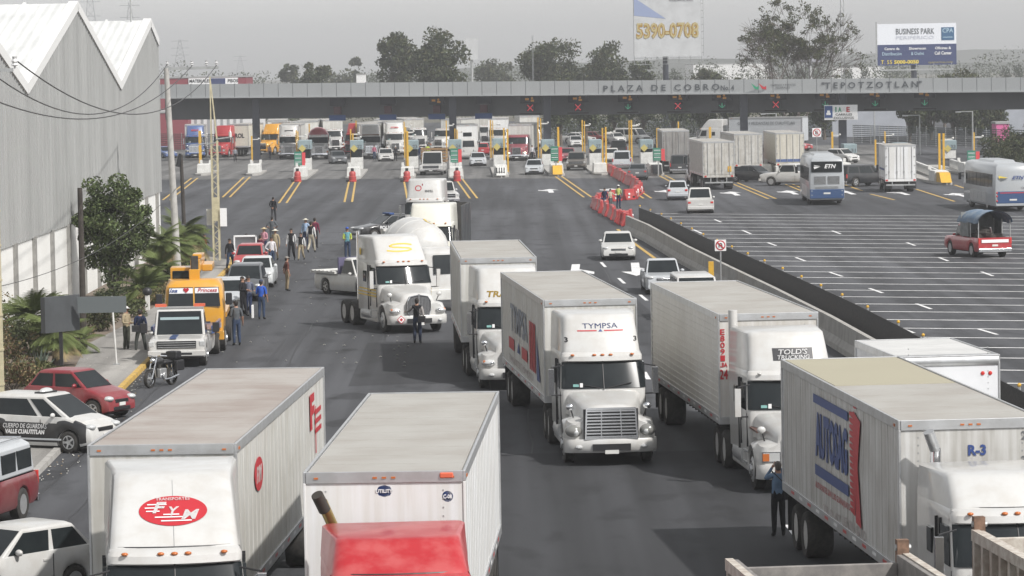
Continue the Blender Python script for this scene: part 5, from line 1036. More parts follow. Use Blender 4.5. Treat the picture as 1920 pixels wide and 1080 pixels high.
AX=Vector((p.x+1.55,p.y,ha)); P0=pix(334,522)
def cable(A,B,sag,label,rr=.022):
    pts=[]; 
    for i in range(25): t=i/24; q=Vector(A)+(Vector(B)-Vector(A))*t; q.z-=sag*4*t*(1-t); pts.append(q)
    c=Vector(A); m_=MB(); m_.tube([q-c for q in pts],rr,mat('cable_black',(.05,.05,.05),.6),5); o=m_.build('overhead_cable'); o.location=c; tag(o,label,'cable','overhead cables sagging across the warehouse front')
cable(AX+Vector((0,0,.3)),(P0.x+2.2,P0.y,hp_+.1),2.0,'topmost sagging black cable from insulator to the crossarm end')
cable(AX+Vector((-.9,0,.1)),(P0.x-.3,P0.y,hp_+.2),1.9,'middle sagging black cable ending on the concrete pole'); cable(AX+Vector((-1.2,0,-.6)),(P0.x+.95,P0.y,hp_+.1),1.6,'lowest sagging black cable in front of the cladding'); cable((AX.x-1,AX.y,4.4),(P0.x,P0.y,4.6),.8,'thin low cable crossing the lower warehouse wall',.012)
# signboards seen from behind
p=pix(116,703); r=thing('advert_board','dark angled advertising board on post beside the agave','sign board',p); SB=mat('sign_back',(.06,.065,.07),.6,noise=.2,nscale=2); h_=at(116,555,p.y).z
MB().box(-.06,.06,-.06,.06,0,h_,BLK).build('post',r); MB().box(-.1,.1,-.9,.9,h_-1.25,h_,SB,T=Matrix.Rotation(R(-35),4,'Z')).box(-.14,-.1,-.8,.8,h_-1.1,h_-.1,mat('weathered_board',(.12,.11,.09),.6,noise=.5,nscale=2),T=Matrix.Rotation(R(-35),4,'Z')).build('board',r); MB().box(.6,2.3,.1,.18,h_-.62,h_-.05,mat('grey_sign_back',(.10,.115,.12),.6)).build('crossboard',r)
p=pix(219,690); r=thing('sign_post','thin white leaning sign post on the sidewalk','sign post',p); MB().cyl((0,0,0),(-.12,0,at(214,555,p.y).z),.035,CONW,n=8).build('shaft',r); MB().box(-.12,.12,-.12,.12,.1,.16,STL).build('foot_plate',r)
p=pix(277,585); r=thing('litter_bin','black litter bag on a white painted post by the verge','litter bin',p); MB().box(-.1,.1,-.1,.1,0,.75,CONW).build('post',r,bevel=.02); MB().ell((0,0,.9),(.22,.2,.2),BLK,10,6).build('bag',r,smooth=60)
# plants
tree('leafy_tree','leafy green tree against the white warehouse wall',pix(226,566)+Vector((-.3,0,.05)),at(215,305,pix(226,566).y).z,2.1,5,17000,.19,clumps=64,trunk=.09,crown_from=.0,open_=.3,clr=.25,mats=[leafmat('fresh_leaf',(.13,.17,.065)),LV[0],leafmat('mid_leaf',(.09,.125,.05))],bark=BARK2)
for i,(px,py,h_,fl,n,l) in enumerate(((345,505,2.0,1.7,46,'palm with shaggy crown behind the concrete pole'),(322,520,1.6,1.6,42,'palm left of the concrete pole'),(268,572,.7,1.7,40,'palm at the foot of the leafy tree'),(300,545,1.0,1.6,36,'low palm between the tree and the pole'),(105,690,1.2,1.35,46,'fan palm in front of the white wall left of the dark board'),(150,668,.5,1.1,24,'drooping yellowish palm right of the dark board'))): palm('palm',l,px,py,h_,fl,n,20+i,'dusty palms along the warehouse')
for i,(px,py,h_,fl,n,l) in enumerate(((360,500,1.3,1.5,40,'palm nearest the lattice pole'),(335,512,.9,1.4,36,'short palm at the foot of the concrete pole'),(300,530,2.0,1.5,44,'tall palm between the leafy tree and the concrete pole'),(236,585,.3,1.2,26,'young palm on the verge under the leafy tree'))): palm('palm',l,px,py,h_,fl,n,40+i,'dusty palms along the warehouse')
def agave(label,px,py,r_,seed):
    rd_=random.Random(seed); r=thing('agave',label,'agave',pix(px,py)+Vector((0,0,.05))); q=MB(); AG=mat('agave_leaf',(.10,.13,.10),.6,noise=.3,nscale=3)
    for i in range(30):
        a=rd_.uniform(0,6.28); e=rd_.uniform(.3,1.4); d=Vector((math.cos(a)*math.cos(e),math.sin(a)*math.cos(e),math.sin(e))); s=d.cross(Vector((0,0,1))).normalized()*.055; L=r_*rd_.uniform(.7,1.1); q.add([-s,s,d*L*.5+s*1.2,d*L,d*L*.5-s*1.2,d*L*.4-Vector((0,0,.04))],[(0,1,5),(1,2,5),(2,3,5),(3,4,5),(4,0,5)],AG)
    q.build('leaves',r)
for i,(px,py,h_,r_,l) in enumerate(((40,690,1.9,1.2,'tall brown bush behind the agave'),(5,668,2.4,1.3,'tallest bush against the wall at the left edge'),(65,665,1.5,1.0,'green bush under the fan palm'),(120,668,1.0,.9,'bush behind the dark board post'),(140,640,1.1,.9,'bush left of the timber pole'),(190,625,1.3,1.0,'bush right of the timber pole'),(240,598,.9,.9,'low bush under the leafy tree on the walk side'),(285,575,1.1,1.0,'bush between the palms'),(310,545,1.1,.9,'bush left of the concrete pole foot'),(350,520,.9,.9,'bush right of the concrete pole foot'))): shrub('bush',l,px,py,h_,r_,120+i,[[LV[0],SHRUB],[SHRUB,DRY],[LV[0],LV[2]]][i%3],1500,.14,group='bushes on the planting verge')
palm('palm','large spreading fan palm behind the dark board',62,672,1.5,1.6,60,77,'dusty palms along the warehouse')
agave('second spiky agave beside the first',40,722,.9,5); agave('grey green spiky agave in front of the fan palm',75,705,1.0,1); agave('small dark agave at the foot of the concrete pole',318,560,.6,2)
for i,(px,py,h_,r_,l,dn) in enumerate(((25,735,1.7,1.1,'brownish dry bush at the left edge',1),(58,728,1.1,.9,'low yellow green bush behind the guard car',0),(12,700,2.2,.9,'tall dry thin bush left of the agave',1),(95,715,.7,.6,'small bush left of the red hatchback',0),(175,610,1.2,.9,'dark bush beneath the leafy tree',2),(215,590,1.4,1.0,'dense shaded bush beside the tree trunk',2),(275,560,1.0,.8,'dusty bush right of the tree trunk',2),(365,492,.8,.6,'bush under the shaggy palm',2))): shrub('bush',l,px,py,h_,r_,90+i,[[SHRUB,leafmat('yellow_green_leaf',(.13,.13,.05))],[DRY,SHRUB,leafmat('reddish_leaf',(.15,.09,.06))],[LV[0],LV[1]]][dn],1300,.13,group='bushes on the planting verge')
# ================= NEAR TRUCKS =================
def put_trailer(root,px,py,vx,vxt=None,top=4.0):
    # stand the trailer's front edge where the photo shows it; the tractor may be steered to its own heading
    vxt=vx if vxt is None else vxt; ta=yaw_to(vxt); d=yaw_to(vx)-ta; ty=root['TY']; P=Vector((0,ty+1,0)); Rm=Matrix.Rotation(d,3,'Z')
    for t in root.children:
        if t.name.startswith('trailer'): t.rotation_euler=(0,0,d); t.location=P-Rm@P
    f=P+Rm@Vector((0,-1,0)); g=pix(px,py,top); o=Matrix.Rotation(ta,3,'Z')@f; root.location=(g.x-o.x,g.y-o.y,0); root.rotation_euler=(0,0,ta); return root
def side_text(mb,t,s,y,z,w_,h_,m_,hw=1.3,bold=.02,shear=0): mb.text(t,w_,h_,face(90*s,(s*(hw+.004),y,z)),m_,bold,shear)
def lens(mb,c,a,b,M,m_): mb.disc(c,a,m_,ry=b,M=M)
# 1 left foreground truck with red oval logo
r,t=semi('semi_truck','white truck nearest left with red oval logo on its roof fairing and long grey trailer','truck',W_,16.0,gap=7.2,wm=WT,rm=ROOFR,style='aero',fair=3.86,fy=1.9,dish=.12,sleeper=6.45)
put_trailer(r,303,835,1270,270)
def fsurf(fy,zt,dish=0,off=.006):
    def f(x,z):
        t_=max(0,min(.97,(z-2.8)/(zt-2.8))); hf=1.05-.09*t_-.22; t=max(-1.15,min(1.15,x/hf)); y=2.42+fy*t_**1.25
        if abs(t)<=1: y+=-.12*(1-t*t)+dish*math.sin(t_*math.pi)*(max(0,1-(abs(t)*1.12)**4))
        else: y+=.22-math.sqrt(max(0,.22**2-(abs(x)-hf)**2))
        return y-off
    return f
def ftext(q,s_,x,z,w_,h_,m_,bold=0,shear=0,d=0):
    vs,fs=textmesh(s_,w_,h_,bold,shear); q.add([(x+v.x,-d-.002-abs(v.z)*.2,z+v.y) for v in vs],fs,m_)
def fquad(q,x0,x1,z0,z1,m_,d=0,n=8):
    for i in range(n): a=x0+(x1-x0)*i/n; b=x0+(x1-x0)*(i+1)/n; q.add([(a,-d,z0),(b,-d,z0),(b,-d,z1),(a,-d,z1)],[(0,1,2,3)],m_)
def facing_plate(fy,zt,z): return fsurf(fy,zt)(0,z)
q=MB(); q.gdisc((.0,0,3.33),.56,.2,INKR)
for tx,x_,z_,w_,h_ in(('F',-.22,3.38,.24,.15),('Y',.02,3.33,.17,.12),('M',.28,3.28,.3,.13)): ftext(q,tx,x_,z_,w_,h_,INKW,.03,.3,d=.03)
ftext(q,'TRANSPORTES',0,3.495,.56,.04,INKW,.01,d=.03)
for a_,b_,z_ in((-.42,-.1,3.42),(-.46,-.16,3.375),(-.44,-.22,3.33),(-.16,.1,3.285),(-.3,.15,3.25),(-.2,.3,3.2)): fquad(q,a_,b_,z_-.007,z_+.007,INKW,d=.02)
q.wrap(fsurf(1.9,3.86,.12,.024))
lg=q.build('logo',r); q=MB(); M_=face(90,(1.306,10.6,3.1)); q.disc((0,0,0),.65,INKR,M=M_,ry=.31,n=28); q.text('FYM',.8,.3,face(90,(1.308,10.6,3.1)),INKF,.03,.3)
q.text('F',.9,.75,face(90,(1.306,20.5,3.3)),INKR,.05)
for i in range(3): q.box(-.6,.55,.12-i*.2,.22-i*.2,0,.008,INKR,T=face(90,(1.3,21.8,3.05)))
q.box(-.7,-.6,-.7,.3,0,.008,INKR,T=face(90,(1.3,21.8,3.05))); q.build('lettering',t)
q=MB(); q.box(-.25,.35,7.185,7.2,3.35,3.72,WTD).build('inspection_plate',t); q=MB(); [fquad(q,-.003,.003,2.85+i*.1,2.95+i*.1,INKG,n=1) for i in range(9)]; q.wrap(fsurf(1.9,3.86,.12)).build('seam',r)
# 2 red cab foreground
r,t=semi('semi_truck','white trailer truck with faded red cab roof in the centre foreground','truck',FRED,14.2,gap=5.9,wm=WT2,rm=ROOF,style='nine',fair=3.3,fy=.75,dish=.1,sleeper=5.1)
put_trailer(r,720,886,1205,497); q=MB(); q.disc((0,0,0),.13,INKB,M=face(0,(0,5.9,3.7)),ry=.1,n=8); q.text('UTILITY',.27,.06,face(0,(0,5.888,3.7)),INKW,.03); q.disc((0,0,0),.09,INKB,M=face(0,(1.02,5.9,3.6)),n=20); q.text('C-08',.14,.07,face(0,(1.02,5.888,3.6)),INKW,.03)
q.build('lettering',t); MB().box(.9,1.12,5.84,5.9,3.9,3.99,ORG).build('marker_light',t,bevel=.02)
e=MB().cyl((-.95,5.5,1.2),(-.95,5.5,3.2),.09,CHR,n=12).cyl((-.95,5.5,3.2),(-1.12,5.3,3.62),.09,mat('brassy_pipe',(.4,.3,.12),.3,metal=.8),n=12).cyl((-1.08,5.35,3.48),(-1.2,5.2,3.75),.1,mat('sooty_pipe',(.04,.035,.03),.6),n=12); e.build('exhaust_stack',r,smooth=50)
# 3 TYMPSA
r,t=semi('semi_truck','white truck in mid frame with blue lettering on its fairing and wide chrome grille','truck',W_,14.2,wm=WT,rm=ROOF,style='aero',fair=3.8,fy=.7,mirror=CHR)
put_trailer(r,1106,562,380,505); q=MB(); ftext(q,'TYMPSA',0,3.5,.95,.13,INKB)
fquad(q,-.62,-.1,3.36,3.39,INKR); fquad(q,.1,.62,3.36,3.39,INKR); q.add([(-.06,0,3.35),(.06,0,3.35),(0,0,3.42)],[(0,1,2)],INKB); ftext(q,'3',-.93,3.15,.09,.13,INKK,.02); ftext(q,'3',.93,3.15,.09,.13,INKK,.02); q.wrap(fsurf(.7,3.8)); q.build('lettering',r)
q=MB(); side_text(q,'TYMPSA',-1,13.9,2.85,5.6,.85,mat('grey_blue_ink',(.22,.24,.28),.6))
for y,w_ in((15.6,1.8),(11.2,1.8)): q.box(-1.308,-1.303,y,y+w_,1.85,2.2,INKR)
q.add([(-1.307,13.6,1.9),(-1.307,14.5,1.9),(-1.307,14.05,2.25)],[(0,1,2)],INKB)
for i in range(4): q.box(-1.308,-1.303,10.1-i*.5,10.4-i*.5,1.75,3.15,INKR)
q.add([(-1.307,8.2,1.6),(-1.307,7.2,1.6),(-1.307,8.15,2.9)],[(0,1,2)],INKB); side_text(q,'TRANSPORTES TYMSA MEXICO',-1,13.5,1.55,8,.2,INKF,bold=0); q.build('lettering',t)
# 4 aero truck behind, teal/gold lettering
r,t=semi('semi_truck','white truck half hidden behind the mid frame trailer, gold letters above its windshield','truck',W_,12.6,wm=WT,rm=ROOF,style='oval',fair=3.82,fy=.85)
put_trailer(r,934,484,670,330); q=MB(); ftext(q,'TRANS',-.2,3.0,1.1,.2,mat('gold_lettering',(.45,.3,.05),.5),.03,.2); q.gdisc((0,0,3.4),.22,.06,INKGR); q.wrap(fsurf(.85,3.82)).build('lettering',r)
# 5 TOLD'S
r,t=semi('semi_truck','white truck right of centre with black name badge above the windshield and ribbed silver trailer','truck',W_,14.3,wm=mat('ribbed_trailer',(.60,.59,.57),.4,noise=.2,nscale=1.2,streak=.15,dirt=(.36,.32,.28)),rm=ROOF,ribs='h',style='nine',fair=3.75,fy=.6,mirror=W_,lights=W_)
put_trailer(r,1440,588,395); q=MB(); fquad(q,-.42,.6,3.06,3.36,INKK,n=10); ftext(q,"TOLD'S",.1,3.27,.74,.13,INKW,.02,.2,d=.025); ftext(q,'TRUCKING',.1,3.14,.82,.1,INKW,.02,.2,d=.025); q.wrap(fsurf(.6,3.75)); q.build('name_badge',r)
MB().cyl((-1.0,5.35,1.2),(-1.0,5.35,4.15),.12,W_,n=12).build('exhaust_stack',r,smooth=50); st2=mat('brown_stripe',(.1,.05,.04),.5); q=MB()
for s in(-1,1): q.box(min(s*1.1,s*1.128),max(s*1.1,s*1.128),2.2,4.9,1.4,1.45,st2); q.box(min(s*.9,s*1.1),max(s*.9,s*1.1),.9,2.1,1.42,1.47,st2)
q.build('stripe',r); q=MB(); 
for i,ch in enumerate('E8091'): q.text(ch,.12,.15,face(0,(-1.2,5.888,3.55-i*.17)),INKR,.02)
q.text('24',.22,.26,face(0,(-1.18,5.888,2.45)),INKR,.03); q.text('LBA',.2,.12,face(0,(-1.18,5.888,2.7)),INKR,.02); q.build('lettering',t)
# 6 AUTOSAG
r,t=semi('semi_truck','white truck at lower right with dirty grey trailer carrying a big blue and red sign','truck',W_,14.0,wm=mat('grimy_white_trailer',(.56,.56,.55),.5,noise=.3,nscale=.9,streak=.28,dirt=(.26,.23,.2)),rm=ROOF,style='nine',fair=3.34,fy=.9,dish=.0)
put_trailer(r,1819,787,440,390); MB().box(-1.22,1.22,5.9+7.4,5.9+13.9,3.985,4.009,ROOFY).build('yellowed_roof_sheet',t)
q=MB(); side_text(q,'AUTOSAG',-1,13.4,2.85,3.9,.95,INKB,bold=.05)
q.box(-1.307,-1.305,11.35,15.55,3.48,3.66,INKB); q.box(-1.307,-1.305,11.35,15.4,2.0,2.22,INKB); side_text(q,'AUTOPARTES SAN LUIS GUANAJUATO',-1,13.3,1.78,4.2,.17,mat('red_faded_ink',(.35,.12,.12),.6),bold=.01)
for i in range(16): q.add([(-1.307,11.15,3.7-i*.125),(-1.307,11.15,3.63-i*.125),(-1.307,10.6-.0*i,3.58-i*.125),(-1.307,10.6,3.72-i*.125)],[(0,1,2,3)],INKR)
q.add([(-1.311,10.7,3.75),(-1.311,9.9,3.6),(-1.311,10.25,2.7),(-1.311,9.9,1.55),(-1.311,10.5,1.6)],[range(5)],INKR)
side_text(q,'5',-1,10.5,3.9,.4,.2,INKR); side_text(q,'TEL 01 477',-1,13.4,1.4,2.0,.2,INKF,bold=0); side_text(q,'LEON GTO',-1,10.8,1.45,2.6,.2,INKF,bold=0)
q.text('R-3',.33,.2,face(0,(.12,5.888,3.45)),INKB,.04); q.text('2',.1,.15,face(0,(.98,5.888,3.7)),CB,.02); q.text('3',.1,.15,face(0,(.98,5.888,3.25)),CB,.02); q.build('lettering',t)
MB().cyl((-.72,5.55,1.2),(-.72,5.55,3.55),.1,CHR,n=12).cyl((-.72,5.55,3.5),(-.86,5.45,3.85),.1,ALU,n=12).build('exhaust_stack',r,smooth=50)
# 7 Kenworth bobtail
r=thing('semi_truck','white tractor unit without trailer and with yellow stripes turning in front of the mixer','truck'); tractor(r,W_,style='oval',fair=3.75,fy=.9,mirror=W_,stacks=0)
place(r,786,625,deg=17); q=MB(); GY_=mat('gold_yellow',(.6,.42,.06),.5); sp_=[(.55,.10),(.3,.14),(0,.145),(-.25,.12),(-.42,.06),(-.25,.015),(.1,-.005),(.4,-.03),(.5,-.08),(.3,-.13),(0,-.145),(-.3,-.14),(-.55,-.11)]
for (a0,c0_),(a1,c1_) in zip(sp_,sp_[1:]): q.add([(a0,0,3.3+c0_-.028),(a1,0,3.3+c1_-.028),(a1,0,3.3+c1_+.028),(a0,0,3.3+c0_+.028)],[(0,1,2,3)],GY_)
0; q.wrap(fsurf(.9,3.75)).build('logo',r); q=MB()
for s in(-1,1):
    for z in(1.35,1.47,1.6): q.box(min(s*1.1,s*1.165),max(s*1.1,s*1.165),2.2,5.0,z,z+.06,MATS['gold_yellow'])
    q.ell((s*1.15,4.6,3.1),(.03,.14,.16),MATS['gold_yellow'],10,6)
q.build('stripe',r); MB().cyl((-1.05,5.3,1.1),(-1.05,5.3,3.9),.08,CHR,n=10).build('exhaust_stack',r,smooth=50); PT_=Matrix.Translation((-.78,-.18,.58))@Matrix.Rotation(R(45),4,'Y'); MB().box(-.12,.12,-.02,0,-.12,.12,INKR,T=PT_).box(-.095,.095,-.026,-.02,-.095,.095,INKW,T=PT_).box(-.05,.05,-.03,-.026,-.05,.05,INKR,T=PT_).build('hazard_placard',r)
# 8 mixer truck
r=thing('mixer_truck','white concrete mixer truck with yellow swirl on its drum behind the turning tractor','mixer truck'); S_=[plan(.7,.0,1.9,1.1,1.1,.15,.06),plan(1.5,-.02,1.9,1.12,1.12,.15,.08),plan(2.5,.2,1.9,1.05,1.1,.15,.08),plan(2.7,.45,1.85,.95,1.0,.2,.05)]
MB().loft(S_,W_).build('cab',r,smooth=40); MB().panel([Vector(S_[1][1]),Vector(S_[1][7]),Vector(S_[2][7]),Vector(S_[2][1])],GLS,(.02,.98),(.1,.92),.07,.03).build('windshield',r); MB().box(-1.2,1.2,-.3,.2,.5,.95,CONW).box(-1.2,-.9,-.33,-.28,.98,1.1,REDL).box(.9,1.2,-.33,-.28,.98,1.1,REDL).build('bumper',r,bevel=.04)
for s in(-1,1): MB().box(s*1.35-.11,s*1.35+.11,.1,.25,1.5,2.3,W_).build('mirror',r,bevel=.05); wheel(r,s*1.03,1.1,.53,.3,'white',s)
for y in(5.6,6.95):
    for s in(-1,1): wheel(r,s*.95,y,.53,.56,'dual',s)
ax=Vector((0,math.cos(R(5)),math.sin(R(5)))); c0=Vector((0,4.7,2.6)); q=MB(); u_=Vector((1,0,0)); v_=ax.cross(u_); prof_=[(-2.3,.45),(-2.1,.85),(-1.3,1.22),(-.3,1.32),(.5,1.28),(1.4,1.0),(2.3,.55),(2.6,.45)]
q.loft([[c0+ax*a+(u_*math.cos(i*math.pi/12)+v_*math.sin(i*math.pi/12))*b for i in range(24)] for a,b in prof_],W_); 
for a_ in(-1.6,-.7,.2,1.1): q.loft([[c0+ax*(a_+e_)+(u_*math.cos(i*math.pi/12)+v_*math.sin(i*math.pi/12))*(lerp_tab(prof_,a_)+.012) for i in range(24)] for e_ in(-.02,.02)],CONW)
q.build('drum',r,smooth=60)
q=MB(); sp_=[(.6,.3),(.2,.42),(-.2,.38),(-.4,.2),(-.2,.02),(.3,-.05),(.5,-.2),(.3,-.38),(-.2,-.42),(-.6,-.3)]
def dpt(u,w): # u along the axis, w around the drum
    a=1.0-w*.8; return c0+ax*(u-.7)+(u_*math.cos(a)+v_*-math.sin(a) if v_.z<0 else u_*math.cos(a)+v_*math.sin(a))*(lerp_tab(prof_,u-.7)+.012)
for (a0,c0_),(a1,c1_) in zip(sp_,sp_[1:]): q.add([dpt(a0,c0_-.05),dpt(a1,c1_-.05),dpt(a1,c1_+.05),dpt(a0,c0_+.05)],[(0,1,2,3)],MATS['gold_yellow'])
q.build('swirl',r); MB().box(-.45,.45,1.5,8,.8,1.05,DRK).box(-.7,.7,7.2,7.6,1.0,3.2,STL,tx=.2).box(-.4,.4,7.5,8.0,2.9,3.3,W_,tx=-.08).build('chassis',r)
place(r,842,583,deg=20)
# 9 yellow bumper truck w/ dump body and 10 O' truck
r=thing('dump_truck','cream white truck with yellow bumper towing a dark open dump body','truck'); tractor(r,paint('ivory_paint',(.66,.65,.58)),style='nine',fair=3.7,fy=.5); place(r,800,527,deg=-4)
MB().box(-1.24,1.24,-.22,.3,.3,.8,YEL).box(.55,1.24,-.05,.4,.8,1.15,YEL).build('bumper_guard',r,bevel=.06); q=MB(); hx,y0,y1,z0,z1=1.25,6.2,11.5,1.2,3.45
q.box(-hx,-hx+.07,y0,y1,z0,z1,DRK).box(hx-.07,hx,y0,y1,z0,z1,DRK).box(-hx,hx,y0-.08,y0,z0,z1,DRK).box(-hx,hx,y1,y1+.08,z0,z1,DRK).box(-hx,hx,y0,y1,z0-.1,z0,DRK)
for i in range(6): q.box(hx,hx+.1,y0+i*.95,y0+.14+i*.95,z0,z1,DGR); q.box(-hx-.1,-hx,y0+i*.95,y0+.14+i*.95,z0,z1,DGR)
q.build('dump_body',r); [wheel(r,s*.95,y,.5,.56,'dual',s) for s in(-1,1) for y in(9.2,10.5)]
r=thing('semi_truck','white cab with large O emblem on its fairing behind the mixer','truck'); tractor(r,W_,style='nine',fair=3.9,fy=.35); place(r,790,464,deg=-4); q=MB(); yc=facing_plate(.35,3.9,3.35)-.06
pts_=[(.2*math.cos(a*math.pi/12),.17*math.sin(a*math.pi/12)) for a in range(24)]
for a,b in zip(pts_,pts_[1:]+pts_[:1]): q.add([(a[0]-.35,0,a[1]+3.4),(b[0]-.35,0,b[1]+3.4),(b[0]*.72-.35,0,b[1]*.72+3.4),(a[0]*.72-.35,0,a[1]*.72+3.4)],[(0,1,2,3)],INKR)
ftext(q,"'",-.1,3.6,.06,.12,INKR,.03); ftext(q,'RINDELL',.3,3.22,.5,.14,INKK,.02); q.wrap(fsurf(.35,3.9)); q.build('logo',r)
# 11 white box truck on right and van
r=box_truck('box_truck','white box truck with rounded front roof edge between the wall and the dirty trailer',W_,7.2,3.5,boxm=mat('fresh_white_box',(.66,.67,.69),.35,noise=.05),rm=mat('white_box_roof',(.55,.55,.54),.5,noise=.1,nscale=1)); place(r,1778,672,350,1.85,z=3.45)
MB().cyl((-1.2,1.95,3.38),(1.2,1.95,3.38),.16,ALU,n=14).build('front_cap',r,smooth=50); q=MB(); [q.ell((x,1.84,3.08),(.05,.02,.05),REDL,8,5) for x in(.82,1.0)]; q.build('marker_light',r)
r=car('van','white van with flat roof hidden behind the ribbed trailer','van','van',W_,Ht=1.85); place(r,1312,606,700)
# dump bodies in the very front right
def dump(px,py,vx,label,m_,posts,W=2.6,flip=1,depth=6.5,wm=None):
    r=thing('dump_truck',label,'truck'); hx=W/2; wm=wm or m_; q=MB(); z0,z1=1.3,3.0; y1=0; y0=-depth
    q.box(-hx,-hx+.09,y0,y1,z0,z1,m_).box(hx-.09,hx,y0,y1,z0,z1,m_).box(-hx+.09,hx-.09,y1-.09,y1,z0,z1-.12,m_).box(-hx,hx,y0-.09,y0,z0,z1,m_).box(-hx+.09,hx-.09,y0,y1,z0-.1,z0,DRK); b=q.build('dump_body',r,bevel=.015); q=MB()
    for s in(-1,1):
        q.box(min(s*hx,s*(hx+.12)),max(s*hx,s*(hx+.12)),y0,y1,z1-.16,z1+.02,wm)
        for i in range(int(depth/.6)): q.box(min(s*hx,s*(hx+.1)),max(s*hx,s*(hx+.1)),y1-.12-i*.6,y1-i*.6,z0,z1-.16,wm)
    q.build('body_ribs',r); q=MB()
    for s in posts: q.box(s*hx-.08,s*hx+.1,y1-.05,y1+.12,z0,z1+.22,mat('rusty_steel',(.2,.12,.08),.8,noise=.5,nscale=8)); q.cyl((s*hx-.1,y1+.03,z1+.1),(s*hx+.14,y1+.03,z1+.1),.05,STL,n=8)
    q.build('tailgate_post',r); MB().box(-.4,.4,y0-2,y1-.3,.8,1.2,DRK).box(-1.0,1.0,y0-2.6,y0-.4,.8,2.4,W_).build('chassis',r)
    for y in(-1.2,-2.5): [wheel(r,s*.95,y,.5,.56,'dual',s) for s in(-1,1)]
    [wheel(r,s*1.0,y0-1.6,.5,.3,'steel',s) for s in(-1,1)]; return place(r,px,py,vx,0,z=3.0)
BEDG=mat('worn_grey_bed',(.16,.15,.145),.7,noise=.45,nscale=3,dirt=(.35,.33,.3)); BEDW=mat('worn_white_bed',(.5,.47,.42),.65,noise=.5,nscale=5,dirt=(.2,.13,.09))
dump(1533,1044,300,'empty open dump body with scuffed grey rim at the bottom edge',BEDG,(1,),wm=BEDW); dump(1985,990,300,'weathered white ribbed dump body cropped by the lower right corner',BEDW,(-1,))
# ================= LEFT SIDE VEHICLES =================
r=car('hatchback','white small hatchback at the lower left corner beside the nearest truck','car','mini',W_,L=3.5,Ht=1.5); place(r,22,1122,deg=-42,ref=1.75)
r=car('hatchback','dark red round small hatchback parked behind the guard car','car','mini',paint('cherry_paint',(.20,.010,.02)),L=3.25,W=1.56); place(r,150,782,deg=60,ref=1.6)
r=car('patrol_car','black and white guard patrol car with roof beacon parked on the sidewalk','car','mpv',W_,L=3.95,lower=BKP); place(r,86,842,deg=64,ref=2.0); q=MB(); s_=1
q.text('CUERPO DE GUARDIAS',1.45,.13,face(-90,(-.882,2.1,.74)),INKW,.0,.2); q.text('VALLE CUAUTITLAN',1.3,.13,face(-90,(-.882,2.1,.58)),INKW,.04,.2); q.box(-.889,-.884,.9,3.4,.36,.41,SIL); q.build('livery',r); MB().ell((0,1.95,1.63),(.3,.14,.11),GLC,12,6,v0=0).box(-.35,.35,1.8,2.1,1.58,1.64,BLK).build('roof_beacon',r,smooth=50)
r=car('pickup_truck','dark red pickup with silver camper shell at the left edge','pickup','oldpickup',DRED); place(r,-52,985,deg=-12,ref=3.2); q=MB(); q.loft([[(-.85,2.75,1.07),(.85,2.75,1.07),(.85,5.25,1.07),(-.85,5.25,1.07)],[(-.78,2.85,1.75),(.78,2.85,1.75),(.78,5.15,1.75),(-.78,5.15,1.75)],[(-.6,2.9,1.85),(.6,2.9,1.85),(.6,5.1,1.85),(-.6,5.1,1.85)]],SIL); q.build('camper_shell',r,bevel=.05)
q=MB(); [q.prism([(3.0,1.2),(3.95,1.2),(3.95,1.65),(3.05,1.65)] if k==0 else [(4.1,1.2),(5.05,1.2),(5.0,1.65),(4.1,1.65)],.80,.845,GLS) for k in(0,1)]; q.build('shell_window',r); MB().tube([(-.6,3,1.9),(.6,3,1.9),(.6,5,1.9),(-.6,5,1.9),(-.6,3,1.9)],.02,CHR).build('roof_rack',r)
# flatbed tow truck
r=car('tow_truck','white flatbed tow truck with a blue stripe on the bonnet at the kerb','tow truck','pickup',W_,L=8.6,Ht=1.98,grille='dark',wheels=False,rearlights=False) if 0 else thing('tow_truck','white flatbed tow truck with a blue stripe on the bonnet at the kerb','tow truck')
fr=car('cab_front','x','x','oldpickup',W_,L=5.2,W=2.05,Ht=2.0,rearlights=False,wheels=False)
for ch in list(fr.children): ch.parent=r
bpy.data.objects.remove(fr); MB().box(-1.15,1.15,2.75,8.6,1.0,1.15,BLU).box(-1.15,-1.05,2.75,8.6,1.15,1.3,BLU).box(1.05,1.15,2.75,8.6,1.15,1.3,BLU).build('flatbed',r,bevel=.02); MB().box(-.85,.85,1.9,2.15,2.0,2.06,ALU).box(-.9,-.5,1.95,2.15,2.06,2.16,ORG).box(.5,.9,1.95,2.15,2.06,2.16,ORG).build('light_bar',r)
MB().box(-.25,-.02,.1,1.45,1.04,1.085,BLU).box(-.25,-.02,2.0,2.4,1.99,2.02,BLU).build('stripe',r); MB().box(-.7,.7,1.72,1.75,1.2,1.7,mat('silver_sunshade',(.35,.45,.47),.4),T=Matrix.Translation((0,-.03,0))).build('sunshade',r); MB().box(-.4,.4,.4,8.4,.5,.98,DRK).build('chassis',r)
for s in(-1,1): wheel(r,s*.87,.95,.4,.26,'steel',s); wheel(r,s*.85,6.2,.4,.5,'dual',s); MB().box(s*1.3-.12,s*1.3+.12,1.55,1.65,1.15,1.5,BLK).box(min(s*.95,s*1.3),max(s*.95,s*1.3),1.58,1.62,1.2,1.24,BLK).build('tow_mirror',r,bevel=.03)
place(r,332,690,880)
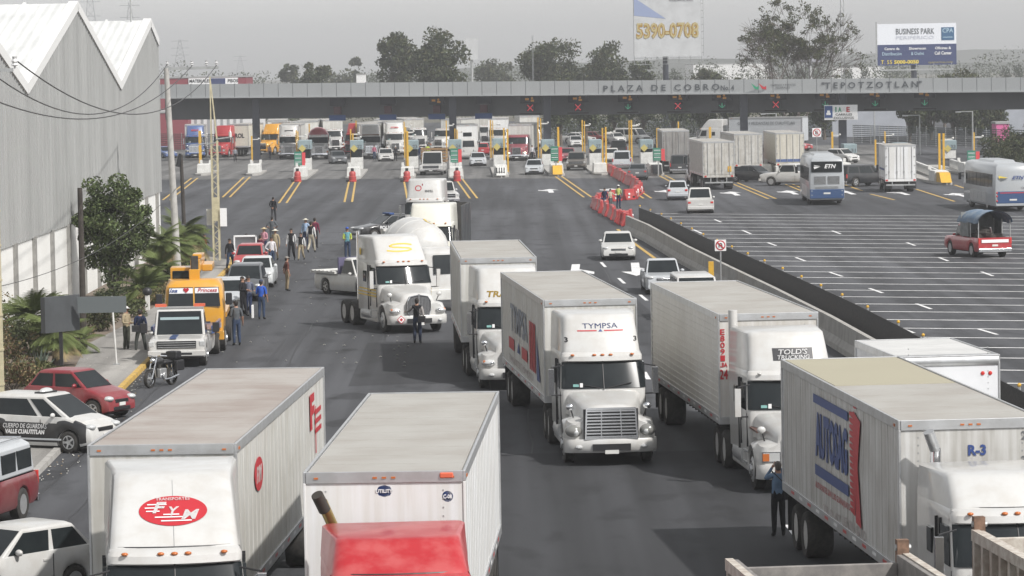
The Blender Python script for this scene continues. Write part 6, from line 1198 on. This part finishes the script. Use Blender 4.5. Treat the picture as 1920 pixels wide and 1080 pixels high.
# yellow crane truck
r=thing('crane_truck','yellow crane truck with hand lettered windshield behind the white tow truck','crane truck'); S_=[plan(.75,.15,1.8,1.05,1.1,.15,.06),plan(1.7,.1,1.8,1.12,1.12,.18,.06),plan(2.5,.22,1.8,1.05,1.08,.2,.06),plan(2.72,.45,1.75,.9,1.0,.25,.05)]
MB().loft(S_,YEL).build('cab',r,smooth=40); b=MB(); CQ=[Vector((-1.02,.06,1.72)),Vector((1.02,.06,1.72)),Vector((.96,.17,2.5)),Vector((-.96,.17,2.5))]
for u in((.02,.485),(.515,.98)): b.panel(CQ,GLS,u,(.05,.97),.03,.05)
ws=b.build('windshield',r); b=MB()
for u in((.03,.48),(.52,.97)): b.panel(CQ,INKW,u,(.68,.93),.036,.005)
b.text('Isa',.3,.14,face(0,(-.76,.098,2.37),8),INKB,.02,.3); b.text('Princesa',.72,.15,face(0,(.5,.098,2.37),8),INKR,.01,.3); b.ell((-.34,.1,2.4),(.06,.015,.06),INKR,8,5).ell((-.24,.1,2.4),(.06,.015,.06),INKR,8,5).add([(-.4,.085,2.39),(-.18,.085,2.39),(-.29,.085,2.27)],[(0,1,2)],INKR); b.build('windshield_banner',r)
for s in(-1,1): MB().box(s*.8-.2,s*.8+.2,.0,.12,.95,1.15,GLC).build('headlight',r,bevel=.02); MB().box(s*1.3-.12,s*1.3+.12,.05,.15,1.8,2.25,BLK).build('mirror',r,bevel=.04); wheel(r,s*.98,1.2,.48,.28,'steel',s); wheel(r,s*.93,6.0,.48,.54,'dual',s)
MB().box(-1.1,1.1,-.1,.2,.5,.85,YEL).box(-.6,.6,.0,.08,.9,1.2,BLK).build('bumper',r,bevel=.03); MB().box(-1.12,1.12,3.0,7.2,1.15,1.35,YEL).box(-.4,.4,.4,7,.7,1.15,DRK).build('deck',r)
MB().box(-.95,-.15,2.1,3.4,1.35,3.12,YEL).box(-.87,-.25,2.07,2.12,2.45,3.0,GLS).build('crane_cab',r,bevel=.06); MB().box(-.15,.2,1.2,6.8,2.95,3.45,YEL).box(-.12,.15,1.1,1.25,2.9,3.6,DRK).box(.2,.6,3.4,6.0,2.9,3.15,YEL).box(-.1,.25,2.0,3.0,3.45,3.62,YEL).box(-.2,.2,.95,1.25,2.6,3.1,YEL).build('crane_boom',r,bevel=.03); MB().cyl((0,1.1,2.9),(.03,.0,1.2),.025,DRK,n=6).ell((.03,.0,1.3),(.08,.08,.14),mat('rusty_steel'),8,6).build('hook_cable',r)
place(r,366,663,620)
# motorcycle
def motorcycle(label,px,py,deg,m_=None):
    r=thing('motorcycle',label,'motorcycle'); m_=m_ or BKP
    def wh_(y,nm,R_=.31):
        q=MB(); n=20; q.loft([[(a*.06,y+b*R_*math.cos(2*math.pi*i/n),R_+b*R_*math.sin(2*math.pi*i/n)) for i in range(n)] for a,b in((-1,.78),(-.9,.95),(0,1),(.9,.95),(1,.78))],RUB,caps=False); w_=q.build('wheel',r,smooth=60); s_=MB(); s_.cyl((-.05,y,R_),(.05,y,R_),.06,ALU,n=10)
        for i in range(10): a=i*math.pi/5; s_.cyl((0,y,R_),(0,y+R_*.78*math.cos(a),R_+R_*.78*math.sin(a)),.006,CHR,n=4)
        s_.tube([(0,y+R_*.78*math.cos(i*math.pi/8),R_+R_*.78*math.sin(i*math.pi/8)) for i in range(17)],.014,CHR,5); s_.build('rim',w_)
    wh_(0,'f'); wh_(1.32,'r'); q=MB()
    for s in(-1,1): q.cyl((s*.09,0,.31),(s*.09,.32,1.0),.022,CHR,n=8)
    q.build('front_fork',r); MB().tube([(-.38,.5,1.05),(-.22,.33,1.08),(0,.32,1.02),(.22,.33,1.08),(.38,.5,1.05)],.016,CHR).build('handlebar',r); MB().ell((0,.2,.9),(.1,.09,.1),CHR,10,7).build('headlight',r,smooth=60)
    MB().ell((0,.58,.86),(.15,.27,.13),m_,12,8).build('fuel_tank',r,smooth=60); MB().ell((0,1.02,.8),(.14,.34,.08),BLK,12,7).build('seat',r,smooth=60); MB().box(-.14,.14,.45,.85,.3,.62,ALU).cyl((0,.6,.5),(0,.52,.78),.09,DRK,n=10).cyl((-.17,.72,.38),(.17,.72,.38),.11,ALU,n=12).build('engine',r,bevel=.03)
    MB().tube([(0,.35,.95),(0,.45,.35),(0,.9,.3),(0,1.3,.31)],.025,BLK).tube([(0,.4,.85),(0,1.3,.68)],.025,BLK).build('frame',r); MB().tube([(.14,.5,.42),(.16,.65,.25),(.17,1.0,.26),(.17,1.5,.34)],.035,CHR,8).build('exhaust_pipe',r); MB().box(-.22,.22,1.3,1.65,.88,1.14,BLK).build('top_case',r,bevel=.05)
    for s in(-1,1): MB().box(s*.28-.08,s*.28+.08,1.15,1.6,.5,.85,BLK).build('side_case',r,bevel=.04); MB().cyl((s*.05,1.3,.31),(s*.1,1.2,.75),.02,CHR,n=6).build('shock_absorber',r)
    MB().ell((0,0,.62),(.07,.2,.03),m_,8,5).build('fender',r); return place(r,px,py,deg=deg)
motorcycle('black motorcycle with top case standing at the yellow kerb',281,728,-28,BKP)
# parked line of cars
CKD=dict(grille='chrome')
r=car('hatchback','silver grey hatchback parked behind the yellow crane truck','car','hatch',SIL,L=4.2,W=1.74,**CKD); place(r,423,592,900)
r=car('sport_utility_vehicle','dark charcoal crossover between two silver cars with men leaning on it','car','mpv',DGR,L=4.4,W=1.83,Ht=1.62,**CKD); place(r,457,566,900)
r=car('sedan','light silver sedan fourth in the parked row','car','sedan',paint('light_silver_paint',(.52,.54,.55)),L=4.4,**CKD); place(r,478,541,900)
r=car('hatchback','red car mostly hidden at the end of the parked row','car','hatch',RED,L=3.9); place(r,466,515,900)
r=car('flatbed_pickup','small white flatbed pickup standing left of the mixer','pickup','smallpickup',W_,L=5.0,Ht=1.75); place(r,722,556,deg=34)
for ch in list(r.children):
    if ch.name.startswith(('rear_bumper','tail_light')): bpy.data.objects.remove(ch)
q=MB(); q.box(-.95,.95,2.9,5.1,.98,1.08,CONW); 
for i in range(6): q.box(-1.05,1.05,2.95+i*.36,3.1+i*.36,1.08,1.12,CONW)
q.build('flatbed',r); MB().box(-.8,.8,2.75,2.85,1.0,1.75,mat('purple_panel',(.1,.09,.16),.6)).build('head_board',r)
r=car('police_car','black federal police sedan with white door lettering left of the white cab','car','sedan',BKP,L=5.1,W=1.9,Ht=1.5); place(r,722,447,deg=-64,ref=2.0); q=MB(); q.text('POLICIA FEDERAL',2.3,.24,face(90,(.965,2.4,.72)),INKW,.03); q.ell((.955,2.35,.6),(.01,.16,.16),INKW,8,5); q.build('livery',r); MB().box(-.55,.55,2.1,2.4,1.5,1.6,BLS).build('light_bar',r)
r=car('pickup_truck','white pickup with black cross bar grille behind the O emblem cab','pickup','pickup',W_,grille='cross',rearlights=False); place(r,838,388,deg=10)
r=car('sedan','white sedan driving alone toward the camera beside the yellow line','car','sedan',W_,L=4.9,W=1.85,**CKD); place(r,1160,489,1050); r=car('pickup_truck','silver pickup driving beside the concrete wall','pickup','smallpickup',SIL,L=4.9,W=1.75,grille='chrome'); place(r,1247,553,820)
# ================= RIGHT LOT =================
r=bus('coach_bus','grey and blue coach seen from behind with a large black rear window',style=0); place(r,1551,385,1120,12.6,rear=True)
r=bus('coach_bus','silver white coach with blue engine door cropped at the right edge',style=1); place(r,1900,397,650,12.6,rear=True); r.scale=(1,1,.93)
r=box_truck('box_truck','white box truck with blue side stripe right of the dark sport utility',W_,8.2,3.75,boxm=WT2); place(r,1689,361,1150,8.2,rear=True); q=MB(); q.box(1.23,1.25,2.4,7.5,1.75,1.9,INKB); q.box(-1.25,-1.23,2.4,7.5,1.75,1.9,INKB); q.build('stripe',r)
r,t=semi('semi_truck','scuffed white trailer truck seen from behind nearest among the lot trailers','truck',W_,12.5,wm=WTD,tr=dict(rear=True),fair=3.5); place(r,1348,356,700,18.4,rear=True); MB().box(-1.05,-.75,18.44,18.46,1.5,1.95,YPOST).build('yellow_placard',t)
r,t=semi('semi_truck','dirty cream trailer truck seen from behind left of the dark sedan','truck',RED,13,wm=WTD,tr=dict(rear=True),fair='none'); place(r,1404,333,700,18.9,rear=True)
r,t=semi('semi_truck','cream trailer truck with blue base stripe behind the white pickup','truck',W_,13,wm=mat('cream_trailer',(.58,.56,.5),.5,noise=.15,streak=.15,dirt=(.3,.27,.2)),tr=dict(rear=True),fair='none'); place(r,1482,331,850,18.9,rear=True); MB().box(-1.29,1.29,18.93,18.95,1.35,1.6,BLU).box(-1.325,-1.305,6,18.9,1.35,1.6,BLU).build('stripe',t)
r,t=semi('semi_truck','grey panelled trailer truck entering the lane right of the eighth booth','truck',W_,12,wm=mat('grey_trailer',(.27,.265,.26),.7,noise=.2,nscale=1.5,streak=.2),tr=dict(rear=True),fair='none'); place(r,1268,322,960,17.9,rear=True)
r,t=semi('semi_truck','long white side on trailer with faded lettering behind the fourth column','truck',W_,9,wm=mat('plain_white_trailer',(.45,.47,.49),.5,noise=.1,nscale=1)); place(r,1420,283,deg=-110,ref=9); q=MB(); q.text('GRUAS Y MUDANZAS DE CUAUTITLAN',7,.35,face(90,(1.32,10.5,3.3)),INKG,0); q.build('lettering',t)
r=car('pickup_truck','white pickup driving away in front of the scuffed trailer','pickup','smallpickup',W_,L=5.3,W=1.9,Ht=1.75,front=False); place(r,1314,401,1200,5.3,rear=True)
r=car('hatchback','silver hatchback driving away left of the white pickup','car','hatch',SIL,L=3.9,front=False); place(r,1271,376,1150,3.9,rear=True)
r=car('sedan','black sedan crossing in front of the cream trailer','car','sedan',BKP,L=4.6); place(r,1413,341,deg=50,ref=2.3)
r=car('pickup_truck','white crew cab pickup side on beside the coach','pickup','pickup',W_,L=5.7); place(r,1492,348,deg=-112,ref=2.9)
r=car('sport_utility_vehicle','black sport utility vehicle between coach and white box truck','car','suv',BKP,L=5.2); place(r,1614,349,deg=130,ref=2.6)
# red pickup with tarp
r=car('pickup_truck','red pickup with blue tarpaulin canopy alone on the striped lot','pickup','oldpickup',RED,L=5.3,front=False); place(r,1866,484,deg=180+13,ref=5.3); q=MB(); TARP=mat('blue_tarp',(.10,.16,.24),.7,noise=.45,nscale=2.5,dirt=(.3,.32,.33),bump=.6,bscale=4); rings=[]
for y in(2.2,2.7,3.4,4.1,4.8,5.35): k=.03*math.sin(y*5); rings.append([(.98*math.cos(a),y,1.85+k+.62*math.sin(a)+ (0)) for a in [math.pi*i/12 for i in range(13)]])
q.loft(rings,TARP,close=False,caps=False); q2=[[(p[0]*.96,p[1],p[2]-.03) for p in rg] for rg in rings]; q.loft(q2,TARP,close=False,caps=False)
for s in(-1,1): q.box(min(s*.93,s*.97),max(s*.93,s*.97),2.7,3.9,1.1,1.9,mat('grey_tarp',(.2,.21,.21),.8,noise=.3,nscale=3))
q.box(-.95,.95,2.72,2.76,1.1,2.35,MATS['grey_tarp']); q.build('tarpaulin',r,smooth=60); q=MB()
for y in(2.8,4.0,5.2):
    for s in(-1,1): q.cyl((s*.88,y,1.0),(s*.88,y,2.0),.03,STL,n=6)
q.cyl((-.3,4.2,.75),(.1,4.9,1.6),.04,STL,n=6); q.build('tarp_frame',r); MB().box(-.7,.7,3,4.6,.75,1.25,mat('junk_load',(.05,.045,.04),.9,noise=.5,nscale=6)).ell((.2,4.2,1.3),(.5,.6,.35),MATS['junk_load'],9,6).build('load',r); MB().box(-.75,.75,5.3,5.33,.82,.98,INKW).build('tailgate_trim',r)
# ================= PLAZA TRAFFIC =================
def smalltruck(px,py,deg,pm,style,fair,label,TL=12,wm=None,rm=None,vx=None,fpm=None,fy=.6,none=False,low=False):
    r=thing('semi_truck',label,'truck'); tractor(r,pm,style=style,fair=fair,fy=fy,fpm=fpm)
    t=None
    if TL: t=trailer(r,5.9,TL,wm=wm,rm=rm); 
    place(r,px,py,vx or 960,deg=deg); return r,t
r,t=smalltruck(366,297,4,BLU,'aero',3.95,'dark blue truck with red fairing letters at the far left lanes',8,WT); q=MB(); q.text('MOLT',.9,.25,face(0,(0,2.5,3.4),20),INKR,.04); q.build('lettering',r)
r,t=smalltruck(408,296,-12,RED,'nine',3.9,'red truck right of the blue one behind the lattice pole',0); 
r=thing('cargo_trailer','cream trailer with dark letters left of the dark column','trailer'); t=trailer(r,0,11,wm=mat('ivory_trailer',(.6,.58,.5),.5,noise=.1)); place(r,447,294,deg=-6); q=MB(); q.text('TROL',1.6,.6,face(0,(0,-.01,2.6)),INKK,.05); q.build('lettering',t)
r,t=smalltruck(493,291,-20,YEL,'nine',3.85,'yellow truck with black bonnet panels right of the dark column',9,WT)
r,t=smalltruck(541,298,1,W_,'classic',3.95,'white truck with tall plain sleeper and black roof slot beside the first booth',13,WT); MB().box(-.5,.5,2.5,2.62,3.25,3.38,BLK).build('roof_slot',r)
r=thing('tank_truck','white nosed truck with round dark red tank behind the first booth','truck'); tractor(r,W_,style='classic',fair='none',sleeper=3.4); q=MB(); q.loft([[(1.28*math.cos(i*math.pi/10),y,2.45+1.2*k*math.sin(i*math.pi/10)) if 1 else 0 for i in range(20)] for y,k in((4,.75),(4.3,1),(12,1),(12.4,.7))],paint('tank_red',(.28,.02,.035))); q.build('tank',r,smooth=60); [wheel(r,s*.95,y,.5,.56,'dual',s) for s in(-1,1) for y in(10.2,11.5)]; place(r,598,299,deg=3)
r,t=smalltruck(655,294,-14,RED,'nine',4.0,'red truck with tall red sleeper behind the dark grey sedan',10,WT)
r,t=smalltruck(697,298,4,W_,'aero',3.95,'white truck with dark brown brow over the windshield',12,WT); MB().box(-1,1,2.1,2.4,2.72,2.86,mat('brown_visor',(.12,.06,.03),.5)).build('brow',r)
r,t=smalltruck(742,292,3,W_,'nine',3.95,'white truck with red letters on fairing behind the third booth',12,WT); q=MB(); q.text('SIGMA',1.0,.2,face(0,(0,2.45,3.4),20),INKR,.03); q.build('lettering',r)
r=box_truck('box_truck','tall white cab over box truck waiting behind the small silver sedan',W_,9,3.95,boxm=WT2); place(r,879,299,deg=4); MB().box(-.5,.5,1.82,1.86,2.6,3.05,GLS).build('box_window',r)
r=car('flatbed_truck','white bonneted truck with wooden sides driving out of the third lane','truck','oldpickup',W_,L=6.5,W=2.3,Ht=2.3,rearlights=False,grille='chrome'); place(r,808,329,deg=-3); WOOD=mat('worn_wood',(.28,.17,.08),.85,noise=.4,nscale=4); q=MB()
for i in range(5): q.box(-1.2,1.2,3.5,3.56,1.2+i*.3,1.42+i*.3,WOOD); q.box(-1.22,-1.16,3.5,7,1.2+i*.3,1.42+i*.3,WOOD); q.box(1.16,1.22,3.5,7,1.2+i*.3,1.42+i*.3,WOOD)
q.build('wooden_sides',r)
r,t=smalltruck(969,302,-4,MRN,'classic','none','maroon truck with chrome grille and lit headlights in the middle lane',12,WT); q=MB(); HL=mat('lit_headlight',(1,.9,.7),emit=3); [q.ell((s*.95,-.02,.92),(.13,.05,.09),HL,8,5) for s in(-1,1)]; q.build('lit_lamps',r)
bg_=[(790,282,10,12,'boxy grey trailer left of the second column',WTD),(822,284,-15,9,'white and orange trailer just left of the second column',WT),(910,276,2,10,'grey trailer right of the tall cab over truck',WTD),(935,283,0,12,'white trailer behind the maroon truck left side',WT2),(1000,276,4,9,'white trailer with red square behind the maroon truck',WT),(572,286,0,14,'white trailer behind the round red tank',WT),(630,284,6,12,'trailer with green lettering right of the red tank',WT),(715,283,-2,14,'blue sided trailer right of the brown browed truck',WT),(770,280,5,12,'large pale grey trailer right of the third white truck',WT2),(520,284,3,14,'white trailer behind the yellow truck',WT)]
for px,py,dg_,TL,l,m_ in bg_:
    r=thing('queued_truck','queued truck, '+l,'truck',group='trucks queued behind the booths'); tractor(r,W_,style='nine',fair='none'); trailer(r,5.9,TL,wm=m_); place(r,px,py,deg=dg_)
cs=[(637,308,'sedan',DGR,8,0,'dark grey sedan in the lane after the second booth'),(724,303,'sedan',W_,3,0,'white compact sedan in the third lane'),(897,312,'sedan',SIL,2,0,'silver blue sedan right of the second price board'),(1001,328,'sedan',SIL,-2,0,'silver sedan leaving the middle lane'),(1080,320,'suv',paint('dark_tan_paint',(.09,.08,.07)),-3,0,'dark minivan with headlights on beside the yellow nose'),(1195,338,'sedan',DGR,-4,1,'dark sedan with brake lights entering past the red barriers'),(1166,317,'suv',SIL,-3,1,'silver sport utility vehicle entering ahead of the dark sedan'),(1275,327,'suv',BKP,-2,1,'black sport utility vehicle behind the grey trailer'),(1147,304,'hatch',W_,-3,1,'white hatchback deeper in the entry lane'),(1160,293,'suv',BKP,-2,1,'black sport utility vehicle further in the entry lane'),(1082,276,'sedan',W_,4,0,'white sedan beyond the booths mid right'),(1113,268,'sedan',W_,60,0,'white sedan on the upper deck of the car carrier area'),(1138,267,'hatch',RED,60,0,'red hatchback beside the white sedan beyond the booths'),(1165,270,'hatch',W_,20,0,'white hatchback near the dark hedge'),(1213,269,'van',W_,50,0,'white van with dark windows beyond the eighth booth'),(1422,272,'sedan',W_,20,0,'white sedan between the striped and cream trailers'),(1517,283,'sedan',RED,50,0,'red car right of the striped trailer'),(1440,300,'sedan',W_,70,0,'white car half hidden behind the cream trailer'),(1603,306,'hatch',W_,40,0,'white hatchback by the dark column at right'),(322,297,'sedan',BLU,30,0,'small blue car at the far left lane'),(905,292,'hatch',RED,0,1,'red hatchback behind the small silver sedan'),(1065,303,'sedan',MRN,0,0,'maroon car roof behind the dark minivan'),(1245,283,'sedan',BKP,10,0,'dark sedan left of the grey trailer')]
for px,py,k,m_,dg_,rr,l in cs:
    rt=thing if 0 else None; r=car({'sedan':'sedan','suv':'sport_utility_vehicle','hatch':'hatchback','van':'van'}[k],l,'car' if k!='van' else 'van',k,m_,group='cars around the toll booths',detail=False); place(r,px,py,deg=dg_+(180 if rr else 0),ref=r['L'] if rr else 0)
motorcycle('police motorcycle by the left booths with white fairing',1003,300,5,W_)
# ================= PEOPLE =================
K=(.015,.015,.018); NV=(.02,.03,.07); WH=(.6,.6,.6); GY=(.10,.11,.12); KH=(.28,.22,.14); BE=(.36,.30,.20); JN=(.04,.06,.11); BR=(.11,.04,.03); OL=(.07,.075,.06)
p=person('man in beige jacket and white cap talking on the sidewalk',238,660,BE,OL,deg=60,arms=('fore','fore'),hat=('cap',(.6,.6,.58)),h=1.70)
p=person('man in dark blue shirt with black bag facing the man in the white cap',264,662,NV,(.06,.065,.06),deg=195,arms=('down','fore'),pose='wide',h=1.64); shoulder_bag(p,'black shoulder bag on the man in dark blue on the sidewalk',K,1,True)
person('heavy man in grey shirt and blue jeans behind the yellow crane truck',444,648,GY,JN,deg=200,arms=('down','fore'),sleeve='short',fat=1.15,h=1.72)
person('man in dark jacket leaning on the charcoal car, left of two',456,593,K,K,pose='lean',deg=60,arms=('fold','fore')); person('man in white and navy shirt leaning on the charcoal car, right of two',467,592,(.07,.08,.12),NV,pose='lean',deg=30,arms=('fore','fore'),torso=(.12,.13,.17))
q=MB().box(-.04,.04,-.2,.2,0,.55,INKW).build('document_bag',bevel=.01); q.location=pix(474,596); tag(q,'white paper bag at the feet of the men by the charcoal car','bag')
person('man in bright blue shirt and jeans standing beside the parked row',491,599,(.03,.10,.45),JN,deg=165,arms=('down','fore'),hat=('cap',NV),h=1.66,sleeve='short'); person('man in black jacket and jeans at the sidewalk corner',432,508,K,JN,deg=30,arms=('down','fore'),pose='wide')
person('man in brown shirt and khaki trousers standing alone on the road',539,546,BR,KH,deg=110,arms=('down','back'),hat=('cap',(.22,.2,.18)),h=1.63,sleeve='short')
person('man in black waistcoat with white sleeves in front of the white frame',463,497,WH,K,deg=0,torso=K,arms=('akimbo','down')); person('person in orange red top bending behind the red car',478,500,(.5,.09,.03),K,deg=20,h=1.4); person('person in maroon top in the group by the parked cars',489,500,(.12,.03,.05),K,deg=150,arms=('fore','down'))
person('person in pink checked shirt and straw hat in the group',496,484,(.5,.25,.3),NV,deg=-30,hat=('brim',(.45,.36,.22)),arms=('fore','fore')); person('woman in white blouse and jeans in the group',510,504,(.62,.6,.62),JN,deg=20,arms=('akimbo','down'),pose='walk'); person('man in tan shirt and pale hat behind the woman in white',517,488,BE,KH,deg=-20,hat=('brim',(.6,.57,.48)))
person('man in grey shirt behind the group near the white frame',511,459,GY,GY,deg=170,sleeve='short',arms=('akimbo','akimbo')); person('man in black walking away alone on the open road',513,415,K,(.045,.045,.05),deg=170,pose='walk',arms=('swing','back'))
person('man in black vest and white shirt walking mid road left of two',547,489,WH,K,deg=-10,torso=K,arms=('down','down'),pose='walk',h=1.78); person('shorter person in black vest and beige trousers beside the man in vest',565,489,WH,BE,deg=-15,torso=K,pose='walk',h=1.55)
person('person in pale blue shirt and hat behind the tall vested man',574,466,(.3,.4,.55),NV,deg=-20,hat=('brim',(.5,.48,.4)),h=1.75); person('tall man in black vest with khaki trousers walking',584,474,WH,(.42,.38,.3),deg=160,torso=K,pose='walk',h=1.8); p=person('person in maroon jacket with a bag at the right of the walkers',591,465,(.16,.03,.06),K,deg=170,arms=('down','fore'),h=1.78); shoulder_bag(p,'dark bag carried by the person in maroon jacket',K,1)
person('worker in yellow green reflective jacket and blue helmet behind the flatbed pickup',652,487,(.42,.5,.1),JN,deg=10,torso=(.12,.3,.35),arms=('fore','fore'),hat=('cap',(.03,.08,.35)),h=1.78)
p=person('man in black vest with raised arm guiding the turning tractor',783,644,(.35,.33,.32),(.03,.04,.07),deg=175,torso=K,arms=('down','out'),h=1.72,pose='stand'); shoulder_bag(p,'black waist bag on the man guiding the tractor',K,-1,True)
p=person('man in light blue shirt and black trousers between the two right hand trucks',1460,1006,(.13,.20,.30),(.012,.012,.015),deg=190,arms=('up','up'),pose='stand',h=1.66,hairm=mat('greying_hair',(.10,.09,.08),.8)); shoulder_bag(p,'black bag slung across the man in light blue shirt',K,-1)
person('person in red jacket standing behind the sign near the palms',384,497,(.35,.05,.05),JN,deg=60); person('worker in reflective vest and white helmet among the red barriers',1160,391,(.35,.42,.2),NV,deg=160,torso=(.5,.55,.15),hat=('cap',(.65,.65,.65)),arms=('fore','fore')); person('person in navy seated among the red barriers',1134,394,NV,NV,deg=-30,pose='sit',h=1.6,z=-.45 if 0 else 0); person('person in cream jacket bending over the red barriers',1145,393,(.45,.4,.3),GY,deg=40,h=1.5,arms=('fore','out'))
person('person in grey vest walking between the far left islands',441,304,(.25,.27,.3),K,deg=0,pose='walk'); person('man in pale pink shirt by the white islands right of the column',506,299,(.5,.32,.28),NV,deg=40,pose='walk'); person('person in pink top beside the brown browed truck',702,300,(.4,.12,.18),JN,deg=10); person('policeman in black with white helmet beside the third booth',742,302,K,K,deg=20,hat=('cap',(.7,.7,.7)))
person('worker in bright yellow vest seen above the flatbed truck',802,300,(.5,.6,.08),NV,deg=170,h=1.8); person('policeman with white shirt walking by the seventh booth',998,301,(.55,.55,.57),K,deg=20,pose='walk'); person('man in dark clothes in the crowd left of the yellow vest worker',786,300,NV,NV,deg=0,group='dark dressed men behind the flatbed truck'); person('man in blue shirt in the crowd behind the flatbed truck',778,298,(.06,.09,.3),K,deg=20,group='dark dressed men behind the flatbed truck'); person('man in black at the left of the crowd by the third booth',771,299,K,K,deg=-20,group='dark dressed men behind the flatbed truck')
# white framed box
r=thing('display_frame','white framed open display box standing at the sidewalk end','display frame',pix(461,503),R(4)); q=MB(); q.box(-.62,-.54,0,.1,0,1.75,INKW).box(.54,.62,0,.5,0,1.75,INKW).box(-.62,.62,0,.5,1.68,1.75,INKW).box(-.62,-.54,.4,.5,0,1.75,INKW).box(-.62,.62,0,.5,.7,.78,INKW); q.build('frame',r); MB().box(-.54,.54,.42,.46,.78,1.68,mat('pale_panel',(.4,.4,.43),.6)).build('back_panel',r)
# ---------------- haze ----------------
hm=bpy.data.materials.new('haze_air'); hm.use_nodes=True; t=hm.node_tree
for n in list(t.nodes):
    if n.type!='OUTPUT_MATERIAL': t.nodes.remove(n)
pv=t.nodes.new('ShaderNodeVolumePrincipled'); pv.inputs['Color'].default_value=(.85,.86,.88,1); pv.inputs['Density'].default_value=HAZE; pv.inputs['Anisotropy'].default_value=.2
t.links.new(pv.outputs[0],t.nodes['Material Output'].inputs['Volume'])
MB().box(-2400,2400,-80,4300,-3,60,hm).build('haze',kind='stuff')
